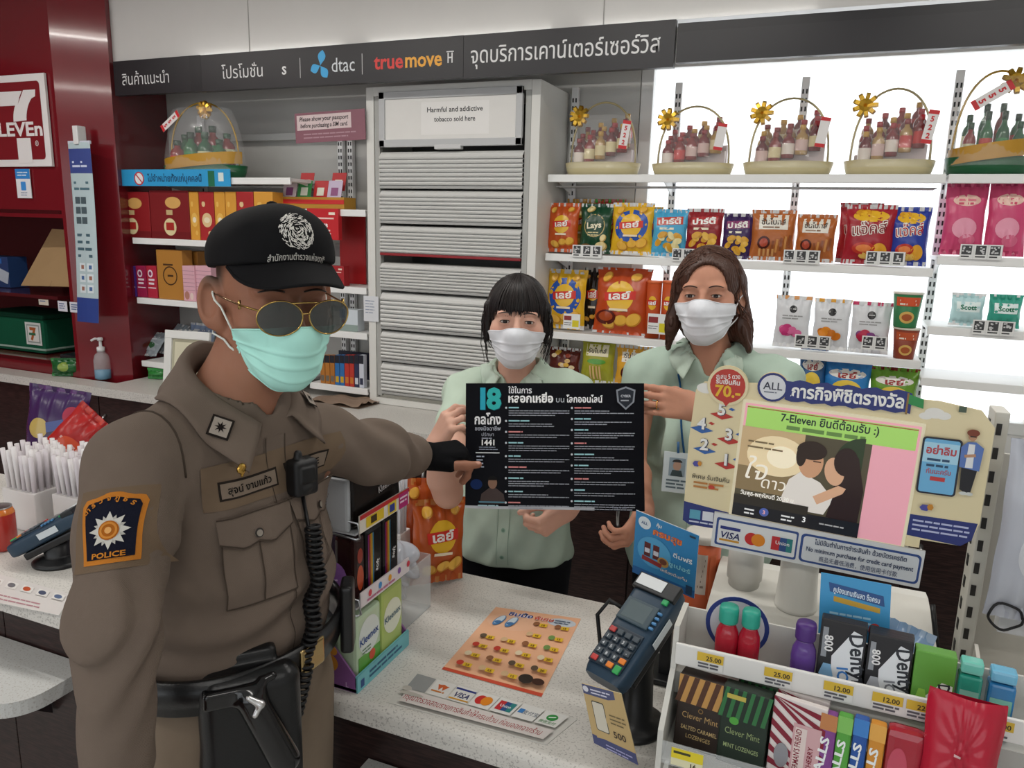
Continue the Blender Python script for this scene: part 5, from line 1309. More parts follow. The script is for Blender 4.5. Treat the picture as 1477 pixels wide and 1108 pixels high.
# younger cashier
h1 = pd(746, 461, 2.03); f1 = nv(np.array([0, 0, CAMH-0.06])-h1); H1 = Frame(h1, f1, (0.02, 0, 1))
n1 = h1+np.array([-0.012, 0.045, -0.165]); n1[2] = h1[2]-0.165
F1 = Frame((n1[0], n1[1], 0), nv((0.16, -0.98, 0)))
base1 = np.array([n1[0], n1[1], 0.0])
sh1 = [F1(0.150, 0.01, n1[2]-0.055), F1(-0.150, 0.02, n1[2]-0.035)]
el1 = [pd(646, 712, 1.83), pd(838, 700, 1.97)]
wr1 = [pd(626, 650, 1.76), pd(820, 734, 1.84)]
def hair1(t, base, H, sc):
    S = SDF(); S.ell(H(0, -0.012*sc, 0.030*sc), np.array((0.083, 0.104, 0.093))*sc, H.A, 0.01)
    S.ell(H(0, -0.03*sc, -0.03*sc), np.array((0.078, 0.075, 0.085))*sc, H.A, 0.03)
    for q in (-1, 1):
        S.cone(H(q*0.074*sc, 0.022*sc, 0.03*sc), H(q*0.079*sc, 0.016*sc, -0.055*sc), 0.014*sc, 0.006*sc, 0.02)
    def keep(P):
        L = H.loc(P)/sc; x, y, z = L[:, 0], L[:, 1], L[:, 2]
        edge = 0.020+0.004*np.sin(260*x)+0.003*np.sin(610*x+1)+0.30*np.maximum(0, np.abs(x)-0.05)*-1
        face = np.minimum(np.minimum(edge-z, y-0.018), 0.070-np.abs(x)-0.1*np.maximum(0, -z))
        low = np.minimum(-0.085-z, 1.0)
        return np.maximum(face, low)*sc
    S.cut(keep, 0.003)
    S.disp(lambda P: 0.0011*np.sin(np.arctan2(H.loc(P)[:, 0], H.loc(P)[:, 1]+0.03)*85+3*np.sin(H.loc(P)[:, 2]*30)))
    V, Fa = S.mesh(0.0026)
    ho = sdf_obj('hair', V, Fa, HAIR(), t, base, '#15100f')
    rnd = random.Random(3); paths = []
    E = SDF(); E.ell(H(0, -0.012*sc, 0.030*sc), np.array((0.084, 0.105, 0.094))*sc, H.A, 0.0)
    for k in range(170):
        a = rnd.uniform(-1.15, 1.15); P = []
        end = rnd.uniform(0.006, 0.026) if abs(a) < 0.8 else rnd.uniform(-0.05, 0.01)
        for i in range(12):
            u = i/11; aa = a*(0.35+0.65*u**0.6); z = 0.118-(0.118-end)*u**1.25; rr = 0.2
            P.append(H(math.sin(aa)*rr*sc, math.cos(aa)*rr*sc-0.01, z*sc))
        P = np.array(P); C = H(0, -0.012*sc, 0); Dn = np.array([-nv(p-(C+H.Z*((p-C) @ H.Z))) for p in P])
        P = E.march(P, Dn, rnd.uniform(0.0, 0.002), maxd=0.199); paths.append([p for p in P])
    for q in (-1, 1):
        for k in range(26):
            x0 = q*(0.070+rnd.uniform(-0.004, 0.014)); y0 = rnd.uniform(-0.01, 0.038); L = rnd.uniform(0.06, 0.155)
            paths.append([H((x0+q*0.012*math.sin(PI*u)+q*rnd.uniform(-0.002, 0.002))*sc, (y0-0.012*u)*sc, (0.03-L*u)*sc) for u in [i/9 for i in range(10)]])
    mb = MB(); strands(mb, paths, 0.0013, '#1a1312', 4); mb_obj(mb, 'hair_strands', HAIR(), ho, base)
w1, w1shirt = woman('person', 'young cashier in mint shirt and white mask holding the left of the dark poster', base1, F1, n1, H1, 1.0, '#cda08c', sh1, el1, wr1,
    [(None, img(0.42, 0.80, 0.30), img(0.9, -0.3, -0.7), curl((35, 48, 20), (42, 48, 20), (50, 48, 20), (58, 45, 20)), ((0.25, 0.7, 0.65), (0.1, 0.9, 0.4), (0.0, 1.0, 0.2)), 0.03),
     (None, img(-0.8, -0.5, 0.3), img(-0.25, 0.6, -0.75), curl((55, 60, 30), (58, 62, 30), (60, 62, 30), (62, 60, 30)), ((0.3, 0.8, 0.5), (0.0, 0.9, 0.5), (-0.2, 0.9, 0.4)), 0.0)],
    (0.60, 0.62), hair1, '#bccdbc', 0.9, 0.93, drop=4)
# older cashier
h2 = pd(1022, 424, 1.93); f2 = nv(np.array([-0.30, 0, CAMH-0.05])-h2); H2 = Frame(h2, f2, (-0.05, 0, 1))
n2 = h2+np.array([0.012, 0.05, -0.175])
F2 = Frame((n2[0], n2[1], 0), nv((0.05, -1, 0)))
base2 = np.array([n2[0], n2[1], 0.0])
sh2 = [F2(0.165, 0.01, n2[2]-0.05), F2(-0.170, 0.0, n2[2]-0.045)]
el2 = [pd(912, 660, 1.98), pd(1105, 665, 1.72)]
wr2 = [pd(930, 738, 1.82), pd(1008, 590, 1.745)]
def hair2(t, base, H, sc):
    S = SDF(); S.ell(H(0, -0.014*sc, 0.032*sc), np.array((0.082, 0.103, 0.091))*sc, H.A, 0.01)
    S.cone(H(0.074*sc, 0.025*sc, 0.03*sc), H(0.086*sc, 0.012*sc, -0.075*sc), 0.020*sc, 0.022*sc, 0.02, flat=H.X, fr=0.6)
    S.cone(H(0.086*sc, 0.012*sc, -0.075*sc), H(0.098*sc, 0.0*sc, -0.135*sc), 0.024*sc, 0.012*sc, 0.02, flat=H.X, fr=0.6)
    S.cone(H(-0.070*sc, -0.045*sc, 0.02*sc), H(-0.084*sc, -0.035*sc, -0.085*sc), 0.030*sc, 0.030*sc, 0.02, flat=H.X, fr=0.6)
    S.cone(H(-0.084*sc, -0.035*sc, -0.085*sc), H(-0.102*sc, -0.02*sc, -0.135*sc), 0.032*sc, 0.014*sc, 0.02, flat=H.X, fr=0.6)
    S.ell(H(0, -0.055*sc, -0.06*sc), np.array((0.085, 0.045, 0.085))*sc, H.A, 0.03)
    S.ell(H(-0.010*sc, 0.105*sc, 0.018*sc), np.array((0.060, 0.060, 0.066))*sc, H.A, 0.006, 's')
    S.ell(H(0, 0.10*sc, -0.07*sc), np.array((0.066, 0.085, 0.11))*sc, H.A, 0.008, 's')
    S.ell(H(-0.085*sc, 0.0*sc, -0.012*sc), np.array((0.03, 0.026, 0.036))*sc, H.A, 0.006, 's')
    S.disp(lambda P: 0.0012*np.sin(np.arctan2(H.loc(P)[:, 0], H.loc(P)[:, 1]-0.03)*60+4*np.sin(H.loc(P)[:, 2]*24)))
    V, Fa = S.mesh(0.0026)
    ho = sdf_obj('hair', V, Fa, HAIR(), t, base, '#42291f')
    rnd = random.Random(6); paths = []
    for q, n in ((1, 60), (-1, 60)):
        for k in range(n):
            j = rnd.uniform(-1, 1); P = []
            for i in range(16):
                u = i/15
                if q > 0:
                    x = 0.012+0.072*math.sin(min(1, u*2.2)*PI/2)+0.016*max(0, u-0.45)*2; y = 0.050+0.035*(1-u)*math.sin(min(1, u*2.5)*PI/2)-0.05*u+0.016*j; z = 0.122-0.045*min(1, u*2.2)**2-0.21*max(0, u-0.30)/0.7+0.004*j
                else:
                    x = -0.004-0.076*math.sin(min(1, u*2.2)*PI/2)-0.022*max(0, u-0.45)*2; y = 0.045-0.085*u+0.018*j; z = 0.122-0.045*min(1, u*2.2)**2-0.205*max(0, u-0.30)/0.7+0.004*j
                P.append(H(x*sc, y*sc, z*sc))
            P = S.pushout(np.array(P), 0.0004, 2)
            for _ in range(4):
                dd = S.ev(P); mk = (dd > 0.0012) & (np.arange(16) < 13); P[mk] -= S.grad(P[mk])*(dd[mk]-0.0008)[:, None]
            paths.append(list(P))
    mb = MB(); strands(mb, paths, 0.0012, '#4a2e22', 5); mb_obj(mb, 'hair_strands', HAIR(), ho, base)
w2, w2shirt = woman('person', 'older cashier with shoulder-length brown hair and white mask beside the display', base2, F2, n2, H2, 1.0, '#b8846c', sh2, el2, wr2,
    [(None, img(-0.55, -0.6, 0.35), img(-0.3, 0.6, -0.6), curl((40, 52, 25), (42, 55, 25), (45, 55, 28), (48, 52, 28)), ((0.35, 0.8, 0.45), (0.0, 0.9, 0.5), (-0.2, 0.9, 0.4)), 0.0),
     (None, img(-0.95, 0.20, 0.10), img(0.0, -0.15, -1), curl((20, 22, 10), (22, 24, 12), (25, 26, 14), (28, 28, 15)), ((0.3, 0.75, 0.6), (0.0, 0.9, 0.45), (-0.1, 1.0, 0.2)), 0.03)],
    (0.62, 0.72), hair2, '#b6cabb', 1.1, 1.08, gaze=(0.02, 1, -0.02), browcol='#2a1a14', arch=0.005)
# ring on the hand of the older cashier
d_ = img(-0.95, 0.20, 0.10); n_ = img(0.0, -0.15, -1); n_ = nv(n_-d_*(n_ @ d_)); sd_ = np.cross(n_, d_)
K_ = wr2[1]+(sd_*-0.0095+d_*0.086)*0.95; dd_ = nv(d_*math.cos(R_(25))+n_*math.sin(R_(25))); c_ = K_+dd_*0.016
u_ = np.cross(dd_, sd_); mb = MB()
mb.tube([c_+0.0092*(sd_*math.cos(2*PI*i/20)+u_*math.sin(2*PI*i/20)) for i in range(20)], 0.0016, 8, '#d8a860', closed=True)
mb_obj(mb, 'finger_ring', M('gold', rough=0.2, metal=1.0), w2, base2)
# sleeve print on the younger cashier
s = Sheet(0.0006); s.text('CAFE', 0.0, 0.0, 0.02, '#1f5a34', 0.02); s.text('ALL', 0.0, -0.022, 0.02, '#1f5a34', 0.02)
q_ = np.asarray(sh1[0])+(np.asarray(el1[0])-np.asarray(sh1[0]))*0.5
mb_obj(drape(s, w1shirt, q_+img(-0.5, 0, 0.8)*0.05, img(0.8, 0.3, 0.5), img(-0.25, 1, 0), img(-0.5, 0, 0.8), 0.001, 0.05), 'sleeve_print', PRINT(), w1, base1)
# identity badge on the older cashier
bp = pd(976, 682, 1.72)
mb = MB(); s = Sheet(0.0005); s.rect(-0.03, -0.045, 0.06, 0.09, '#c9d2d4'); s.up(); s.rect(-0.018, -0.008, 0.036, 0.042, '#8a9aa4'); s.up(); s.disc(0, 0.016, 0.009, 0.011, '#b08a74'); s.poly([(-0.014, -0.008), (0.014, -0.008), (0.01, 0.006), (-0.01, 0.006)], '#2a3a3a'); s.lines(-0.022, -0.016, 0.044, 3, 0.008, 0.004, '#55656c'); s.disc(0, 0.024, 0.011, 0.007, '#1a1512', a0=0, a1=180)
fr_ = Frame(bp, nv((0.1, -1, 0.1)))
s.into(mb, lambda V, l: [fr_(-x, l+0.001, y) for x, y in V]); mb.tube([fr_(0.0, 0, 0.045), fr_(0.002, -0.004, 0.07)], 0.003, 6, '#23527e')
P_ = [fr_(x, 0, z) for x, z in ((-0.031, -0.046), (0.031, -0.046), (0.031, 0.046), (-0.031, 0.046))]
mb.add(P_+[p-fr_.Y*0.002 for p in P_], [(0, 1, 2, 3), (7, 6, 5, 4), (0, 4, 5, 1), (1, 5, 6, 2), (2, 6, 7, 3), (3, 7, 4, 0)], '#d4dadc')
mb_obj(mb, 'identity_badge', PRINT(), None, (0, 0, 0), label='photo identity badge hanging on the shirt of the older cashier', cat='badge')

# ------------------------------------------------------------------ the dark poster
PC = [pd(671, 733, 1.715), pd(929, 737, 1.72), pd(929, 553, 1.735), pd(672, 553, 1.73)]
ux = nv(PC[1]-PC[0]); PW = np.linalg.norm(PC[2]-PC[3]); PH = np.linalg.norm(PC[3]-PC[0])
def pmap(x, y, l=0.0):
    a, b = x/PW, y/PH
    p = PC[0]*(1-a)*(1-b)+PC[1]*a*(1-b)+PC[2]*a*b+PC[3]*(1-a)*b
    nn = img(0, 0.05, 1)
    return p+nn*(l+0.006*math.sin(PI*a)+0.003*math.sin(3*PI*a)*(1-b)+0.010*max(0, a-0.7)*max(0, 0.35-b)*8)
s = Sheet(0.0004); DK = '#06070f'
s.rect(0, 0, PW, PH, DK, nx=24, ny=12); s.up()
s.rect(0, 0, PW*0.72, PH*0.022, '#b9bcc2', nx=20)
k = PW/0.42
for i, (dx, c) in enumerate(((0.0012, '#0f4a5c'), (0.0, '#2fa6bd'))):
    s.text('1', 0.040*k+dx, 0.232*k-dx, 0.068*k, c, 0.04); s.text('8', 0.066*k+dx, 0.232*k-dx, 0.068*k, c if i == 0 else '#37b3b0', 0.04); s.up()
s.text('กลโกง', 0.052*k, 0.196*k, 0.031*k, '#e8e8ea', 0.03, width=0.062*k); s.text('ของมิจฉาชีพ', 0.052*k, 0.181*k, 0.013*k, '#b8bcc8', 0.01, width=0.06*k)
s.text('ปรึกษา', 0.052*k, 0.168*k, 0.011*k, '#a8acb8'); s.lines(0.038*k, 0.164*k, 0.03*k, 1, 0.01, 0.002, '#a8acb8'); s.text('1441', 0.053*k, 0.147*k, 0.018*k, '#f0f0f0', 0.03)
s.lines(0.032*k, 0.143*k, 0.044*k, 2, 0.005*k, 0.0018*k, '#8890a0', 3); s.rect(0.024*k, 0.128*k, 0.056*k, 0.0025*k, '#d0d4d8'); s.lines(0.026*k, 0.122*k, 0.018*k, 4, 0.008*k, 0.003*k, '#a8b0c0', 7)
s.disc(0.026*k, 0.056*k, 0.014*k, 0.012*k, '#142a5a'); s.up()
s.poly([(0.034*k, 0.012*k), (0.094*k, 0.012*k), (0.09*k, 0.034*k), (0.072*k, 0.048*k), (0.056*k, 0.048*k), (0.038*k, 0.034*k)], '#4a3e3c'); s.up()
s.disc(0.064*k, 0.060*k, 0.0105*k, 0.014*k, '#8a6a58'); s.up(); s.disc(0.064*k, 0.066*k, 0.0115*k, 0.010*k, '#141212', a0=0, a1=180); s.rect(0.032*k, 0.014*k, 0.06*k, 0.003*k, '#5a8a9a'); s.lines(0.03*k, 0.009*k, 0.06*k, 1, 0.01, 0.003*k, '#a8c8d0')
s.text('ใช้ในการ', 0.10*k, 0.268*k, 0.019*k, '#e4e4e8', 0.015, 'l', width=0.055*k); s.text('หลอกเหยื่อ', 0.10*k, 0.247*k, 0.026*k, '#f4f4f4', 0.035, 'l', width=0.105*k); s.text('บน', 0.212*k, 0.247*k, 0.018*k, '#c8ccd4', 0.0, 'l'); s.text('โลกออนไลน์', 0.236*k, 0.247*k, 0.021*k, '#f0f0f2', 0.02, 'l', width=0.085*k)
sx, sy = 0.376*k, 0.256*k
s.poly([(sx-0.023*k, sy+0.02*k), (sx, sy+0.028*k), (sx+0.023*k, sy+0.02*k), (sx+0.02*k, sy-0.008*k), (sx, sy-0.026*k), (sx-0.02*k, sy-0.008*k)], '#8a8f98'); s.up()
s.poly([(sx-0.019*k, sy+0.017*k), (sx, sy+0.024*k), (sx+0.019*k, sy+0.017*k), (sx+0.016*k, sy-0.007*k), (sx, sy-0.021*k), (sx-0.016*k, sy-0.007*k)], '#2c3038'); s.up(); s.text('CYBER', sx, sy+0.003*k, 0.008*k, '#c8ccd4', 0.02); s.lines(sx-0.012*k, sy-0.003*k, 0.024*k, 1, 0.01, 0.003*k, '#a8acb4')
for col in (0, 1):
    x0 = (0.098 if col == 0 else 0.252)*k; y = 0.236*k
    for i in range(9):
        hc = ['#9fd0d8', '#d88a8a', '#9fd0d8'][(i*2+col) % 3]
        s.disc(x0-0.003*k, y-0.002*k, 0.0026*k, 0.0026*k, '#c8ccd4', seg=8); s.lines(x0+0.003*k, y, (0.03+0.02*((i*7+col*3) % 4)/3)*k, 1, 0.01, 0.0032*k, hc, i+col*10)
        n_l = 2 if (i+col) % 3 else 3
        s.lines(x0+0.003*k, y-0.008*k, 0.142*k, n_l, 0.0052*k, 0.0019*k, '#9ea2ac', i*3+col, rag=0.5); y -= (0.015+0.0052*n_l)*k
s.text('Keep it safe', 0.36*k, 0.006*k, 0.007*k, '#8a90a0', 0.0)
mb = MB(); s.into(mb, lambda V, l: [pmap(x, y, l+0.0006) for x, y in V], smooth=True)
mb.grid(lambda a, b: pmap(a*PW, b*PH, 0.0), 24, 12, '#c8c9cc', flip=True)
mb_obj(mb, 'poster', M('poster_paper', rough=0.5, var=0.03, spec=0.12), None, (0, 0, 0), label='dark navy scam warning poster headed by a teal 18, held up by three people', cat='poster')
# ------------------------------------------------------------------ the policeman
KH = '#6d6056'
UNI = M('uniform_cloth', rough=0.88, var=0.08, vscale=35, weave=0.3, bscale=380, spec=0.2)
pb = np.array([-0.83, 0.87, 0.0])
FP = Frame(pb, nv((math.cos(R_(2)), -math.sin(R_(2)), 0)))
def Q(f, l, z): return FP(-l, f, z)
hp = pd(394, 425, 1.13); HP = Frame(hp, nv(img(0.57, 0, 0.82)*np.array([1, 1, 0])+np.array([0, 0, -0.06])), (0.03, 0, 1))
nkp = Q(0.025, 0.0, 1.448)
tp = thing('person', 'policeman in brown uniform, black cap, sunglasses and green mask', 'person', tuple(pb))
shR, shL = Q(0.008, -0.165, 1.398), Q(0.07, 0.155, 1.362)
elR, wrR = pd(166, 900, 0.90), pd(174, 1150, 0.92)
elL, wrL = pd(545, 655, 1.38), pd(606, 658, 1.60)
SP = SDF(); nailsP = []; GL = SDF(); scp = 1.0
head_prims(SP, HP, scp, True, nkp, 0.057); hullp = SDF(); head_prims(hullp, HP, scp, True)
hullp.cone(HP(0, 0.102, -0.038), HP(0, 0.084, -0.095), 0.015, 0.02, 0.05)
hand_prims(SP, wrL, img(0.90, 0.10, -0.15), img(0.1, -1, -0.42), False, curl((62, 45, 20), (66, 45, 20), (68, 45, 20), (70, 45, 20)), 0.02, ((0.42, 0.9, 0.1), (0.25, 0.95, 0.0), (0.1, 1.0, 0.0)), 0.98, nailsP, GL, elL)
hand_prims(SP, wrR, nv((0.05, -0.02, -1)), nv(FP.X*-1.0), True, curl((12, 25, 15), (15, 28, 15), (18, 30, 18), (20, 30, 18)), 0.02, None, 1.0, nailsP, None, None)
SP.cone(elR, wrR, 0.030, 0.025, 0.02)
SP.cone(shR, elR, 0.038, 0.036, 0.02); SP.cone(shL, elL, 0.028, 0.030, 0.02); SP.cone(shR*0.9+shL*0.1-np.array([0, 0, 0.03]), shL*0.9+shR*0.1-np.array([0, 0, 0.03]), 0.04, 0.04, 0.03)
SP.cone(nkp, nkp-np.array([0, 0, 0.12]), 0.054, 0.06, 0.03)
SP.ell(Q(-0.01, 0, 1.25), (0.14, 0.085, 0.17), FP.A, 0.03); SP.ell(Q(0.0, 0, 1.08), (0.13, 0.10, 0.12), FP.A, 0.03)
V, Fa = SP.mesh(0.0028)
sp_ = [(HP(q*0.078, -0.015, 0.03), 0.030, '#4b3a30', 0.02) for q in (-1, 1)]+[(HP(0, -0.09, -0.01), 0.07, '#4b3a30', 0.02)]
sdf_obj('body', V, Fa, SKIN(), tp, pb, skin_cols('#94654f', nailsP, sp_))
brows(SP, HP, scp, tp, pb, '#2a1e18', 0.004, 0.0034)
mp_ = mask_part(HP, scp, hullp, tp, pb, '#b2eade', '#d8ded8', drop=8, wide=70, body=SP)
# glove
wl = nv(np.asarray(wrL)-np.asarray(elL))
GL.cut(lambda P: (np.asarray(wrL)-wl*0.028-P) @ wl, 0.002)
V, Fa = GL.mesh(0.0028); sdf_obj('glove', V, Fa, M('black_knit', rough=0.95, weave=0.4, bscale=500, var=0.1, spec=0.1), tp, pb, '#121214')
# shirt
US = SDF()
US.ell(Q(0.0, 0, 1.29), (0.170, 0.115, 0.165), FP.A, 0.03); US.ell(Q(0.012, 0, 1.17), (0.172, 0.130, 0.15), FP.A, 0.06); US.ell(Q(0.0, 0, 1.08), (0.168, 0.130, 0.10), FP.A, 0.04)
US.cone(Q(0.02, 0, 1.44), shR, 0.066, 0.052, 0.05); US.cone(Q(0.02, 0, 1.44), shL, 0.062, 0.046, 0.05)
US.cone(shR, shR+(elR-shR)*0.45, 0.058, 0.056, 0.03); US.cone(shR+(elR-shR)*0.45, elR, 0.056, 0.046, 0.02)
cufR = elR+(wrR-elR)*0.78; US.cone(elR, cufR, 0.046, 0.042, 0.03)
US.cone(shL, elL, 0.054, 0.050, 0.03); cufL = elL+(wrL-elL)*0.72; US.cone(elL, cufL, 0.052, 0.043, 0.03)
def folds(P):
    L = FP.loc(P); x, y, z = L[:, 0], L[:, 1], L[:, 2]
    wl_ = np.exp(-((z-1.16)/0.06)**2)*(np.abs(x) < 0.2)
    f = 0.0065*np.sin(z*88+3.5*np.sin(x*12)+y*6)*wl_
    dR = np.clip(((P-elR)**2).sum(1)/0.012, 0, 30); f = f+0.0045*np.sin(z*95+8*np.sin(x*20)+y*30)*np.exp(-dR)
    dL = np.clip(((P-elL)**2).sum(1)/0.02, 0, 30); ax = (P-elL) @ wl
    f = f+0.0055*np.sin(ax*85+L[:, 2]*35+5*np.sin(z*14))*np.exp(-dL)
    dA = np.clip(((P-Q(0.06, -0.14, 1.31))**2).sum(1)/0.008, 0, 30); f = f+0.0035*np.sin(z*60+x*80)*np.exp(-dA)
    return f+0.0026*np.sin(31*x+17*z)*np.sin(27*y-13*z)
US.disp(folds)
nbp = nkp+np.array([0, 0, 0.02])
US.cone(nbp, nbp+np.array([0, 0, 0.12]), 0.064, 0.068, 0.006, 's'); US.cone(nbp+FP.Y*0.06-np.array([0, 0, 0.02]), nbp+FP.Y*0.09+np.array([0, 0, 0.05]), 0.012, 0.05, 0.006, 's')
US.cut(lambda P: 1.07-P[:, 2]+1.0*(np.abs(FP.loc(P)[:, 0]) > 0.205)*-1, 0.0)
V, Fa = US.mesh(0.0045)
us = sdf_obj('shirt', V, Fa, UNI, tp, pb, KH)
KD = '#443a32'
def seam_tube(pts, D_, r, col, name='seam', par=None, off=0.0005, maxd=0.4):
    P = US.march(np.array(pts), D_, off, maxd=maxd); mb = MB(); mb.tube(P, r, 6, col); return mb_obj(mb, name, UNI, par or us, pb)
# placket line
s = Sheet(0.0008); s.rect(-0.016, -0.33, 0.036, 0.33, KH, nx=3, ny=40); s.up(); s.rect(-0.0185, -0.33, 0.0016, 0.33, KD, ny=40); s.rect(0.017, -0.33, 0.0016, 0.33, KD, ny=40)
mb_obj(drape(s, US, Q(0.19, 0, 1.41), FP.X, FP.Z, FP.Y, 0.001, 0.05), 'placket', UNI, us, pb)
# arm hole seam on the near shoulder, yoke slit
P = []
axR = nv(elR-shR)
for i in range(-6, 22):
        a = 2*PI*i/27; 
        if math.sin(a) < -0.25: continue
        P.append(shR+FP.X*0.005+(FP.Y*math.cos(a)+np.array([0, 0, 1])*math.sin(a))*0.12-FP.X*0.03)
Dn = np.array([-nv(p-(shR-FP.X*0.025)) for p in P]); mb = MB(); mb.tube(US.march(np.array(P), Dn, 0.0004, maxd=0.119), 0.0016, 6, KD); mb_obj(mb, 'armhole_seam', UNI, us, pb)
# pockets with flaps (near chest and far chest)
def pocket(l0, zt, w, h, side):
    O = Q(0.16, l0, zt); N = nv(FP.Y-FP.X*(-0.45 if l0 > 0 else 0.45)*-1*(1 if l0 < 0 else 1)); N = nv(FP.Y+FP.X*(0.45 if l0 < 0 else -0.45)); U = nv(np.cross(FP.Z, N))
    s = Sheet(0.0009); s.rect(-w/2, -h, w, h, KH, nx=10, ny=10, lay=3); s.rect(-w/2-0.001, -h, 0.002, h, KD, ny=10, lay=4); s.rect(w/2-0.001, -h, 0.002, h, KD, ny=10, lay=4); s.rect(-w/2, -h-0.001, w, 0.002, KD, nx=10, lay=4)
    s.rect(-0.0012, -h, 0.0024, h*0.8, KD, ny=10, lay=5)
    mb = drape(s, US, O, U, FP.Z, N, 0.001, 0.02); pk = mb_obj(mb, 'pocket', UNI, us, pb)
    s = Sheet(0.0009)
    fl = [(-w/2-0.004, 0.012), (-w/2-0.004, -0.022), (-w*0.2, -0.037), (0, -0.030), (w*0.2, -0.037), (w/2+0.004, -0.022), (w/2+0.004, 0.012)]
    n = 14
    V = []; F = []
    def bot(x):
        for (a, b), (c, d) in zip(fl[1:-2], fl[2:-1]):
            if a <= x <= c: return b+(d-b)*(x-a)/(c-a)
        return -0.022
    for j in range(5):
        for i in range(n+1): x = -w/2-0.004+(w+0.008)*i/n; V.append((x, 0.012+(bot(x)-0.012)*j/4))
    for j in range(4):
        for i in range(n): F.append((j*(n+1)+i, j*(n+1)+i+1, (j+1)*(n+1)+i+1, (j+1)*(n+1)+i))
    s.raw(V, [f[::-1] for f in F], KH, 7)
    for i in range(n):
        a, b = V[4*(n+1)+i], V[4*(n+1)+i+1]; s.raw([a, b, (b[0], b[1]+0.0022), (a[0], a[1]+0.0022)], [(0, 1, 2, 3)], KD, 8)
    s.rect(-w/2-0.004, 0.010, w+0.008, 0.002, KD, nx=10, lay=8)
    mb_obj(drape(s, US, O, U, FP.Z, N, 0.001, 0.02), 'pocket_flap', UNI, us, pb)
    s = Sheet(0.0012); s.disc(0, -0.018, 0.0065, 0.0065, '#2f2a26', lay=8); s.disc(0, -0.018, 0.0045, 0.0045, '#8a8278', lay=9)
    mb_obj(drape(s, US, O, U, FP.Z, N, 0.001, 0.02), 'button', GLOSS(), us, pb)
    return O, U, N
O1, U1, N1 = pocket(-0.080, 1.305, 0.108, 0.118, 1)
O2, U2, N2 = pocket(0.080, 1.305, 0.108, 0.118, -1)
# name tapes (backing cloth, border, letters)
def tape(O, U, N, dz, w, h, text, bc, tw):
    s = Sheet(0.0009); s.rect(-w/2-0.022, dz-h/2-0.012, w+0.044, h+0.036, '#71604f', nx=10, ny=4); s.up(); s.rect(-w/2, dz-h/2, w, h, '#2c2622', nx=8, ny=3); s.up(); s.rect(-w/2+0.003, dz-h/2+0.003, w-0.006, h-0.006, bc, nx=8, ny=3); s.up()
    s.text(text, 0, dz-h*0.18, h*0.52, '#1c1a18', 0.02, width=tw)
    mb_obj(drape(s, US, O, U, FP.Z, N, 0.0012, 0.02), 'name_tape', CLOTH(), us, pb)
tape(O1, U1, N1, 0.046, 0.094, 0.026, 'สุจน์ งามแก้ว', '#7d6f62', 0.07)
tape(O2, U2, N2, 0.046, 0.08, 0.028, 'POLICE', '#7d6f62', 0.05)
# shoulder patch
def patch(O, U, Vv, N):
    s = Sheet(0.0005)
    def shield(k, c, lay):
        top = [(0.045*k*math.cos(R_(a))*1.02, 0.040*k+0.016*k*math.sin(R_(a))) for a in range(20, 161, 14)]
        Pl = [(0.036*k, -0.052*k)]+[(0.046*k, 0.038*k)]+top+[(-0.046*k, 0.038*k), (-0.036*k, -0.052*k)]
        n = 12; V = []; F = []
        ys = [-0.052*k+(0.108*k)*j/n for j in range(n+1)]
        for j, y in enumerate(ys):
            t = (y+0.052*k)/(0.09*k); hw = (0.036+0.010*min(1, t))*k
            if y > 0.040*k: hw = 0.046*k*math.sqrt(max(0.02, 1-((y-0.040*k)/(0.0162*k))**2))
            for i in range(9): V.append((-hw+2*hw*i/8, y))
        for j in range(n):
            for i in range(8): F.append((j*9+i, j*9+i+1, (j+1)*9+i+1, (j+1)*9+i))
        s.raw(V, F, c, lay)
    s.rect(-0.055, -0.062, 0.11, 0.125, '#6d5c4b', nx=8, ny=8, lay=0)
    shield(1.0, '#b9742c', 2); shield(0.86, '#161826', 4)
    for k in range(8):
        a = 2*PI*k/8; s.poly([(0.029*math.cos(a), -0.003+0.029*math.sin(a)), (0.016*math.cos(a+0.4), -0.003+0.016*math.sin(a+0.4)), (0, -0.003), (0.016*math.cos(a-0.4), -0.003+0.016*math.sin(a-0.4))][::-1], '#c6c4bd', 6)
        a += PI/8; s.poly([(0.024*math.cos(a), -0.003+0.024*math.sin(a)), (0.014*math.cos(a+0.4), -0.003+0.014*math.sin(a+0.4)), (0, -0.003), (0.014*math.cos(a-0.4), -0.003+0.014*math.sin(a-0.4))][::-1], '#b4b2ac', 5)
    s.disc(0, -0.003, 0.0145, 0.0145, '#a8601e', lay=8, rings=2); s.disc(0, -0.003, 0.0125, 0.0125, '#c8843a', lay=9, hole=0.75); s.disc(0, -0.003, 0.005, 0.005, '#d8a060', lay=10)
    for i, ch in enumerate(('ตำ', 'ร', 'ว', 'จ', 'ภู', 'ธ', 'ร')):
        a = R_(142-17.5*i*0.75-8); s.text(ch, 0.062*math.cos(a)*0.78, -0.014+0.062*math.sin(a)*0.92, 0.0115, '#c07a2c', 0.03, rot=a-PI/2, lay=7)
    s.text('POLICE', 0, -0.043, 0.011, '#c07a2c', 0.03, width=0.045, lay=7)
    s.items = [([(x*0.78, y*0.78) for x, y in V], F, c, l) for V, F, c, l in s.items]
    mb_obj(drape(s, US, O, U, Vv, N, 0.0010, 0.05), 'shoulder_patch', CLOTH(), us, pb)
pc = np.asarray(pd(143, 762, 0.875)); toC = nv(CC-pc); NP = nv(toC*0.85+(-CR)*0.36)
Up = nv(axR*-1-NP*(axR*-1 @ NP)); patch(pc, np.cross(Up, NP), Up, NP)
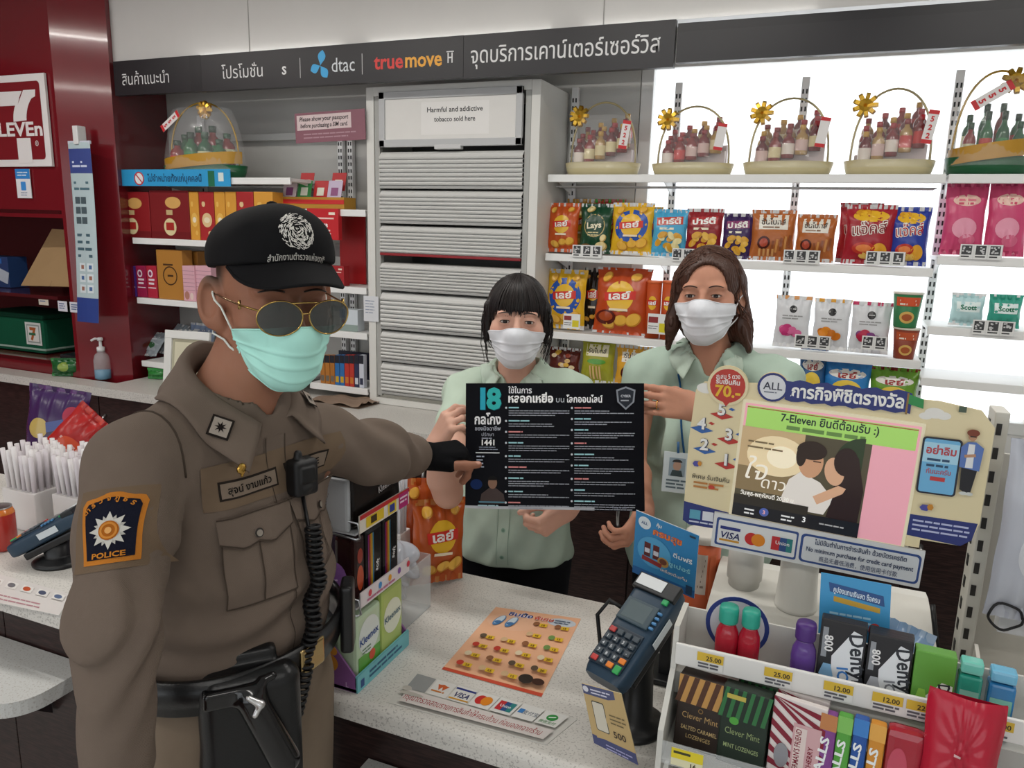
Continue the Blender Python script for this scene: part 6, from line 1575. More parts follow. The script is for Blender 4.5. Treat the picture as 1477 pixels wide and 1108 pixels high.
# collar, collar badges, gilt pin
CGp = collar(US, nkp+np.array([0, 0, 0.012])+FP.Y*0.008, FP, 0.064, 0.080, -0.022, 0.062, 0.066, front=160, open_=0.12, off=0.005, tipb=0.85, tipf=0.0)
collar_obj(CGp, KH, UNI, tp, pb, 0.003)
CB_ = SDF(); CB_.p = list(US.p)
def on_collar(i, u):
    a = CGp[i]; k = 3+u*5; j = int(k); f = k-j; j2 = min(8, j+1); p = a[j]*(1-f)+a[j2]*f
    i2 = min(64, i+1) if i < 64 else i; tx = CGp[min(64, i+2)][j]-CGp[max(0, i-2)][j]; ty = a[j2]-a[max(3, j-1)]
    n = nv(np.cross(tx, ty)); n = n if n @ (p-nkp) > 0 else -n
    return p, nv(tx), n
for i in (57, 7):
    p, tx, n = on_collar(i, 0.52); Fz = Frame(p, n, nv(np.cross(n, tx)*-1))
    mb = MB(); s = Sheet(0.0006); s.rect(-0.015, -0.015, 0.03, 0.03, '#241f1c', rot=0.3); s.up(); s.rect(-0.012, -0.012, 0.024, 0.024, '#9c9288', rot=0.3); s.up()
    for k in range(8):
        a = 2*PI*k/8+0.3; s.poly([(0.0085*math.cos(a), 0.0085*math.sin(a)), (0.003*math.cos(a+0.5), 0.003*math.sin(a+0.5)), (0, 0), (0.003*math.cos(a-0.5), 0.003*math.sin(a-0.5))][::-1], '#1a1614')
    s.into(mb, lambda V, l: [Fz(-x, l+0.0055, y) for x, y in V]); mb_obj(mb, 'collar_badge', CLOTH(), us, pb)
pp = CGp[62][8]; S_ = SDF(); S_.ell(pp+np.array([0, 0, -0.004])+FP.Y*0.004, (0.009, 0.004, 0.007), FP.A, 0.004); S_.cone(pp+FP.Y*0.004, pp+np.array([0, 0, -0.014])+FP.Y*0.004, 0.0035, 0.002, 0.003)
V, Fa = S_.mesh(0.0014); sdf_obj('gilt_pin', V, Fa, M('gold', rough=0.2, metal=1.0), us, pb, '#c8a050')
# cap
CS = SDF(); CS.ell(HP(0, -0.008, 0.054), (0.089, 0.110, 0.074), HP.A, 0.02); CS.ell(HP(0, 0.050, 0.086), (0.055, 0.050, 0.040), HP.A, 0.04)
CS.cut(lambda P: (0.042+0.016*HP.loc(P)[:, 1]/0.1-HP.loc(P)[:, 2]), 0.004)
CS.ell(HP(0, -0.012, 0.028), (0.0775, 0.098, 0.089), HP.A, 0.003, 's')
CS.disp(lambda P: 0.0012*np.sin(20*HP.loc(P)[:, 0]+9)*np.sin(25*HP.loc(P)[:, 2]))
V, Fa = CS.mesh(0.0026); BK = '#121214'
CAPM = M('cap_twill', rough=0.9, weave=0.3, bscale=520, var=0.08, spec=0.2)
cp_ = sdf_obj('cap', V, Fa, CAPM, tp, pb, BK)
mb = MB()
for sgn, zo in ((1, 0.0), (-1, -0.0035)):
    def brim(a, b, zo=zo):
        th = R_(-60+120*a); ex = 0.084*b*max(0, 1-(th/R_(60))**2)**0.6
        x = 0.089*math.sin(th)*(1-0.02*b); y = -0.016+0.106*math.cos(th)+ex
        z = 0.066-0.012*(abs(math.sin(th)))**2-0.034*(x/0.08)**2*(0.35+0.65*ex/0.084)-0.30*ex+zo
        return HP(x, y, z)
    mb.grid(brim, 40, 12, BK, flip=(sgn > 0))
mb.tube([HP(*HP.loc(np.array([brim(i/40, 1.0, -0.0017)]))[0]) for i in range(41)], 0.0026, 6, BK); mb_obj(mb, 'cap_brim', CAPM, cp_, pb)
mb = MB(); mb.lathe([(0.008, 0), (0.007, 0.003), (0.002, 0.005)], 14, col=BK); bt = CS.march(np.array([HP(0, -0.005, 0.2)]), -HP.Z)[0]; mb.V = [tuple(np.asarray(v)+bt) for v in mb.V]; mb_obj(mb, 'cap_button', CAPM, cp_, pb)
# embroidery on the cap front: whorl of short white stitches and a Thai line
rnd = random.Random(4); s = Sheet(0.0005)
for k in range(420):
    u = rnd.uniform(-1, 1); v = rnd.uniform(-1, 1)
    if u*u*1.1+v*v > 1: continue
    if u > 0.45 and v > 0.4 and rnd.random() < 0.6: continue
    a = math.atan2(v-0.1, u)+PI/2+0.5*math.sin(3*u+2*v); x, y = u*0.025, v*0.027+0.004
    s.rect(x-0.0022, y-0.00045, 0.0044, 0.0009, '#d8d6d0', rot=a+rnd.uniform(-0.25, 0.25))
s.up(); s.text('สำนักงานตำรวจแห่งชาติ', 0, -0.0345, 0.0105, '#b8b6b0', 0.01, width=0.080)
ON = nv(HP.Y+HP.Z*0.45); OU = -HP.X
mb_obj(drape(s, CS, HP(0.0, 0.115, 0.104), OU, np.cross(ON, OU), ON, 0.0007, 0.05), 'cap_embroidery', CLOTH(), cp_, pb)
# sunglasses
GM = M('smoke_lens', rough=0.02, var=0.0, spec=0.9, coat=0.8, alpha=0.95); GO = M('gold', rough=0.2, metal=1.0)
sg = MB(); mb = MB(); LC = '#252c2c'
def lens_pt(q, r, a):
    ca, sa = math.cos(a), math.sin(a)
    x = 0.0295*ca*(1+0.06*sa*q*-1); z = 0.0255*sa*(1.0 if sa < 0 else 0.86)
    x, z = x*r, z*r
    X = q*0.034+x; return HP(X*scp, (0.136-0.55*(X-0)**2*4+0.10*z-0.9*x*x)*scp, (-0.010+z)*scp)
for q in (-1, 1):
    mb = MB(); mb.grid(lambda a, b: lens_pt(q, max(b, 0.01), 2*PI*a), 40, 8, LC, wrapu=True, flip=(q > 0)); mb_obj(mb, 'lens', GM, None or tp, pb)
    sg.tube([lens_pt(q, 1.0, 2*PI*i/40) for i in range(40)], 0.0011, 6, '#b89a5a', closed=True)
    e = lens_pt(q, 1.0, R_(22) if q > 0 else R_(158)); sg.tube([e, HP(q*0.074*scp, 0.088*scp, 0.0), HP(q*0.080*scp, 0.02*scp, 0.001), HP(q*0.081*scp, -0.03*scp, 0.002)], 0.0014, 6, '#8a7040')
    sg.lathe([(0.0022, -0.006), (0.0022, 0.006)], 8, tuple(HP(q*0.0735*scp, 0.085*scp, 0.0)), '#c8aa6a')
sg.tube([lens_pt(-1, 1.0, R_(10)), HP(0, 0.138*scp, -0.005), lens_pt(1, 1.0, R_(170))], 0.0011, 6, '#b89a5a')
sg.tube([lens_pt(-1, 1.0, R_(60)), HP(0, 0.140*scp, 0.010), lens_pt(1, 1.0, R_(120))], 0.0011, 6, '#b89a5a')
mb_obj(sg, 'sunglasses_frame', GO, tp, pb)
# trousers, shoes, belt
TS = SDF(); TS.ell(Q(0.0, 0, 1.02), (0.168, 0.130, 0.14), FP.A, 0.03)
for q in (-1, 1): TS.cone(Q(0.005, q*0.088, 0.93), Q(0.015, q*0.095, 0.50), 0.098, 0.07, 0.03); TS.cone(Q(0.015, q*0.095, 0.50), Q(-0.01, q*0.10, 0.06), 0.07, 0.062, 0.03)
TS.disp(lambda P: 0.002*np.sin(30*P[:, 2]+9*P[:, 0])*np.sin(25*P[:, 1])); TS.cut(lambda P: P[:, 2]-1.095, 0.003)
V, Fa = TS.mesh(0.007); sdf_obj('trousers', V, Fa, UNI, tp, pb, '#7a6c5d')
for q in (-1, 1):
    S_ = SDF(); S_.cone(Q(-0.03, q*0.10, 0.04), Q(0.13, q*0.105, 0.035), 0.042, 0.036, 0.02); S_.ell(Q(-0.02, q*0.10, 0.07), (0.045, 0.06, 0.05), FP.A, 0.03); S_.cut(lambda P: 0.004-P[:, 2], 0.004)
    V, Fa = S_.mesh(0.006); sdf_obj('shoe', V, Fa, LEATHER(), tp, pb, '#121214')
TB = SDF(); TB.p = list(TS.p[:-1])+[p for p in US.p[:3]]
mb = belt_ring(TB, Q(0.0, 0, 1.07), FP.X, FP.Y, 1.042, 1.096, 0.008, 0.008); bl = mb_obj(mb, 'belt', LEATHER(), tp, pb)
def face_part(name, l, f, z, w, h, d, col, mat, par, rd=0.006, rz=0.0):
    O = TB.march(np.array([Q(f*3, l*1.0, z)]), nv(Q(0, l, z)-Q(f*3, l, z)), 0.012+d/2, maxd=1)[0]
    g = TB.grad(np.array([O]))[0]; g[2] = 0; g = nv(g); S_ = SDF(); A = np.stack([np.cross(g, FP.Z), g, FP.Z]); S_.box(O, (w/2, d/2, h/2), A, rd, 0.004)
    V, Fa = S_.mesh(0.003); return sdf_obj(name, V, Fa, mat, par, pb, col), O, A
face_part('belt_buckle', 0.0, 0.12, 1.069, 0.055, 0.045, 0.006, '#b8a070', M('gold', rough=0.2, metal=1.0), bl, 0.002)
face_part('belt_pouch', 0.120, 0.08, 1.075, 0.05, 0.12, 0.022, '#101012', LEATHER(), tp)
# holster on the near hip with the pistol grip
hO = Q(0.118, -0.105, 1.015); hg = nv(FP.Y*0.75+FP.X*0.66); hA = np.stack([np.cross(hg, FP.Z), hg, FP.Z])
hw = lambda x, y, z: hO+hA[0]*x+hA[1]*y+hA[2]*z
S_ = SDF(); S_.box(hw(-0.01, 0.0, -0.02), (0.070, 0.027, 0.10), hA, 0.025, 0.012); S_.cone(hw(0.01, 0, -0.09), hw(0.03, -0.005, -0.20), 0.036, 0.026, 0.03, flat=hA[1], fr=0.6); S_.box(hw(0, -0.02, 0.05), (0.05, 0.012, 0.05), hA, 0.008, 0.01)
V, Fa = S_.mesh(0.0035); ho_ = sdf_obj('holster', V, Fa, LEATHER(), tp, pb, '#0f1012')
S_ = SDF(); S_.cone(hw(-0.01, 0.028, 0.045), hw(-0.05, 0.036, -0.055), 0.021, 0.022, 0.01, flat=hA[1], fr=0.75); S_.box(hw(0.012, 0.018, 0.055), (0.042, 0.014, 0.014), hA, 0.006, 0.008); S_.cone(hw(-0.025, 0.02, 0.068), hw(-0.04, 0.02, 0.072), 0.007, 0.006, 0.006)
V, Fa = S_.mesh(0.0025); sdf_obj('pistol_grip', V, Fa, GLOSS(), ho_, pb, '#0c0c0e')
S_ = SDF(); S_.cone(hw(-0.02, 0.046, 0.048), hw(-0.005, 0.044, 0.060), 0.006, 0.004, 0.004); S_.cone(hw(-0.02, 0.046, 0.048), hw(-0.012, 0.048, 0.034), 0.005, 0.004, 0.004)
V, Fa = S_.mesh(0.0015); sdf_obj('steel_latch', V, Fa, CHROME(), ho_, pb, '#d8d8d8')
# radio microphone and coiled cord on the chest
mO = US.march(np.array([Q(0.4, 0.024, 1.345)]), -FP.Y, 0.020, maxd=0.5)[0]; mg = nv(FP.Y*0.9+FP.X*0.25); mA = np.stack([np.cross(mg, FP.Z), mg, FP.Z])
mw = lambda x, y, z: mO+mA[0]*x+mA[1]*y+mA[2]*z
S_ = SDF(); S_.box(mw(0, 0, 0), (0.021, 0.015, 0.028), mA, 0.007, 0.004); S_.cone(mw(0.006, 0, 0.026), mw(0.006, 0, 0.036), 0.007, 0.006, 0.004); S_.box(mw(0.0, 0.014, 0.006), (0.013, 0.004, 0.012), mA, 0.003, 0.003); S_.ell(mw(0, 0.013, -0.015), (0.008, 0.005, 0.006), mA, 0.003)
V, Fa = S_.mesh(0.0016); rm = sdf_obj('radio_microphone', V, Fa, RUBBER(), tp, pb, '#0e0e10')
s = Sheet(0.0012); s.rect(-0.011, -0.008, 0.022, 0.016, '#1a1614', lay=2); s.rect(-0.0085, -0.006, 0.017, 0.012, '#a8322a', lay=3); s.rect(-0.0085, -0.001, 0.017, 0.002, '#d8d0c8', lay=4)
mb_obj(drape(s, US, Q(0.19, 0.062, 1.318), -FP.X, FP.Z, FP.Y, 0.002, 0.05), 'flag_patch', CLOTH(), us, pb)
pth = [mw(0, 0.0, -0.03), mw(0.0, 0.012, -0.075)]
zz = 1.27; ctrl = []
for i in range(60):
    u = i/59; z = 1.272-0.285*u; l = 0.022-0.012*u-0.05*u*u
    p = US.march(np.array([Q(0.45, l, max(z, 1.06))]), -FP.Y, 0.018, maxd=0.5)[0]; p = p.copy(); p[2] = z
    if z < 1.06: p = p+FP.Y*0.008
    ctrl.append(p)
hel = []
turns = 34
for i in range(turns*12):
    u = i/(turns*12-1); k = u*59; j = min(58, int(k)); f = k-j; c = ctrl[j]*(1-f)+ctrl[j+1]*f; a = 2*PI*turns*u
    r = 0.0105; hel.append(c+FP.X*r*math.cos(a)+FP.Y*r*math.sin(a))
mb = MB(); mb.tube(pth+hel+[ctrl[-1]-np.array([0, 0, 0.015])+FP.X*0.01, ctrl[-1]+FP.X*0.025+np.array([0, 0, 0.0]), ctrl[-1]+FP.X*0.035-FP.Y*0.02+np.array([0, 0, 0.05])], 0.0029, 6, '#0c0c0e'); mb_obj(mb, 'coiled_cord', RUBBER(), rm, pb)
# ------------------------------------------------------------------ front counter
mb = MB()
P = []
for k in range(7): a = R_(90*k/6); P.append((1.06+0.018-0.018*math.sin(a), 0.85-0.018+0.018*math.cos(a)))
mb.prism(P+[(1.06, 0.81), (1.63, 0.81), (1.63, 0.85)], -3.2, 1.2, STONEC, plane='YZ')
mb.build('counter_top', STONE, label='speckled stone top of the checkout counter with flyers on it', cat='worktop', recalc=True)
for i, (a, b, l) in enumerate(((-3.2, -1.75, 'at the far left under the straw box'), (-1.75, -0.3, 'behind the policeman'), (-0.3, 1.2, 'under the candy rack'))):
    t = thing('checkout_counter', 'dark wood checkout counter unit '+l, 'counter', ((a+b)/2, 1.34, 0))
    mb = MB(); mb.box((0, 0, 0.44), (b-a-0.003, 0.50, 0.736), WOODC, 0.002); mb.build('carcass', WOODM, t)
    mb = MB(); mb.box((0, 0.01, 0.036), (b-a-0.003, 0.46, 0.07), '#151011'); mb.build('plinth', MATTE(), t)
def ledge(x0, x1, label, rl, rr):
    t = thing('bag_ledge', label, 'ledge', (x0, 1.085, 0.72)); w = x1-x0; y0 = -0.19; r = 0.09; P = [(0, 0), (w, 0)]
    P += [(w-r+r*math.sin(R_(90-9*k)) if rr else w, y0+r-r*math.cos(R_(90-9*k)) if rr else (0 if k < 10 else y0)) for k in range(11)] if rr else [(w, y0)]
    P += [(r-r*math.sin(R_(9*k)), y0+r-r*math.cos(R_(9*k))) for k in range(11)] if rl else [(0, y0)]
    mb = MB(); mb.prism(P[::-1], -0.034, 0, '#bfc0be', plane='XY'); mb.build('ledge_top', STONE, t, recalc=True)
    for x in (0.15, w-0.15):
        mb = MB(); mb.prism([(-0.002, -0.036), (-0.16, -0.036), (-0.002, -0.16)], x-0.01, x+0.01, '#2a2224', plane='YZ'); mb.build('bracket', STEEL(), t, recalc=True)
ledge(-3.2, -1.46, 'low grey stone bag ledge with rounded corner on the counter front at left', False, True)
ledge(-0.72, 1.1, 'low grey stone bag ledge on the counter front below the payment logos', True, False)

ZT = 0.8505
def flat_print(name, label, cat, corners, w, h, fn, eps=0.0003):
    """corners: lower left, lower right, upper right, upper left on the counter"""
    s = Sheet(eps); fn(s, w, h); c = [np.array(q) for q in corners]; mb = MB()
    def f(V, l):
        o = []
        for x, y in V:
            a, b = x/w, y/h; p = c[0]*(1-a)*(1-b)+c[1]*a*(1-b)+c[2]*a*b+c[3]*(1-a)*b; o.append((p[0], p[1], ZT+0.0006+l))
        return o
    s.into(mb, f); q = [tuple(k[:2]) for k in c]
    mb.add([(x, y, ZT-0.0001) for x, y in q]+[(x, y, ZT+0.0005) for x, y in q], [(3, 2, 1, 0), (0, 1, 5, 4), (1, 2, 6, 5), (2, 3, 7, 6), (3, 0, 4, 7)], '#d8d8d4')
    return mb.build(name, M('laminated_print', rough=0.3, var=0.03), label=label, cat=cat)
def promo(s, w, h):
    s.rect(0, 0, w, h, '#dfab88', nx=4, ny=6); s.up(); s.rect(0, 0, w, h*0.035, '#c04a34'); s.disc(w*0.3, h*0.80, w*0.28, h*0.13, '#e0b090'); s.disc(w*0.82, h*0.90, w*0.16, h*0.06, '#b8c0c8'); s.up()
    for i, c in enumerate(('#d8dce8', '#24408a')): s.text('ชิมมื้อ', w*0.34+i*0.0005, h*0.895, h*0.075, c, 0.06-0.04*i, width=w*0.28); s.up()
    for i, c in enumerate(('#e8d8d0', '#c0402c')): s.text('พิเศษ', w*0.62, h*0.885, h*0.07, c, 0.06-0.04*i, width=w*0.22); s.up()
    s.lines(w*0.74, h*0.92, w*0.17, 2, h*0.03, h*0.012, '#5a6a80')
    for x in (0.16, 0.3): s.disc(w*x, h*0.79, w*0.05, h*0.085, '#4a7aa8', rot=-0.2); s.up(); s.disc(w*x, h*0.80, w*0.038, h*0.07, '#c4d2dc', rot=-0.2); s.disc(w*x, h*0.76, w*0.04, h*0.025, '#3f6a98')
    s.up(); rnd = random.Random(2)
    for (r, n) in ((0.80, 2), (0.64, 2), (0.50, 4), (0.36, 4), (0.22, 4), (0.08, 3)):
        for k in range(n):
            x = (0.52+0.24*k if n == 2 else 0.08+0.23*k)
            s.disc(w*(x+0.05), h*(r+0.02), w*0.035, h*0.03, rnd.choice(['#8a5a3a', '#c8a880', '#5a4a3a', '#b83a2c', '#d8c8a8', '#6a8a4a']))
            s.rect(w*(x+0.09), h*(r-0.012), w*0.085, h*0.045, '#d8b02a'); s.up(); s.text(str(rnd.choice([10, 12, 15, 20, 25, 35])), w*(x+0.132), h*(r-0.003), h*0.032, '#5a3010', 0.03)
    s.disc(w*0.80, h*0.10, w*0.07, h*0.05, '#2a2420'); s.disc(w*0.92, h*0.10, w*0.06, h*0.035, '#3a2018')
def onz(x, y): return atZ(x, y, ZT)
flat_print('promotion_flyer', 'orange promotion flyer of yellow price boxes lying on the counter', 'flyer', [onz(637, 966), onz(781, 1006), onz(838, 893), onz(715, 876)], 0.21, 0.29, promo)
def logos(s, w, h):
    s.rect(0, 0, w, h, '#c9c7c1', nx=4); s.up()
    L = w/7.2
    for k in range(7):
        x = 0.01+k*(w-0.02)/7; s.rect(x, h*0.48, L*0.9, h*0.46, '#d6d5d1'); s.up(); cx, cy = x+L*0.45, h*0.71
        if k == 0: s.rect(x, h*0.48, L*0.9, h*0.46, '#8d9090')
        if k == 1: s.poly([(cx-0.012, cy+0.008), (cx-0.004, cy-0.004), (cx, cy+0.004), (cx+0.004, cy-0.004), (cx+0.012, cy+0.008), (cx+0.006, cy+0.008), (cx, cy+0.010), (cx-0.006, cy+0.008)], '#c05a2a'); s.lines(x+0.004, cy-0.006, L*0.75, 1, 0.01, 0.003, '#c0702a')
        if k == 2: s.rect(x+0.001, cy+0.009, L*0.88, 0.004, '#26327a'); s.text('VISA', cx, cy-0.008, 0.016, '#20285c', 0.02, shear=0.2); s.rect(x+0.001, cy-0.014, L*0.88, 0.003, '#c8902a')
        if k == 3: s.disc(cx-0.006, cy, 0.0105, 0.0105, '#c02a28'); s.up(); s.disc(cx+0.006, cy, 0.0105, 0.0105, '#d8821e')
        if k == 4: s.rect(cx-0.016, cy-0.011, 0.012, 0.022, '#b82a30'); s.rect(cx-0.004, cy-0.011, 0.010, 0.022, '#2a4a80'); s.rect(cx+0.006, cy-0.011, 0.010, 0.022, '#2a7a7a'); s.up(); s.text('Union', cx, cy-0.003, 0.009, '#e0e0e0', 0.01)
        if k == 5: s.rect(cx-0.018, cy-0.005, 0.010, 0.010, '#3a7ab8'); s.text('支付宝', cx+0.006, cy-0.005, 0.0105, '#4a5a70', 0.0)
        if k == 6: s.disc(cx, cy+0.003, 0.010, 0.008, '#2f8a3f'); s.up(); s.rect(cx-0.006, cy+0.002, 0.012, 0.0025, '#e0f0e0', rot=0.4); s.text('微信支付', cx, cy-0.013, 0.008, '#4a8a50', 0.0)
        s.up()
    s.rect(0.02, 0.004, w-0.03, h*0.34, '#cfc8c4'); s.up(); s.text('กรุณาตรวจสอบรายการสินค้าให้ครบถ้วน ก่อนออกจากร้าน', w*0.5, h*0.14, 0.017, '#9a2a30', 0.0, width=w*0.86); s.up(); s.disc(w*0.10, h*0.30, w*0.08, h*0.05, '#b0aca4'); s.disc(w*0.05, h*0.42, w*0.03, h*0.07, '#b4b0a8')
flat_print('payment_sticker', 'worn payment logo sticker with red Thai line near the counter edge', 'sticker', [onz(560, 1014), onz(788, 1075), onz(833, 1038), onz(598, 968)], 0.335, 0.075, logos)
def llogos(s, w, h):
    s.rect(0, 0, w, h, '#d2cdca', nx=4); s.up(); s.lines(w*0.05, h*0.30, w*0.8, 2, h*0.14, h*0.05, '#b08088', 3)
    for k, c in enumerate(('#8a5a2a', '#6a6a70', '#b8502a', '#4a5068', '#5a6a8a')): s.rect(w*(0.06+0.19*k), h*0.58, w*0.13, h*0.26, '#dddad6'); s.up(); s.disc(w*(0.12+0.19*k), h*0.71, w*0.045, h*0.09, c); s.up()
flat_print('payment_sticker', 'pinkish payment logo sticker on the counter left of the policeman arm', 'sticker', [onz(-40, 862), onz(85, 888), onz(104, 858), onz(-10, 826)], 0.34, 0.09, llogos)

# ------------------------------------------------------------------ card terminals
TB_ = '#22394c'
def terminal(label, loc, rz, tilt, zo=0.18):
    t = thing('card_terminal', label, 'card terminal', loc, rot=(0, 0, rz))
    m = Matrix.Rotation(-tilt, 3, 'X'); Lh, W0, W1 = 0.20, 0.080, 0.092   # local: x right, y up the face, z out
    def tf(v): q = Vector((v[0], v[2]*-1, v[1])); return Matrix.Rotation(-tilt, 3, 'X') @ q+Vector((0, 0, zo))
    mb = MB()
    def body(a, b):
        y = Lh*(b-0.5); wd = (W0+(W1-W0)*b)/2
        e = 1 if 0 < b < 1 else 0.9; th = 2*PI*a
        k = 5.0; cx = math.copysign(abs(math.cos(th))**(2/k), math.cos(th)); sz = math.copysign(abs(math.sin(th))**(2/k), math.sin(th))
        ends = 1-0.12*max(0, abs(2*b-1)-0.85)/0.15
        return tf((wd*cx*ends, y, (0.0 if True else 0)+0.020*sz*ends+(0.006*b)))
    mb.grid(body, 40, 18, TB_, wrapu=True)
    for b in (0, 1): mb.add([body(i/40, b) for i in range(40)], [tuple(range(40)) if b else tuple(range(40))[::-1]], TB_)
    mb.build('housing', SATIN(), t)
    zt = 0.021
    def slab(name, x, y, w, h, d, col, mat, z=None, bev=0.002, par=None, lab=None):
        b = MB(); b.box((0, 0, 0), (w, h, d), col, bev); b.V = [tuple(tf((v[0]+x, v[1]+y, v[2]+(zt if z is None else z)+0.006*(0.5+y/Lh)))) for v in b.V]; return b.build(name, mat, par or t)
    slab('screen_bezel', -0.004, 0.028, 0.066, 0.046, 0.006, '#33454f', SATIN())
    slab('screen', -0.006, 0.028, 0.050, 0.036, 0.0075, '#5a666a', M('screen_glass', rough=0.08, coat=0.5))
    kp = slab('keypad_plate', -0.002, -0.045, 0.068, 0.078, 0.004, '#1a2a38', SATIN())
    for r in range(5):
        for c in range(4):
            x, y = -0.026+c*0.0165, -0.018-r*0.0145
            col = '#3a444c'
            if r == 0 and c == 0: col = '#a83a3a'
            if (r, c) == (3, 3): col = '#d87a2a'
            if (r, c) == (4, 0): col = '#b83a38'
            if (r, c) == (4, 2): col = '#d87a2a'
            if (r, c) == (4, 3): col = '#2f9a50'
            k_ = slab('key', x, y-(0.002 if (r, c) == (4, 3) else 0), 0.0125, 0.0100 if (r, c) != (4, 3) else 0.015, 0.004, col, SATIN(), zt+0.0035, 0.0015, kp)
            if col == '#3a444c' and r > 0:
                s = Sheet(); s.text('123 456 789 *0#'.replace(' ', '')[(r-1)*3+c] if c < 3 and (r-1)*3+c < 12 else '-', 0, -0.003, 0.008, '#c8ccd0', 0.02)
                b = MB()
                for V, F, cc, l in s.items: b.add([tuple(tf((v[0]+x, v[1]+y, zt+0.0058+0.006*(0.5+y/Lh)))) for v in V], F, cc)
                b.build('key_mark', PRINT(), kp)
    for k in range(4): slab('side_key', 0.034, 0.042-0.010*k, 0.009, 0.005, 0.005, '#4a80b0', SATIN(), zt+0.001)
    slab('printer_cover', 0, 0.086, 0.088, 0.032, 0.012, '#15181c', SATIN(), zt-0.002)
    lb = slab('paper_label', -0.012, 0.088, 0.056, 0.022, 0.001, '#ccd0d2', PRINT(), zt+0.0048)
    slab('release_key', 0.030, 0.066, 0.012, 0.012, 0.005, '#2a9a5a', SATIN(), zt)
    b = MB(); b.box((0, 0, 0), (0.001, 0.055, 0.016), '#c8d0d4'); b.V = [tuple(tf((v[0]+0.0455, v[1]+0.02, v[2]+0.004))) for v in b.V]; b.build('serial_label', PRINT(), t)
    mb = MB(); mb.lathe([(0.055, 0), (0.056, 0.006), (0.05, 0.012), (0.032, 0.02), (0.028, zo-0.06), (0.034, zo-0.025)], 28, (0, 0.01, 0), '#131416', sq=(1, 1.1)); mb.build('stand', SATIN(), t)
    b = MB(); b.box((0, 0, -0.028), (0.07, 0.15, 0.018), '#131416', 0.004); b.V = [tuple(tf(v)) for v in b.V]; b.build('cradle', SATIN(), t)
    return t
terminal('dark blue card terminal tilted on a black stand beside the promotion flyer', (-0.250, 1.205, ZT), -0.42, R_(55))
mb = MB(); mb.tube([(-0.29, 1.30, 1.02), (-0.325, 1.31, 1.03), (-0.345, 1.30, 1.0), (-0.335, 1.30, 0.93), (-0.30, 1.31, 0.862), (-0.25, 1.36, 0.8545)], 0.004, 8, '#101012'); mb.build('terminal_cable', RUBBER(), label='black cable looping behind the card terminal', cat='cable')
terminal('dark blue card terminal standing on the counter left of the policeman arm', (-1.755, 1.235, ZT), -1.15, R_(62), 0.085)
# rebate card leaning on the stand
a, b, c, d = [np.array(q) for q in (atY(857, 1072, 1.075), atY(921, 1104, 1.075), atY(896, 1001, 1.098), atY(839, 986, 1.098))]
s = Sheet(0.0004); w, h = 0.085, 0.12
s.rect(0, 0, w, h, '#b49a68'); s.up(); s.rect(0, 0, w, h*0.16, '#3a3f6a'); s.rect(0, h*0.84, w*0.8, h*0.16, '#44496e'); s.up(); s.disc(w*0.08, h*0.93, w*0.07, w*0.07, '#c8c8d0'); s.lines(w*0.2, h*0.95, w*0.5, 2, h*0.05, h*0.022, '#c8c8d8', 2)
s.rrect(w*0.16, h*0.28, w*0.3, h*0.48, w*0.04, '#3a3a34'); s.up(); s.rrect(w*0.175, h*0.295, w*0.27, h*0.45, w*0.035, '#c4beae'); s.lines(w*0.55, h*0.62, w*0.38, 3, h*0.06, h*0.022, '#6a5a3a', 4); s.text('500', w*0.70, h*0.27, h*0.14, '#3a2a1a', 0.02); s.lines(w*0.3, h*0.09, w*0.6, 2, h*0.05, h*0.02, '#9a9ac0', 5)
mb = MB(); f_ = lambda V, l: [tuple((lambda x, y: a*(1-x)*(1-y)+b*x*(1-y)+c*x*y+d*(1-x)*y)(x/w, y/h)+np.array([0.0, -1, 0.2])*l) for x, y in V]
s.into(mb, f_); Pq = [a, b, c, d]; mb.add([tuple(q) for q in Pq]+[tuple(q+np.array([0, 0.002, 0])) for q in Pq], [(7, 6, 5, 4), (0, 4, 5, 1), (1, 5, 6, 2), (2, 6, 7, 3), (3, 7, 4, 0)], '#c8b890')
mb.build('rebate_card', PRINT(), label='beige rebate card with phone picture and 500 leaning on the terminal', cat='card')
# blue promo card behind the terminal
p0 = atY(912, 825, 1.37); p1 = atY(1001, 866, 1.37); p2 = atY(1005, 768, 1.37); p3 = atY(912, 742, 1.37); w = p1[0]-p0[0]; h = (p3[2]-p0[2]+p2[2]-p1[2])/2
s = Sheet(0.0004); s.rect(0, 0, w, h, '#2f7fb4'); s.up(); s.rect(0, 0, w, h*0.12, '#1c5a94'); s.disc(w*0.15, h*0.86, w*0.10, w*0.10, '#d4dce0'); s.text('ALL', w*0.15, h*0.84, h*0.06, '#2a5080', 0.02, lay=3); s.up()
s.text('คุ้ม', w*0.38, h*0.88, h*0.07, '#e8e8e0', 0.02); s.text('ครบสุข', w*0.52, h*0.74, h*0.13, '#c8472c', 0.06, width=w*0.46); s.up(); s.text('ครบสุข', w*0.52, h*0.74, h*0.13, '#e08a3a', 0.0, width=w*0.45)
s.disc(w*0.33, h*0.45, w*0.27, h*0.24, '#4f9cc8'); s.up(); s.rect(w*0.17, h*0.36, w*0.10, h*0.22, '#5a1e1a'); s.rect(w*0.31, h*0.36, w*0.10, h*0.22, '#5a1e1a'); s.disc(w*0.48, h*0.36, w*0.09, h*0.075, '#b08a4a'); s.rect(w*0.14, h*0.27, w*0.32, h*0.07, '#8a2a2a', rot=-0.1); s.up(); s.disc(w*0.48, h*0.37, w*0.06, h*0.045, '#6a3a2a'); s.rect(w*0.18, h*0.42, w*0.08, h*0.07, '#c8c8d0'); s.rect(w*0.32, h*0.42, w*0.08, h*0.07, '#c8c8d0')
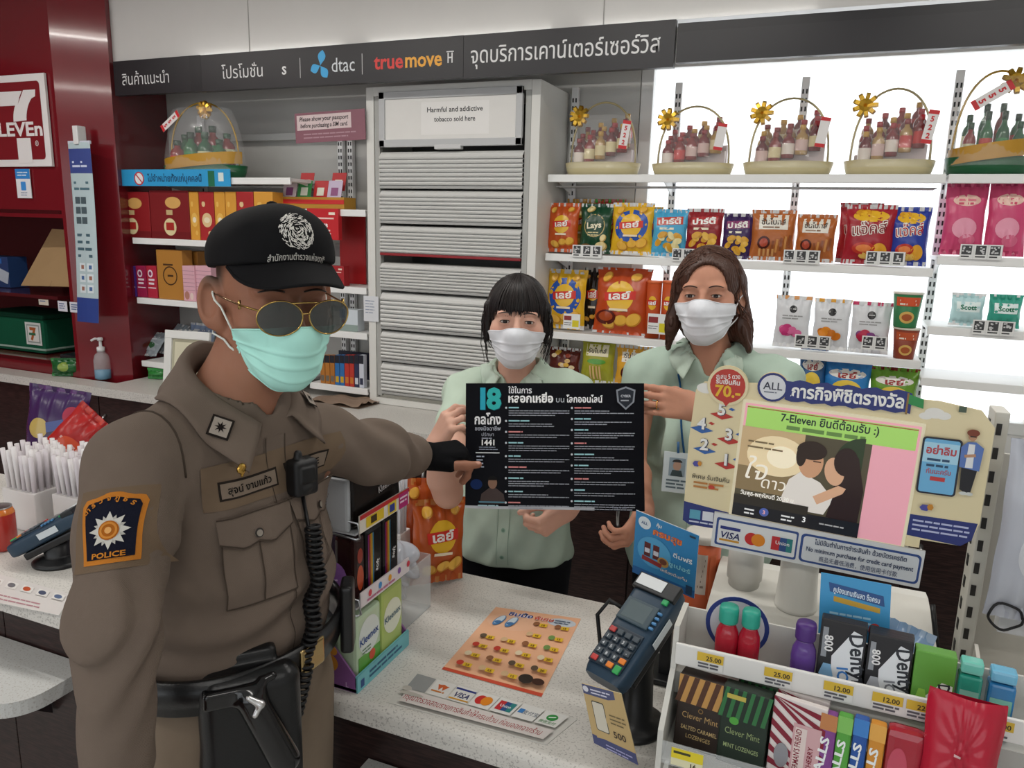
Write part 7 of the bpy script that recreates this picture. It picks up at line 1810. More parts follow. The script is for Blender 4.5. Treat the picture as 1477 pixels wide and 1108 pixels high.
s.text('ดื่มฟรี', w*0.78, h*0.52, h*0.09, '#e0e8ec', 0.02, width=w*0.3); s.text('ซูเปอร์', w*0.74, h*0.36, h*0.09, '#8cd0e0', 0.02, width=w*0.34); s.text('เครื่องดื่มเย็น', w*0.66, h*0.22, h*0.06, '#e8dcd0', 0.01, width=w*0.42); s.rect(w*0.86, 0.004, w*0.10, h*0.14, '#1c3a5a'); s.lines(w*0.86, h*0.96, w*0.12, 1, 0.01, h*0.03, '#2a3a4a')
sl = (p1[2]-p0[2])/w; mb = panel(s, w, h, 0.003, '#c8d4dc'); mb.V = [(x, y, z+sl*x*0.9) for x, y, z in mb.V]
t = thing('promo_card', 'blue promotion card with drinks standing behind the card terminal', 'card', (p0[0], 1.37, p0[2])); mb.build('card', PRINT(), t)
mb = MB(); mb.box((w*0.55, 0.03, (ZT-p0[2])+0.006), (0.12, 0.10, 0.012), '#17181a', 0.004); mb.box((w*0.6, 0.016, (ZT-p0[2])/2+0.02), (0.022, 0.02, p0[2]-ZT+0.06), '#17181a', 0.003); mb.build('black_stand', SATIN(), t)
# orange snack tub behind the blue card
q = atY(1010, 850, 1.585)
t = thing('snack_tub', 'orange and white snack tub between the blue card and the display', 'tub', (q[0], 1.585, ZT))
mb = MB(); mb.lathe([(0.036, 0), (0.037, 0.004), (0.037, 0.225)], 28, col='#b8532a'); s = Sheet(0.0006); s.up(); s.rect(-0.03, 0.11, 0.045, 0.09, '#cfc4ba', nx=8); s.rect(-0.035, 0.01, 0.07, 0.05, '#c8a03a', nx=8); s.up(); s.lines(-0.027, 0.19, 0.038, 6, 0.012, 0.005, '#8a7a70', 2); s.rect(0.02, 0.1, 0.015, 0.1, '#d8724a', nx=4)
s.into(mb, lambda V, l: [((0.037+l)*math.sin(x/0.037), -(0.037+l)*math.cos(x/0.037), y) for x, y in V]); mb.build('tub', PRINT(), t)
mb = MB(); mb.lathe([(0.039, 0.222), (0.039, 0.238), (0.034, 0.240)], 28, col='#d8d4cc'); mb.build('lid', SATIN(), t)

# ------------------------------------------------------------------ tissue display
X0, X1, Y0, Y1 = -0.865, -0.745, 1.085, 1.275
t = thing('tissue_display', 'tiered cardboard stand of tissue packs with purple sides', 'display stand', (X0, Y0, ZT))
W, L = X1-X0, Y1-Y0
mb = MB()
mb.box((W/2, L/2, 0.004), (W, L, 0.008), '#7aa6b4', 0.001); mb.box((0.004, L/2, 0.18), (0.006, L, 0.36), '#8a6a98', 0.001)
mb.prism([(0, 0), (W, 0), (W, 0.03), (W*0.55, 0.09), (W*0.35, 0.14), (0, 0.2)], 0, 0.004, '#7d4f86'); mb.prism([(0, 0), (W, 0), (W, 0.03), (W*0.55, 0.09), (W*0.35, 0.14), (0, 0.2)], L-0.004, L, '#7d4f86')
D3 = [(W*0.45, 0.06, 0.016), (W*0.6, 0.04, 0.010)]
mb.build('tray_body', PRINT(), t)
mb = MB(); s = Sheet(0.0006)
s.rect(0, 0, L, 0.034, '#6fb4bc', nx=2); s.up(); s.rect(0.01, 0.006, 0.012, 0.016, '#2a4a80'); s.lines(0.04, 0.026, 0.12, 2, 0.010, 0.005, '#2a5a7a', 3)
s.into(mb, lambda V, l: [(W+l+0.003, x, y) for x, y in V]); mb.box((W, L/2, 0.017), (0.004, L, 0.034), '#6fb4bc'); mb.build('front_lip', PRINT(), t)
mb = MB(); s = Sheet(0.0006)
s.disc(0.06, 0.05, 0.020, 0.018, '#c8862a'); s.disc(0.045, 0.075, 0.009, 0.009, '#c8862a'); s.disc(0.07, 0.076, 0.009, 0.009, '#c8862a'); s.text('L', 0.10, 0.008, 0.014, '#b89ac0', 0.03); s.into(mb, lambda V, l: [(x, -l-0.0006, y) for x, y in V]); mb.build('side_print', PRINT(), t)
for (z, hh, c, nm) in ((0.172, 0.030, '#d6cfd2', 'white_strip'), (0.318, 0.034, '#d8d0c4', 'coloured_strip')):
    mb = MB(); s = Sheet(0.0006); s.rect(0, 0, L*0.92, hh, c, nx=2); s.up()
    if nm == 'white_strip':
        for k, cc in enumerate(('#c83a4a', '#3a8ac8', '#e0a02a', '#7a4a9a', '#c83a4a')): s.disc(0.03+0.035*k, hh*0.6, 0.006, 0.007, cc, seg=10); s.lines(0.02, hh*0.3, 0.13, 1, 0.01, 0.004, '#b86a8a')
    else: s.rect(0, hh*0.75, L*0.92, hh*0.25, '#b8282a'); s.rect(0.02, 0.004, 0.06, hh*0.6, '#d8b82a'); s.rect(0.095, 0.002, 0.03, hh*0.7, '#d8c040'); s.rect(0.135, 0.0, 0.035, hh*0.9, '#b02a70'); s.up(); s.rect(0.035, 0.008, 0.02, hh*0.4, '#3a2a10'); s.rect(0.10, 0.006, 0.018, hh*0.45, '#2a3a8a'); s.lines(0.138, hh*0.7, 0.028, 2, 0.008, 0.004, '#e8d0e0')
    s.into(mb, lambda V, l: [(W+0.008+l, 0.008+x, z+y) for x, y in V]); mb.box((W+0.0065, L/2, z+hh/2), (0.002, L*0.92, hh), c); mb.box((W*0.55, L/2, z-0.002), (W*0.9, L*0.95, 0.004), '#c8ccd0'); mb.build(nm, PRINT(), t)
for z in (0.165, 0.315):
    mb = MB(); mb.tube([(0.005, 0.004, z), (W+0.004, 0.002, z-0.006), (W+0.006, 0.01, z-0.006)], 0.002, 6, '#b8bcc0'); mb.tube([(W+0.006, 0.01, z-0.006), (W+0.006, 0.004, z+0.024), (0.005, 0.004, z+0.03)], 0.002, 6, '#b8bcc0')
    mb.build('wire_guard', CHROME(), t)
mb = MB(); s = Sheet(0.0006)
def tp(name, label, y, z, ln, h, d, c, fn, x=W-0.006, lean=0.0):
    mb = MB(); mb.box((-d/2, ln/2, h/2), (d, ln, h), c, 0.008); s = Sheet(0.0008); fn(s, ln, h); s.into(mb, lambda V, l: [(0.0005+l, q, r) for q, r in V])
    return mb.build(name, FOIL(), loc=(X0+x, Y0+y, ZT+z), rot=(0, lean, 0), label=label, cat='tissue pack')
def green_t(s, w, h): s.rect(w*0.06, h*0.05, w*0.88, h*0.32, '#5a9a3a', nx=4); s.disc(w*0.5, h*0.62, w*0.42, h*0.28, '#d4dcd8', rings=2); s.up(); s.text('Kleenex', w*0.5, h*0.55, h*0.16, '#2a4a8a', 0.02, width=w*0.75, rot=0.1); s.disc(w*0.6, h*0.28, w*0.12, h*0.08, '#c8482a'); s.lines(w*0.2, h*0.46, w*0.4, 2, h*0.05, h*0.02, '#5a7a5a', 3)
def lime_t(s, w, h): s.disc(w*0.5, h*0.55, w*0.42, h*0.25, '#d8deca', rings=2); s.up(); s.text('Kleenex', w*0.5, h*0.52, h*0.13, '#4a6a7a', 0.02, width=w*0.75, rot=0.1)
def black_t(s, w, h): s.up(); s.text('Kleenex', w*0.68, h*0.42, h*0.16, '#d8d4d4', 0.02, width=w*0.32, rot=0.1); s.disc(w*0.25, h*0.12, w*0.10, h*0.08, '#a8382a'); s.disc(w*0.5, h*0.10, w*0.07, h*0.06, '#b84a2a'); s.rect(0.0, h*0.93, w, h*0.06, '#c8a82a', nx=3)
def rain_t(s, w, h): 
    for k, c in enumerate(('#7a2a6a', '#a83a3a', '#c87a2a', '#c8b03a', '#3a7a9a')): s.rect(w*(0.12+0.07*k), h*0.08, w*0.05, h*0.84, c, ny=3)
    s.up(); s.text('soft', w*0.72, h*0.36, h*0.12, '#d0d0d0', 0.02, rot=1.3)
def fire_t(s, w, h): s.disc(w*0.5, h*0.35, w*0.3, h*0.2, '#b0482a'); s.disc(w*0.5, h*0.7, w*0.25, h*0.12, '#8a2a1a')
tp('tissue_pack', 'white and green tissue pack on the bottom tier of the tissue stand', 0.012, 0.010, 0.085, 0.135, 0.05, '#b8ccae', green_t)
tp('tissue_pack', 'lime green tissue pack on the bottom tier, nearer the plastic bag box', 0.100, 0.012, 0.080, 0.145, 0.05, '#a9bd6a', lime_t)
tp('tissue_pack', 'pale tissue pack behind the white and green one', 0.012, 0.010, 0.07, 0.12, 0.03, '#c4d0cc', lambda s, w, h: s.rect(w*0.1, h*0.1, w*0.8, h*0.3, '#8fae7a'), x=W-0.062)
tp('tissue_pack', 'dark red patterned tissue pack on the middle tier', 0.010, 0.178, 0.035, 0.125, 0.045, '#2a1414', fire_t)
tp('tissue_pack', 'black rainbow-striped tissue pack on the middle tier', 0.047, 0.178, 0.058, 0.128, 0.045, '#141214', rain_t)
tp('tissue_pack', 'black tissue pack with rainbow edge, farthest on the middle tier', 0.107, 0.178, 0.058, 0.132, 0.045, '#141214', rain_t)
tp('tissue_pack', 'large black tissue pack with yellow top edge on the top tier', 0.012, 0.32, 0.165, 0.112, 0.06, '#15100f', black_t, lean=-0.08)
tp('tissue_pack', 'clear-wrapped white tissue pack at the outer end of the top tier', 0.0, 0.318, 0.012, 0.10, 0.07, '#b8bcc0', lambda s, w, h: None, x=W-0.012)
# round purple wobbler
mb = MB(); s = Sheet(0.0008); s.up(); s.disc(0, 0, 0.030, 0.038, '#7d4f92'); s.up(); s.text('er', 0.004, -0.008, 0.024, '#d0b8d8', 0.02); s.into(mb, lambda V, l: [(x, -l, y) for x, y in V]); mb.lathe([(0.030, -0.001), (0.030, 0.001)], 24, (0, 0.0015, 0), '#6a4080', m=Matrix.Rotation(R_(90), 3, 'X'), sq=(1, 1.26))
mb.build('shelf_wobbler', PRINT(), loc=(X0+0.075, Y0-0.012, ZT+0.225), rz=0.5, label='round purple shelf wobbler on the near end of the tissue stand', cat='label')
# clear box of plastic bags, straws
bx, by = (-0.925, -0.78), (1.30, 1.44)
t = thing('bag_box', 'clear plastic box stuffed with folded carrier bags', 'box', (bx[0], by[0], ZT)); w, d, h = bx[1]-bx[0], by[1]-by[0], 0.13
mb = MB()
for (c, q) in (((w/2, 0.0015, h/2), (w, 0.003, h)), ((w/2, d-0.0015, h/2), (w, 0.003, h)), ((0.0015, d/2, h/2), (0.003, d, h)), ((w-0.0015, d/2, h/2), (0.003, d, h)), ((w/2, d/2, 0.0015), (w, d, 0.003))): mb.box(c, q, '#d8dcdc')
mb.build('box_walls', CLEARBOX(), t)
def crumple(name, label, c, r, col, mat, seed, parent=None):
    rnd = random.Random(seed); ph = [(rnd.uniform(3, 9), rnd.uniform(3, 9), rnd.uniform(0, 6)) for _ in range(6)]
    mb = MB()
    def f(a, b):
        th, v = 2*PI*a, PI*(b*0.98+0.01); n = sum(math.sin(p*math.cos(th)*math.sin(v)*1.6+q*math.cos(v)+o+p*math.sin(th)*0.8) for p, q, o in ph)/6
        k = 1+0.45*n; return (r[0]*k*math.cos(th)*math.sin(v)**0.7, r[1]*k*math.sin(th)*math.sin(v)**0.7, r[2]*k*math.cos(v))
    mb.grid(f, 56, 40, col, wrapu=True, flip=True); return mb.build(name, mat, parent, loc=c, label=label, cat='plastic bag' if label else None)
FILM = M('thin_film', rough=0.15, alpha=0.75, var=0.04, spec=0.8)
crumple('carrier_bag', 'crumpled translucent carrier bag on top of the clear box', ((bx[0]+bx[1])/2+0.02, (by[0]+by[1])/2-0.02, ZT+0.135), (0.058, 0.055, 0.052), '#c4c8d2', FILM, 3)
crumple('carrier_bag', 'folded white carrier bag deep inside the clear box', ((bx[0]+bx[1])/2, (by[0]+by[1])/2, ZT+0.062), (0.044, 0.042, 0.042), '#b9bcc4', FILM, 9)
def straw_bundle(x, y, n, h, label, cols, seed, spread=0.018, cup=True, r=0.0038):
    t = thing('straw_bundle', label, 'straws', (x, y, ZT)); rnd = random.Random(seed)
    if cup:
        mb = MB(); mb.box((0, 0, h*0.24), (spread*2.6, spread*2.6, h*0.48), '#d8d4d2', 0.003); mb.build('holder', SATIN(), t)
    for k in range(n):
        gx, gy = (k % 6-2.5)/2.5*spread, (k//6-2.5)/2.5*spread; hh = h*rnd.uniform(0.9, 1.02)
        mb = MB(); mb.tube([(gx, gy, h*0.4), (gx*1.15+rnd.uniform(-.004, .004), gy*1.15+rnd.uniform(-.004, .004), hh)], r, 6, rnd.choice(cols)); mb.build('straw', SATIN(), t)
straw_bundle(-0.835, 1.335-0.025, 30, 0.31, 'white wrapped straws standing behind the tissue stand', ['#d8d8dc', '#cfd0d6', '#dcdcdc'], 5, spread=0.022)
straw_bundle(-0.905, 1.50, 24, 0.30, 'white straws standing behind the plastic bag box', ['#d8d8dc', '#cfd0d6'], 7)
# orange snack bags hanging by the counter edge
for i, (x, y, z, rz, l) in enumerate([(-0.815, 1.535, ZT+0.012, 1.0, 'orange crisp bag leaning on the counter corner beside the young cashier'), (-0.875, 1.575, ZT+0.012, 0.9, 'orange crisp bag behind the first, near the policeman glove')]):
    mb = bag_mesh(0.15, 0.205+0.03*i, 0.05, '#b5521f', lays('เลย์'), '#c07a3a', 80+i); mb.build('crisp_bag', FOIL(), loc=(x, y, z), rot=(-0.15, 0.12, rz), label=l, cat='snack bag')

# ------------------------------------------------------------------ left end of the counter
straw_bundle(-1.86, 1.43, 36, 0.235, 'thick bundle of white wrapped straws at the left end of the counter', ['#d4cfd0', '#cdc6ca', '#dad6d6'], 11, spread=0.05, r=0.007)
straw_bundle(-2.02, 1.40, 36, 0.24, 'white wrapped spoons in a box at the far left end of the counter', ['#d4cfd0', '#cdc6ca', '#dad6d6'], 12, spread=0.05, r=0.007)
crumple('carrier_bag', 'pale violet carrier bags bunched left of the policeman shoulder', (-1.575, 1.43, ZT+0.115), (0.075, 0.07, 0.10), '#b9acc8', FILM, 15)
crumple('carrier_bag', 'whitish pink carrier bag slumped before the violet bags', (-1.69, 1.385, ZT+0.065), (0.06, 0.05, 0.065), '#d0c0c4', FILM, 16)
t = thing('drink_can', 'orange and red can at the left picture edge beside the straws', 'can', (-1.945, 1.235, ZT)); mb = MB(); mb.lathe([(0.026, 0), (0.033, 0.008), (0.033, 0.10), (0.027, 0.115)], 24, col=lambda q: '#c8702a' if q[2] > 0.06 else '#a8322a'); mb.build('can', GLOSS(), t); mb = MB(); mb.lathe([(0.027, 0.114), (0.028, 0.118), (0.024, 0.117)], 24, col='#b8b8b8'); mb.build('can_lid', CHROME(), t)
def purple(s, w, h):
    D(s, -w*0.18, h*0.62, w*0.17, w*0.15, '#b8a05a'); D(s, w*0.16, h*0.34, w*0.17, w*0.17, '#b8a888'); D(s, w*0.3, h*0.78, w*0.11, w*0.12, '#a8324a'); D(s, -w*0.1, h*0.3, w*0.13, h*0.1, '#2a2440'); s.up(); s.rect(-w*0.05, h*0.62, w*0.3, h*0.09, '#3a4a8a', nx=4, rot=0.3); D(s, w*0.16, h*0.33, w*0.11, w*0.1, '#4a2c3a'); s.rect(-w*0.15, h*0.1, w*0.6, h*0.05, '#c0b4c4', nx=4); s.up(); s.lines(w*0.04, h*0.40, w*0.22, 2, h*0.07, h*0.035, '#d8c8b0', 2)
q = atY(70, 560, 1.59); mb = bag_mesh(0.21, q[2]-ZT, 0.08, '#3a2350', purple, '#5a3a6a', 90); mb.build('snack_bag', FOIL(), loc=(q[0], 1.565, ZT+0.004), rot=(-0.12, 0.1, 0.25), label='dark purple snack bag with yellow discs standing behind the white straws', cat='snack bag')
q = atY(128, 634, 1.58); mb = bag_mesh(0.17, 0.24, 0.06, '#a3201f', lambda s, w, h: (D(s, 0, h*0.5, w*0.3, h*0.12, '#c84a2a'), s.up(), s.lines(-w*0.3, h*0.55, w*0.6, 3, h*0.08, h*0.03, '#d8a8a0', 2)), '#b8382a', 91); mb.build('snack_bag', FOIL(), loc=(q[0]-0.10, 1.50, q[2]-0.11), rot=(-0.3, 0.75, 0.3), label='red snack bag leaning behind the policeman shoulder', cat='snack bag')
# ------------------------------------------------------------------ customer display
YM = 1.40
def LM(x, y):
    p = atY(x, y, YM); return p[0]+0.214, p[2]-1.139
t = thing('customer_display', 'checkout display screen in a cream and navy printed game board', 'display', (-0.214, YM, 1.139))
s = Sheet(0.0005); CRM, NVY = '#e2d4ac', '#2a3474'
xl, xr = 0.0, 0.483; zl, zt_ = 0.033, 0.311
a = LM(1030, 545); 
out = [(0.0, 0.04), (0.012, 0.033), (0.09, 0.033), (0.09, 0.06), (0.40, 0.06), (0.40, 0.075), (0.46, 0.075), (0.475, 0.088), (0.483, 0.12), (0.483, 0.282), (0.462, 0.308), (0.40, 0.317), (0.30, 0.317), (0.12, 0.318), (0.02, 0.311), (0.006, 0.295), (0.0, 0.2)]
mb = MB(); mb.prism(out, 0.0, 0.005, '#cbb98c'); 
for (px_, py_, r) in ((1050, 556, 0.036), (1115, 558, 0.026)):
    x, z = LM(px_, py_); mb.lathe([(r, -0.005), (r, 0.0)], 28, (x, 0, z), '#cbb98c', m=Matrix.Rotation(R_(90), 3, 'X'))
s.up(); s.poly(out, CRM); s.up()
# clouds, bands
for (x, y, r) in ((1018, 560, 0.016), (1030, 562, 0.013), (1348, 596, 0.015), (1361, 600, 0.011), (1335, 600, 0.010)): u, v = LM(x, y); s.disc(u, v, r, r*0.6, '#e6e4de')
s.poly([(0.0, 0.04), (0.012, 0.033), (0.09, 0.033), (0.09, 0.068), (0.0, 0.078)], NVY); s.poly([(0.378, 0.08), (0.46, 0.075), (0.475, 0.088), (0.480, 0.118), (0.378, 0.118)], NVY); s.up()
for k in range(3): s.rect(0.012+0.024*k, 0.046, 0.020, 0.018, ['#5aa0b8', '#d8dce4', '#c8d4e4'][k])
s.lines(0.012, 0.042, 0.07, 1, 0.01, 0.003, '#c8ccdc', 3); s.lines(0.385, 0.110, 0.085, 3, 0.008, 0.0032, '#b8bede', 4)
# numbered steps
for (ch, x, y, c) in (('5', 1041, 592, '#b8352c'), ('4', 1012, 612, '#3262a8'), ('3', 1051, 628, '#b8352c'), ('2', 1016, 642, '#3262a8'), ('1', 1047, 664, '#b8352c')):
    u, v = LM(x, y); s.poly([(u-0.020, v-0.008), (u+0.002, v-0.017), (u+0.022, v-0.010), (u, v-0.002)], c); s.poly([(u+0.012, v+0.004), (u+0.019, v+0.001), (u+0.024, v+0.004), (u+0.017, v+0.007)], '#3262a8' if c[1] == 'b' else '#b8352c')
s.up()
for (ch, x, y, c) in (('5', 1041, 592, 0), ('4', 1012, 612, 0), ('3', 1051, 628, 0), ('2', 1016, 642, 0), ('1', 1047, 664, 0)):
    u, v = LM(x, y); s.text(ch, u+0.0012, v-0.0085, 0.030, '#4a4a58', 0.05); s.up(); s.text(ch, u, v-0.008, 0.030, '#ecebe8', 0.03)
u, v = LM(1025, 692); s.text('พิเศษ รับเงินคืน', u, v, 0.012, '#3a342c', 0.01, width=0.068); s.lines(u-0.03, v-0.006, 0.06, 2, 0.008, 0.0035, '#b87a3a', 5); s.disc(u+0.003, v-0.013, 0.006, 0.004, '#c0402c')
u, v = LM(1005, 668); s.disc(u, v, 0.007, 0.006, '#4a4a9a', seg=6); s.disc(u+0.006, v+0.001, 0.004, 0.005, '#c8862a', seg=6)
# red circle and badges
u, v = LM(1050, 556); s.disc(u, v, 0.036, 0.036, CRM); s.up(); s.disc(u, v, 0.031, 0.031, '#b9372c'); s.up()
s.text('สะสม 5 ดวง', u, v+0.013, 0.012, '#e8e0dc', 0.02, width=0.042, rot=0.08); s.text('รับเงินคืน', u, v+0.003, 0.012, '#e8e0dc', 0.03, width=0.042); s.text('70.-', u+0.001, v-0.020, 0.029, '#e2b32e', 0.03, width=0.045); s.poly([(u-0.006, v-0.030), (u+0.006, v-0.030), (u, v-0.038)], '#b9372c')
u, v = LM(1115, 558); s.disc(u, v, 0.026, 0.026, NVY); s.up(); s.disc(u, v, 0.022, 0.022, '#d9dbe0'); s.up(); s.text('ALL', u, v-0.004, 0.019, '#3a3e4c', 0.01, width=0.032); s.lines(u-0.014, v-0.008, 0.028, 1, 0.01, 0.002, '#6a7080', 2)
u0, v0 = LM(1138, 566); u1, v1 = LM(1306, 583)
n = 18; bl_ = [(u0-0.006+(u1-u0+0.014)*k/n, v0-0.012+(v1-v0)*k/n-0.004*math.sin(k*1.1)**2) for k in range(n+1)]+[(u1+0.008-(u1-u0+0.014)*k/n, v1+0.020+(v0-v1)*k/n+0.005*math.sin(k*0.9)**2) for k in range(n+1)]
s.poly(bl_, NVY); s.up(); s.text('ภารกิจพิชิตรางวัล', (u0+u1)/2, (v0+v1)/2-0.006, 0.030, '#ecece8', 0.03, width=u1-u0-0.006, rot=math.atan2(v1-v0, u1-u0))
u, v = LM(1310, 578); s.poly([(u-0.001, v+0.012), (u+0.022, v+0.006), (u+0.023, v-0.010), (u, v-0.004)], '#2f8a4a'); s.rect(u-0.003, v-0.022, 0.003, 0.036, '#8a6a3a')
# phone and standing figure on the right wing
u, v = LM(1320, 708); s.rrect(u, v, 0.058, 0.098, 0.006, '#1f2434'); s.up(); s.rrect(u+0.003, v+0.003, 0.052, 0.092, 0.004, '#6fb2dc'); s.rect(u+0.003, v+0.055, 0.052, 0.034, '#a8d4ea'); s.up()
s.text('อย่าลืม', u+0.029, v+0.070, 0.018, '#b8434c', 0.03, width=0.044); s.lines(u+0.010, v+0.062, 0.038, 2, 0.010, 0.004, '#2a4a6a', 3); s.text('กันนะครับ', u+0.029, v+0.036, 0.012, '#b8434c', 0.01, width=0.036); s.rect(u+0.018, v+0.024, 0.022, 0.007, '#c03a3a')
u, v = LM(1391, 715)
s.poly([(u-0.010, v+0.012), (u+0.002, v+0.005), (u+0.003, v+0.052), (u-0.012, v+0.052)], '#1a1a20'); s.poly([(u-0.001, v+0.008), (u+0.006, v+0.007), (u+0.012, v+0.054), (u-0.001, v+0.054)], '#1a1a20'); s.disc(u-0.004, v+0.006, 0.006, 0.003, '#c8ccc8'); s.disc(u+0.005, v+0.006, 0.005, 0.003, '#c8ccc8')
s.poly([(u-0.015, v+0.050), (u+0.014, v+0.046), (u+0.016, v+0.085), (u+0.004, v+0.094), (u-0.008, v+0.093), (u-0.016, v+0.084)], '#5a78b8'); s.up(); s.poly([(u-0.007, v+0.050), (u+0.004, v+0.050), (u+0.003, v+0.090), (u-0.006, v+0.090)], '#e0e2e4'); s.disc(u-0.002, v+0.103, 0.006, 0.0075, '#b88a6a'); s.rect(u-0.010, v+0.068, 0.016, 0.005, '#b88a6a', rot=0.2); s.up(); s.disc(u-0.002, v+0.109, 0.009, 0.006, '#7a3a24'); s.rect(u-0.006, v+0.102, 0.009, 0.002, '#1a1614')
u, v = LM(1333, 730); s.disc(u, v, 0.008, 0.006, '#4a4a9a', seg=6); s.disc(u+0.008, v+0.002, 0.005, 0.006, '#c8862a', seg=6); u, v = LM(1388, 590); s.rect(u-0.006, v-0.004, 0.011, 0.010, '#4a5a4a')
s.into(mb); mb.build('game_board', PRINT(), t)
# screen
mb = MB(); s = Sheet(0.0005); s.up(); x0, z0 = 0.089, 0.070; x1, z1 = 0.372, 0.282; w, h = x1-x0, z1-z0
mb.box((w/2, 0.012, h/2), (w+0.012, 0.03, h+0.012), '#c8c0a4', 0.003)
s.rect(0, 0, w, h, '#d99aa6', nx=4); s.up(); s.rect(0.004, h*0.80, w-0.008, h*0.18, '#98c462'); s.rect(0.004, h*0.965, w-0.008, 0.0015, '#8a2a2a'); s.up()
s.text('7-Eleven ยินดีต้อนรับ :)', w*0.5, h*0.885, 0.020, '#23302a', 0.02, width=w*0.56); s.lines(w*0.26, h*0.855, w*0.48, 1, 0.01, 0.007, '#5a7a40', 4)
PW2, PH2 = w*0.755, h*0.80
def pr(x, y, ww, hh, c, **k): s.rect(x*PW2, y*PH2, ww*PW2, hh*PH2, c, **k)
def pdk(x, y, rx, ry, c, **k): s.disc(x*PW2, y*PH2, rx*PW2, ry*PH2, c, **k)
pr(0, 0, 1, 1, '#4c4636'); s.up(); pr(0, 0.55, 0.5, 0.45, '#b39a74'); pr(0.0, 0.3, 0.45, 0.27, '#7c6a4c'); pdk(0.30, 0.72, 0.24, 0.22, '#d8c6a0'); s.up(); pdk(0.34, 0.72, 0.12, 0.12, '#e8dcc0'); pdk(0.95, 0.8, 0.2, 0.25, '#2c3a26', a0=90, a1=270); s.up()
s.poly([(x*PW2, y*PH2) for x, y in ((0.40, 0.18), (0.72, 0.18), (0.78, 0.36), (0.66, 0.52), (0.50, 0.60), (0.42, 0.50), (0.38, 0.30))], '#cfc9c2')
s.poly([(x*PW2, y*PH2) for x, y in ((0.74, 0.16), (0.98, 0.14), (0.99, 0.5), (0.92, 0.84), (0.80, 0.88), (0.72, 0.70), (0.78, 0.45))], '#2a1c1a'); s.up()
pdk(0.57, 0.72, 0.095, 0.17, '#b98c6c'); pdk(0.755, 0.66, 0.075, 0.15, '#c49a7c', rot=0.2); s.up()
pdk(0.565, 0.845, 0.115, 0.10, '#2c201a'); pdk(0.49, 0.78, 0.04, 0.12, '#2c201a'); pdk(0.83, 0.78, 0.09, 0.15, '#2a1c1a'); s.rect(0.585*PW2, 0.73*PH2, 0.06*PW2, 0.012*PH2, '#3a281e'); s.poly([(x*PW2, y*PH2) for x, y in ((0.66, 0.28), (0.84, 0.44), (0.86, 0.50), (0.80, 0.52), (0.62, 0.36))], '#c49a7c'); s.up()
pr(0, 0, 1, 0.16, '#1c1c20'); pr(0, 0.14, 0.6, 0.10, '#2c2822'); s.up()
s.text('ใจ', 0.14*PW2, 0.44*PH2, 0.052, '#e4ddd0', 0.0, shear=0.2); s.text('ดาว', 0.30*PW2, 0.36*PH2, 0.030, '#e4ddd0', 0.0, shear=0.1); s.lines(0.06*PW2, 0.86*PH2, 0.3*PW2, 2, 0.010, 0.003, '#6a5a40', 8); s.text('วันพุธ-พฤหัสบดี 20.30 น.', 0.27*PW2, 0.25*PH2, 0.011, '#e8e4dc', 0.02, width=0.44*PW2); s.disc(0.26*PW2, 0.09*PH2, 0.008, 0.008, '#4a5a9a'); s.up(); s.text('3', 0.26*PW2, 0.07*PH2, 0.010, '#d8a0a0', 0.03); s.text('3', 0.58*PW2, 0.065*PH2, 0.014, '#e0e0e0', 0.02); s.lines(0.10*PW2, 0.10*PH2, 0.08*PW2, 2, 0.007, 0.003, '#d0d0d0', 2); s.lines(0.40*PW2, 0.10*PH2, 0.12*PW2, 2, 0.007, 0.003, '#d0d0d0', 3); s.lines(0.70*PW2, 0.09*PH2, 0.2*PW2, 1, 0.007, 0.0025, '#a0a0a0', 4)
s.into(mb, lambda V, l: [(x, -0.0035-l, y) for x, y in V]); mb.build('screen', M('lit_screen', rough=0.25, emit=0.4, var=0.0), t, loc=(x0, -0.001, z0), rot=(0, 0.035, 0))
# lower strip
mb = MB(); s = Sheet(0.0005); w, h = 0.352, 0.068; s.rrect(0, 0, w, h, 0.003, '#d6d8d8'); s.up(); s.rrect(0.006, 0.006, w*0.41, h-0.014, 0.004, '#2f4a86'); s.rrect(w*0.44, 0.006, w*0.55, h-0.014, 0.008, '#2f4a86'); s.up(); s.rrect(0.010, 0.010, w*0.39, h-0.022, 0.003, '#dadcdc'); s.rrect(w*0.452, 0.010, w*0.528, h-0.022, 0.006, '#d0d4d8'); s.up()
s.rect(0.014, 0.039, 0.036, 0.006, '#26327a'); s.text('VISA', 0.032, 0.022, 0.018, '#20285c', 0.02, shear=0.2); s.rect(0.014, 0.016, 0.036, 0.004, '#c8902a'); s.disc(0.071, 0.030, 0.012, 0.012, '#c02a28'); s.up(); s.disc(0.083, 0.030, 0.012, 0.012, '#d8821e'); s.rect(0.106, 0.018, 0.014, 0.026, '#b82a30'); s.rect(0.120, 0.018, 0.012, 0.026, '#2a4a80'); s.rect(0.132, 0.018, 0.010, 0.026, '#2a7a7a'); s.up(); s.text('Union', 0.125, 0.030, 0.010, '#e0e0e0', 0.01)
s.text('ไม่มีขั้นต่ำในการชำระสินค้า ด้วยบัตรเครดิต', w*0.716, 0.044, 0.012, '#2a3a5c', 0.015, width=w*0.42); s.text('No minimum purchase for credit card payment', w*0.716, 0.029, 0.012, '#2a3a5c', 0.015, width=w*0.49); s.text('商品无最低消费，使用信用卡付款', w*0.716, 0.014, 0.011, '#3a4a6c', 0.0, width=w*0.36)
s.into(mb, lambda V, l: [(x, -0.003-l, y) for x, y in V]); mb.prism([(0, 0), (w, 0), (w, h), (0, h)], -0.0025, 0.003, '#cfd1d1'); mb.build('payment_strip', PRINT(), t, loc=(0.056, -0.004, 0.0), rot=(0, 0.03, 0))
mb = MB(); mb.box((0.23, 0.035, 0.17), (0.32, 0.035, 0.25), '#cfcec8', 0.012); mb.build('rear_housing', SATIN(), t)
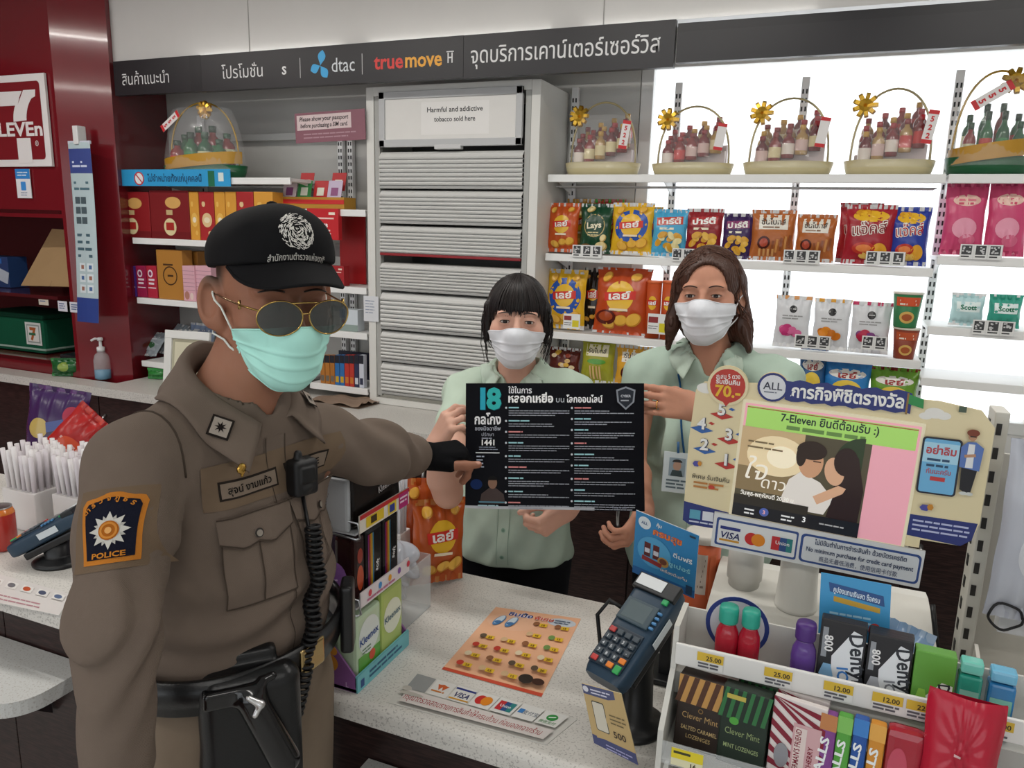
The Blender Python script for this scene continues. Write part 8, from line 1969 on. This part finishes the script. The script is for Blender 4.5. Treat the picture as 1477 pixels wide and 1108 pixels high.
mb = MB(); mb.lathe([(0.040, 0), (0.038, 0.006), (0.034, 0.07), (0.036, 0.20)], 32, (0.215, 0.05, -0.115), '#cfcdc6'); mb.build('neck', SATIN(), t)
mb = MB(); mb.lathe([(0.03, 0.0), (0.03, 0.02), (0.034, 0.022), (0.034, 0.10)], 28, (0.115, 0.09, -0.115), '#c8c6c0'); mb.build('rear_neck', SATIN(), t)
# register base
mb = MB(); P = [(1.17, ZT), (1.60, ZT), (1.60, 1.035), (1.56, 1.04), (1.42, 1.024), (1.2, 0.99), (1.175, 0.97)]
mb.prism(P, -0.155, 0.235, '#d2d0c8', plane='YZ'); mb.build('register_base', M('ivory_plastic', rough=0.45, var=0.03), label='large ivory register base under the customer display', cat='register', recalc=True)
def quadcard(name, label, cat, pts, Y, fn, w, h, edge='#cccccc', t_=0.002, mat=None, lean=0.0):
    """card standing in a plane Y from its four picture corners (ll, lr, ur, ul)"""
    c = [np.array(atY(x, y, Y)) for x, y in pts]; s = Sheet(0.0005); fn(s, w, h); mb = MB()
    bil = lambda x, y: c[0]*(1-x)*(1-y)+c[1]*x*(1-y)+c[2]*x*y+c[3]*(1-x)*y
    s.into(mb, lambda V, l: [tuple(bil(x/w, y/h)+np.array([0, -l-0.0003+lean*(y/h), 0])) for x, y in V])
    q = [tuple(p+np.array([0, lean*(1 if i > 1 else 0), 0])) for i, p in enumerate(c)]; b = [tuple(np.array(p)+np.array([0, t_, 0])) for p in q]
    mb.add(q+b, [(0, 1, 2, 3), (7, 6, 5, 4), (0, 4, 5, 1), (1, 5, 6, 2), (2, 6, 7, 3), (3, 7, 4, 0)], edge); return mb.build(name, mat or PRINT(), label=label, cat=cat)

# ------------------------------------------------------------------ candy rack
RX0, RX1 = -0.165, 0.62
t = thing('candy_rack', 'pale grey stepped candy rack with white price rail on the counter', 'rack', (RX0, 1.07, ZT))
RC = '#c4c3bd'; W = RX1-RX0; zr = lambda z: z-ZT
prof = [(0, 0.001), (0.085, 0.001), (0.085, zr(1.135)), (0.005, zr(1.135)), (-0.005, zr(1.07)), (-0.075, zr(1.01)), (-0.08, zr(0.945)), (-0.07, zr(0.935)), (0, zr(0.935))]
for x in (0.004, W-0.004):
    mb = MB(); mb.prism(prof, x-0.004, x+0.004, RC, plane='YZ')
    for z in (1.10, 1.05, 1.0): mb.box((x-0.0045, 0.045, zr(z)), (0.002, 0.008, 0.018), '#23211f'); mb.box((x-0.0045, 0.062, zr(z)), (0.002, 0.008, 0.018), '#23211f')
    mb.build('side_panel', STEEL(), t, recalc=True)
mb = MB(); mb.box((W/2, 0.083, zr(0.99)), (W, 0.004, 0.28), RC); mb.build('back_panel', STEEL(), t)
mb = MB(); mb.box((W/2, 0.042, zr(1.062)), (W-0.016, 0.08, 0.004), RC); mb.box((W/2, 0.003, zr(1.045)), (W-0.016, 0.003, 0.035), '#a9a8a3'); mb.build('upper_shelf', STEEL(), t)
mb = MB(); mb.box((W/2, 0.0, zr(0.962)), (W-0.016, 0.14, 0.004), RC); mb.build('lower_shelf', STEEL(), t)
mb = MB(); mb.box((W/2, -0.004, zr(1.096)), (W-0.012, 0.006, 0.034), '#dad9d6', 0.002)
mb.build('price_rail', SATIN(), t)
for (px_, nm) in ((1026, '25.00'), (1124, '25.00'), (1211, '12.00'), (1282, '12.00'), (1332, '22.00'), (1388, '22.00'), (1440, '22.00')):
    q = atY(px_, 935+(px_-1026)*0.235, 1.063); s = Sheet(0.0004); s.rect(-0.019, 0.0, 0.038, 0.026, '#dcdbd8'); s.up(); s.rect(-0.019, 0.012, 0.038, 0.014, '#cfae3a'); s.up(); s.text(nm, 0.005, 0.0145, 0.010, '#3a3020', 0.02); s.lines(-0.017, 0.010, 0.034, 2, 0.005, 0.003, '#5a5a60', px_)
    mb = MB(); s.into(mb); mb.box((0, 0.0004, 0.013), (0.038, 0.0006, 0.026), '#dcdbd8'); mb.build('price_label', PRINT(), t, loc=(q[0]-RX0, -0.0084, zr(1.083)))
mb = MB(); mb.box((W/2, -0.0765, zr(0.978)), (W-0.016, 0.002, 0.036), '#d8dcdc'); mb.build('clear_lip', CLEARBOX(), t)
mb = MB(); s = Sheet(0.0004); s.rect(0, 0, 0.045, 0.028, '#d8d4b0'); s.up(); s.rect(0, 0.012, 0.045, 0.016, '#d8c62a'); s.lines(0.003, 0.024, 0.03, 1, 0.01, 0.004, '#3a3a20', 3); s.text('16', 0.032, 0.002, 0.010, '#3a3020', 0.03); s.into(mb); mb.box((0.0225, 0.0006, 0.014), (0.045, 0.0008, 0.028), '#d8d4b0'); mb.build('price_label', PRINT(), t, loc=(0.022, -0.0785, zr(0.963)))
ZU, ZL_ = 1.0645, 0.9645
def spx(x0, x1, yt, Y):
    a, b = atY(x0, (yt+990)/2, Y), atY(x1, (yt+990)/2, Y); return (a[0]+b[0])/2, b[0]-a[0], atY((x0+x1)/2, yt, Y)[2]
# round card with ring
X, w, zt2 = spx(1015, 1108, 862, 1.145); mb = MB(); r = w/2; s = Sheet(0.0005); s.up(); s.disc(0, 0, r, r, '#24387c', seg=40); s.up(); s.disc(0, 0, r*0.86, r*0.86, '#c6cbd2', seg=40); s.up(); s.disc(0.012, r*0.55, 0.006, 0.006, '#3a4a8a', hole=0.6); s.rect(0.016, r*0.42, 0.012, 0.003, '#3a4a8a', rot=-0.7); s.lines(-r*0.5, -r*0.3, r, 2, 0.008, 0.003, '#8a90a8', 3)
s.into(mb); mb.lathe([(r, -0.002), (r, 0)], 40, (0, 0, 0), '#b8bcc8', m=Matrix.Rotation(R_(90), 3, 'X')); mb.build('round_card', PRINT(), loc=(X, 1.148, max(zt2-r, ZU+r+0.0005)), label='round white card with navy ring behind the red candy bottles', cat='card')
def candy_bottle(x0, x1, yt, Y, c, capc, label, rz=0.0):
    X, w, zt2 = spx(x0, x1, yt, Y); h = zt2-ZU; r = w/2
    t = thing('candy_bottle', label, 'candy bottle', (X, Y, ZU+0.001), rz=rz)
    mb = MB(); mb.lathe([(r*0.85, 0), (r, h*0.06), (r*0.96, h*0.25), (r, h*0.5), (r*0.92, h*0.62), (r*0.66, h*0.72), (r*0.66, h*0.78)], 24, col=c, sq=(1, 0.75)); mb.build('bottle', M('candy_bottle_plastic', rough=0.14, var=0.12, coat=0.4, bump=0.4, bscale=60), t)
    mb = MB(); mb.lathe([(r*0.78, h*0.76), (r*0.82, h*0.78), (r*0.82, h*0.95), (r*0.74, h)], 30, col=capc); mb.build('cap', SATIN(), t)
candy_bottle(1030, 1065, 874, 1.105, '#a3162a', '#2a9a86', 'red candy bottle with teal cap, nearer the card terminal')
candy_bottle(1063, 1096, 880, 1.102, '#a3162a', '#2a9a86', 'red candy bottle with teal cap, nearer the purple bottle')
candy_bottle(1140, 1178, 898, 1.10, '#5a3a86', '#4a2a72', 'purple candy bottle beside the black gum packs')
def gum(name, label, x0, x1, yt, Y, c, fn, d=0.02, z=None, rz=-0.06, lean=0.12, mat=None, cat='gum pack', bev=0.002):
    z = ZU if z is None else z
    X, w, zt2 = spx(x0, x1, yt, Y); h = zt2-z; mb = MB(); mb.box((0, d/2, h/2), (w, d, h), c, bev); s = Sheet(0.0005); s.up(); fn(s, w, h); s.into(mb, lambda V, l: [(x, -l, y) for x, y in V])
    return mb.build(name, mat or PRINT(), loc=(X, Y, z+0.001), rot=(-lean, 0, rz), label=label, cat=cat)
def dentyne(ic, gc):
    def fn(s, w, h):
        s.poly([(-w*0.15, h*0.1), (w*0.42, h*0.02), (w*0.46, h*0.88), (w*0.22, h*0.92), (-w*0.2, h*0.55)], '#d8dce0'); s.disc(-w*0.28, h*0.3, w*0.16, h*0.16, gc, seg=6); s.disc(-w*0.12, h*0.14, w*0.12, h*0.12, ic, seg=5); s.up(); s.text('Dentyne', w*0.24, h*0.48, h*0.26, '#22262e', 0.02, width=h*0.78, rot=-1.42); s.rect(-w*0.44, h*0.52, w*0.12, h*0.38, '#8a8e94'); s.text('ICE', -w*0.02, h*0.3, h*0.18, ic, 0.02, rot=-1.42); s.up(); s.text('800', -w*0.38, h*0.70, h*0.14, '#e0e0e0', 0.02, rot=-1.5)
    return fn
for k in range(3):
    gum('gum_pack', ['black gum pack with blue ice picture, front one behind the price rail', 'black gum pack tucked second behind the blue ice gum pack', 'black gum pack at the back of the blue ice stack'][k], 1179, 1247, 904-k*2, 1.090+0.020*k, '#1b1a1e', dentyne('#3a7ac0', '#7aa8cc'), d=0.017)
    gum('gum_pack', ['black gum pack with grey ice picture, front one next to the green pack', 'black gum pack tucked second behind the grey ice gum pack', 'black gum pack at the back of the grey ice stack'][k], 1249, 1316, 926-k*4, 1.088+0.020*k, '#1b1a1e', dentyne('#7a7e86', '#a8acb4'), d=0.017)
gum('gum_pack', 'lime green gum pack with white label behind the price rail', 1318, 1381, 950, 1.085, '#5d9a3a', lambda s, w, h: (s.poly([(-w*0.15, h*0.05), (w*0.42, h*0.02), (w*0.46, h*0.6), (w*0.2, h*0.62), (-w*0.2, h*0.35)], '#d8dcd4'), s.disc(-w*0.25, h*0.3, w*0.15, h*0.2, '#8ac04a', seg=6), s.up(), s.text('Dentyne', w*0.2, h*0.32, h*0.2, '#22262e', 0.02, width=h*0.55, rot=-1.42)), d=0.03)
def mint(s, w, h): s.rect(-w*0.4, h*0.2, w*0.8, h*0.4, '#7ab8a8'); s.up(); s.lines(-w*0.2, h*0.5, w*0.5, 3, h*0.1, h*0.04, '#d8ece8', 3)
for (a, b, yt, c, cc, l) in ((1384, 1420, 958, '#2a9a86', '#6cc0b0', 'teal flip-lid mint box beside the lime gum pack'), (1428, 1470, 972, '#2a78b0', '#6cb0d0', 'blue flip-lid mint box at the right end of the price rail')):
    X, w, zt2 = spx(a, b, yt, 1.088); h = zt2-ZU; t = thing('mint_box', l, 'mint box', (X, 1.088, ZU+0.001), rz=-0.06)
    mb = MB(); mb.box((0, 0.012, h*0.40), (w, 0.024, h*0.8), c, 0.004); s = Sheet(0.0006); s.up(); mint(s, w, h); s.into(mb, lambda V, l_: [(x, -l_, y) for x, y in V]); mb.build('box', GLOSS(), t)
    mb = MB(); mb.box((0, 0.012, h*0.91), (w*0.96, 0.022, h*0.17), cc, 0.004); mb.build('lid', GLOSS(), t)
# blue notice card standing on the rack back
def notice(s, w, h):
    s.rect(0, 0, w, h, '#3f97cc'); s.up(); s.poly([(w*0.14, h*0.78), (w*0.92, h*0.70), (w*0.90, h*0.84), (w*0.12, h*0.90)], '#26508a'); s.poly([(w*0.2, h*0.66), (w*0.86, h*0.60), (w*0.86, h*0.67), (w*0.2, h*0.73)], '#c8a03a'); s.up()
    s.text('คูปองแทนเงินสด ซื้อครบ', w*0.52, h*0.76, h*0.10, '#d8e8f4', 0.02, width=w*0.66, rot=-0.07); s.lines(w*0.15, h*0.52, w*0.6, 3, h*0.07, h*0.028, '#a8d4ec', 4); s.disc(w*0.80, h*0.36, w*0.09, w*0.09, '#b83a34'); s.up(); s.lines(w*0.74, h*0.40, w*0.12, 2, h*0.06, h*0.03, '#e8d0c8', 5); s.rect(w*0.46, h*0.2, w*0.08, h*0.1, '#a8c8d8'); s.rect(w*0.60, h*0.2, w*0.08, h*0.07, '#2a4a7a')
quadcard('notice_card', 'bright blue coupon card standing behind the black gum packs', 'card', [(1179, 935), (1281, 952), (1287, 853), (1184, 834)], 1.165, notice, 0.1, 0.09, '#3f97cc', lean=0.02)
mb = bag_mesh(0.13, 0.11, 0.03, '#7a98b8', lambda s, w, h: (s.disc(-w*0.1, h*0.6, w*0.2, h*0.15, '#a8c0d4', rings=3), s.disc(w*0.2, h*0.3, w*0.15, h*0.2, '#5a7aa8', rings=3)), '#9ab0c8', 95, 16, 16)
q = atY(1275, 895, 1.30); mb.build('foil_pouch', FOIL(), loc=(q[0]-0.01, 1.25, 1.022), rot=(-0.85, 0.12, -0.25), label='shiny silver-blue foil pouch lying on the register base', cat='pouch')
q = atZ(1120, 845, 1.015); mb = MB(); s = Sheet(0.0004); s.rect(-0.03, -0.04, 0.06, 0.08, '#b8c4bc'); s.up(); s.lines(-0.025, 0.03, 0.05, 5, 0.013, 0.005, '#5a7a6a', 4); s.into(mb, lambda V, l: [(x, y, l+0.001+0.10*y) for x, y in V]); mb.add([(-0.03, -0.04, -0.004), (0.03, -0.04, -0.004), (0.03, 0.04, 0.004), (-0.03, 0.04, 0.004)], [(3, 2, 1, 0)], '#b8c4bc')
mb.build('receipt_slip', PRINT(), loc=(q[0], q[1]-0.03, 1.016), rz=-0.3, label='small printed slip lying on the register base beside the display neck', cat='slip')
# lower tier
def caramel(s, w, h):
    s.rect(-w/2, h*0.62, w, h*0.38, '#b88a4a'); s.up()
    for k in range(5): s.poly([(-w*0.5+w*0.22*k-w*0.05, h*0.62), (-w*0.5+w*0.22*k+w*0.06, h*0.62), (-w*0.5+w*0.22*k+w*0.2, h), (-w*0.5+w*0.22*k+w*0.09, h)], '#4a2a16')
    s.text('Clever Mint', 0, h*0.42, h*0.12, '#a88a5a', 0.0, width=w*0.74); s.text('SALTED CARAMEL', 0, h*0.26, h*0.08, '#b8a070', 0.01, width=w*0.74); s.text('LOZENGES', 0, h*0.15, h*0.08, '#b8a070', 0.01, width=w*0.5); s.disc(0, h*0.56, w*0.05, w*0.05, '#8a6a3a', hole=0.7)
def mintbox(s, w, h):
    for k in range(6): s.poly([(-w*0.5+w*0.18*k-w*0.05, h*0.60), (-w*0.5+w*0.18*k+w*0.04, h*0.60), (-w*0.5+w*0.18*k+w*0.15, h), (-w*0.5+w*0.18*k+w*0.07, h)], '#2a6a3a')
    s.disc(-w*0.2, h*0.58, w*0.1, h*0.05, '#4a9a3a'); s.text('Clever Mint', 0, h*0.40, h*0.12, '#8a9a6a', 0.0, width=w*0.74); s.text('MINT LOZENGES', 0, h*0.22, h*0.08, '#98a878', 0.01, width=w*0.74); s.rect(-w*0.4, h*0.86, w*0.4, h*0.06, '#b8a84a')
gum('lozenge_box', 'brown and gold striped lozenge box at the left of the lower candy tier', 976, 1050, 988, 1.032, '#241812', caramel, d=0.03, z=ZL_, rz=-0.1, cat='lozenge box')
gum('lozenge_box', 'green and black striped lozenge box, front one on the lower candy tier', 1040, 1112, 1006, 1.022, '#122418', mintbox, d=0.028, z=ZL_, rz=-0.1, cat='lozenge box')
gum('lozenge_box', 'green striped lozenge box half hidden behind the front green one', 1062, 1122, 994, 1.062, '#16301e', mintbox, d=0.02, z=ZL_, rz=-0.1, cat='lozenge box')
def fisher(s, w, h):
    for k in range(9): s.poly([(max(-w*0.5, -w*0.7+w*0.22*k), h*0.0+max(0, 0)), (-w*0.7+w*0.22*k+w*0.1, 0), (min(w*0.5, -w*0.7+w*0.22*k-w*0.25), h), (min(w*0.5, -w*0.7+w*0.22*k-w*0.35), h)] if False else [(-w*0.5, min(h, h*0.16*k)), (-w*0.5, min(h, h*0.16*k+h*0.08)), (w*0.5, max(0, h*0.16*k+h*0.08-h*0.45)), (w*0.5, max(0, h*0.16*k-h*0.45))], '#7c1c30')
    s.up(); s.rect(-w*0.08, h*0.02, w*0.52, h*0.72, '#c8a0a4'); s.up(); s.rect(-w*0.04, h*0.04, w*0.22, h*0.66, '#d8c8c4'); s.text("FISHERMAN'S FRIEND", w*0.08, h*0.37, h*0.09, '#7c1c30', 0.02, width=h*0.62, rot=PI/2); s.text('CHERRY', w*0.32, h*0.36, h*0.08, '#7c1c30', 0.01, width=h*0.3, rot=PI/2); s.disc(-w*0.25, h*0.3, w*0.14, h*0.15, '#8a8a90')
for k, (a, b, yt, Y, l) in enumerate(((1115, 1196, 1022, 1.020, 'maroon and white striped lozenge sachet, front one with pink panel'), (1120, 1198, 1012, 1.045, 'maroon and white striped lozenge sachet, second behind the front one'), (1124, 1200, 1006, 1.068, 'maroon and white striped lozenge sachet at the back of its stack'))):
    gum('lozenge_sachet', l, a, b, yt, Y, '#d4ccca', fisher, d=0.012, z=ZL_, rz=-0.12, mat=FOIL(), cat='lozenge sachet')
def halls(c2):
    def fn(s, w, h): s.rect(-w/2, h*0.8, w, h*0.2, c2); s.text('HALLS', 0, h*0.40, w*0.75, '#e4e8e8', 0.03, width=h*0.62, rot=PI/2-0.1)
    return fn
for a, b, yt, c, c2, l in ((1186, 1211, 1040, '#7a3f86', '#b87a4a', 'purple candy stick beside the striped sachets'), (1211, 1234, 1044, '#4f9a3a', '#7ab85a', 'green candy stick second along'), (1235, 1258, 1048, '#1f4f9a', '#3a7ac0', 'deep blue candy stick third along'), (1259, 1284, 1056, '#c8862a', '#d8a04a', 'orange candy stick next to the red tin')):
    gum('candy_stick', l, a, b, yt, 1.015, c, halls(c2), d=0.018, z=ZL_, rz=-0.1, bev=0.004, cat='candy stick')
gum('candy_tin', 'rounded red candy tin beside the orange candy stick', 1285, 1345, 1068, 1.012, '#9c1f30', lambda s, w, h: (s.disc(-w*0.15, h*0.55, w*0.25, h*0.25, '#b8455a'), s.up(), s.text('S', w*0.18, h*0.15, h*0.5, '#d8c8cc', 0.0)), d=0.03, z=ZL_, bev=0.010, mat=GLOSS(), cat='candy tin')
# red gathered candy pack
X, w, zt2 = spx(1343, 1460, 1018, 1.01); h = zt2-ZL_; mb = MB()
def heart(a, b):
    x = (a-0.5)*w; z = b*h; e = max(0, 1-abs(2*a-1)**4)*max(0, math.sin(PI*min(1, max(0, b*0.96+0.02))))**0.4
    d0 = math.hypot((a-0.5)*1.2, (b-0.62)); pl = 0.003*math.sin(math.atan2(b-0.62, (a-0.5)*1.2)*16)*math.exp(-(d0/0.28)**2)
    return (x*(1+0.04*math.sin(9*b)), -0.022*e-pl-0.004*math.sin(7*a+4*b), z)
mb.grid(heart, 44, 36, '#b01c34'); mb.grid(lambda a, b: (heart(a, b)[0], 0.006*math.sin(PI*b), b*h), 10, 8, '#b01c34', flip=True)
s = Sheet(0.0008); s.up(); 
for k in range(3): s.rect(-0.012+0.004, h*(0.60-0.28*k), 0.007, 0.0035, '#d8b0b4')
s.into(mb, lambda V, l: [(x, heart(x/w+0.5, y/h)[1]-l-0.001, y) for x, y in V]); mb.build('candy_pouch', FOIL(), loc=(X, 1.012, ZL_+0.001), rot=(-0.1, 0, -0.1), label='big shiny red candy pouch with gathered folds at the picture corner', cat='candy pouch')
# slotted display post at the far right, hanging film bag
q0 = atY(1432, 590, 1.5); t = thing('slotted_post', 'tall pale slotted display post beside the customer display', 'display post', (0.291, 1.50, ZT))
mb = MB(); mb.box((0, 0, (1.434-ZT)/2), (0.022, 0.06, 1.434-ZT), '#cfcdc4', 0.002)
for k in range(13): mb.box((-0.003, -0.0305, 0.05+0.042*k), (0.008, 0.002, 0.02), '#2a2826'); mb.box((-0.0115, 0.006, 0.05+0.042*k), (0.002, 0.012, 0.02), '#2a2826')
mb.build('post', STEEL(), t)
mb = MB(); mb.prism([(-0.03, 0), (-0.30, 0), (-0.30, 0.03), (-0.20, 0.11), (-0.03, 0.16)], 0.012, 0.018, '#c9c6be', plane='YZ'); mb.box((0.16, -0.06, 0.003), (0.30, 0.36, 0.006), '#c9c6be'); mb.box((0.16, 0.028, 0.25), (0.30, 0.006, 0.50), '#c9c6be', 0.001); mb.build('base_bracket', STEEL(), t, recalc=True)
mb = MB(); mb.tube([(0.05, 0.02, 0.555), (0.05, -0.16, 0.56), (0.05, -0.165, 0.57)], 0.003, 8, '#b8b8b8'); mb.build('peg', CHROME(), t)
bm_ = bag_mesh(0.13, 0.30, 0.05, '#c3c6d0', lambda s, w, h: (s.disc(0, h*0.4, w*0.28, h*0.16, '#dcdde2', rings=4), s.up(), s.rect(-w*0.2, h*0.85, w*0.4, h*0.06, '#aab0c4', nx=4)), '#b9bcca', 97)
bm_.build('film_bag', M('milky_film', rough=0.2, alpha=0.8, var=0.05, bump=0.4, bscale=20), loc=(0.352, 1.37, 1.115), label='milky plastic bag hanging at the right edge beside the slotted post', cat='plastic bag')
mb = MB(); q = atY(1450, 890, 1.36); mb.tube([(q[0]+0.024*math.cos(2*PI*i/24), 1.36+0.004*math.sin(i), q[2]+0.022*math.sin(2*PI*i/24)) for i in range(25)]+[(q[0]+0.05, 1.37, q[2]+0.04), (q[0]+0.05, 1.40, q[2]+0.2)], 0.0022, 8, '#17171a'); mb.build('black_cable', RUBBER(), label='thin black cable loop hanging below the milky bag', cat='cable')
mb = MB(); mb.box((0, 0, 0), (0.04, 0.03, 0.03), '#d6d8dc', 0.002); q = atY(1452, 897, 1.42); mb.build('white_box', PRINT(), loc=(q[0]+0.005, 1.42, q[2]), label='tiny white box seen through the black cable loop', cat='box')
mb = MB(); a, b = np.array(atY(1352, 940, 1.42)), np.array(atY(1345, 872, 1.46)); a[2] = max(a[2], ZT+0.004); mb.tube([a, a*0.3+b*0.7, b], 0.0045, 10, '#141416'); mb.build('black_pen', SATIN(), label='black pen standing upright beside the register base', cat='pen')

# ------------------------------------------------------------------ repeats of a kind share a group
GROUPS = {'chip_bag': 'snack bags on the window shelves', 'pink_snack_bag': 'tall pink snack bags at the window end', 'fruit_pouch': 'white dried fruit pouches', 'gift_basket': 'wrapped gift baskets on the top shelves',
    'price_tag': 'price tag strips on the window shelves', 'base_cabinet': 'dark wood cabinets under the back worktop', 'checkout_counter': 'dark wood checkout counter units', 'chip_canister': 'orange chip canisters',
    'noodle_cup': 'stacked noodle cups', 'wipes_pack': 'wipes packs on the short shelf', 'gift_box': 'red gift boxes on the left shelf', 'pink_carton': 'pale pink carton stacks', 'packet': 'packets on the low left shelf',
    'shelf_label': 'shelf labels under the niche shelf', 'green_pouch': 'green pouches on the left worktop', 'tissue_pack': 'tissue packs in the tissue stand', 'gum_pack': 'gum packs behind the price rail', 'candy_bottle': 'candy bottles in the rack',
    'mint_box': 'flip-lid mint boxes', 'lozenge_box': 'lozenge boxes on the lower candy tier', 'lozenge_sachet': 'striped lozenge sachets', 'candy_stick': 'candy sticks on the lower tier', 'crisp_bag': 'orange crisp bags at the counter corner',
    'carrier_bag': 'loose carrier bags on the counter', 'straw_bundle': 'straw bundles on the counter', 'card_terminal': 'card terminals on the counter', 'payment_sticker': 'payment stickers on the counter', 'sign_board': 'boards of the header sign',
    'ceiling_lamp': 'fluorescent battens on the ceiling', 'wall_shelf': 'white slotted wall shelves', 'bag_ledge': 'stone bag ledges on the counter front', 'person': 'people holding the poster'}
for o in SC.objects:
    if o.parent is None and 'category' in o and 'group' not in o:
        g = GROUPS.get(o.name.split('.')[0])
        if g: o['group'] = g
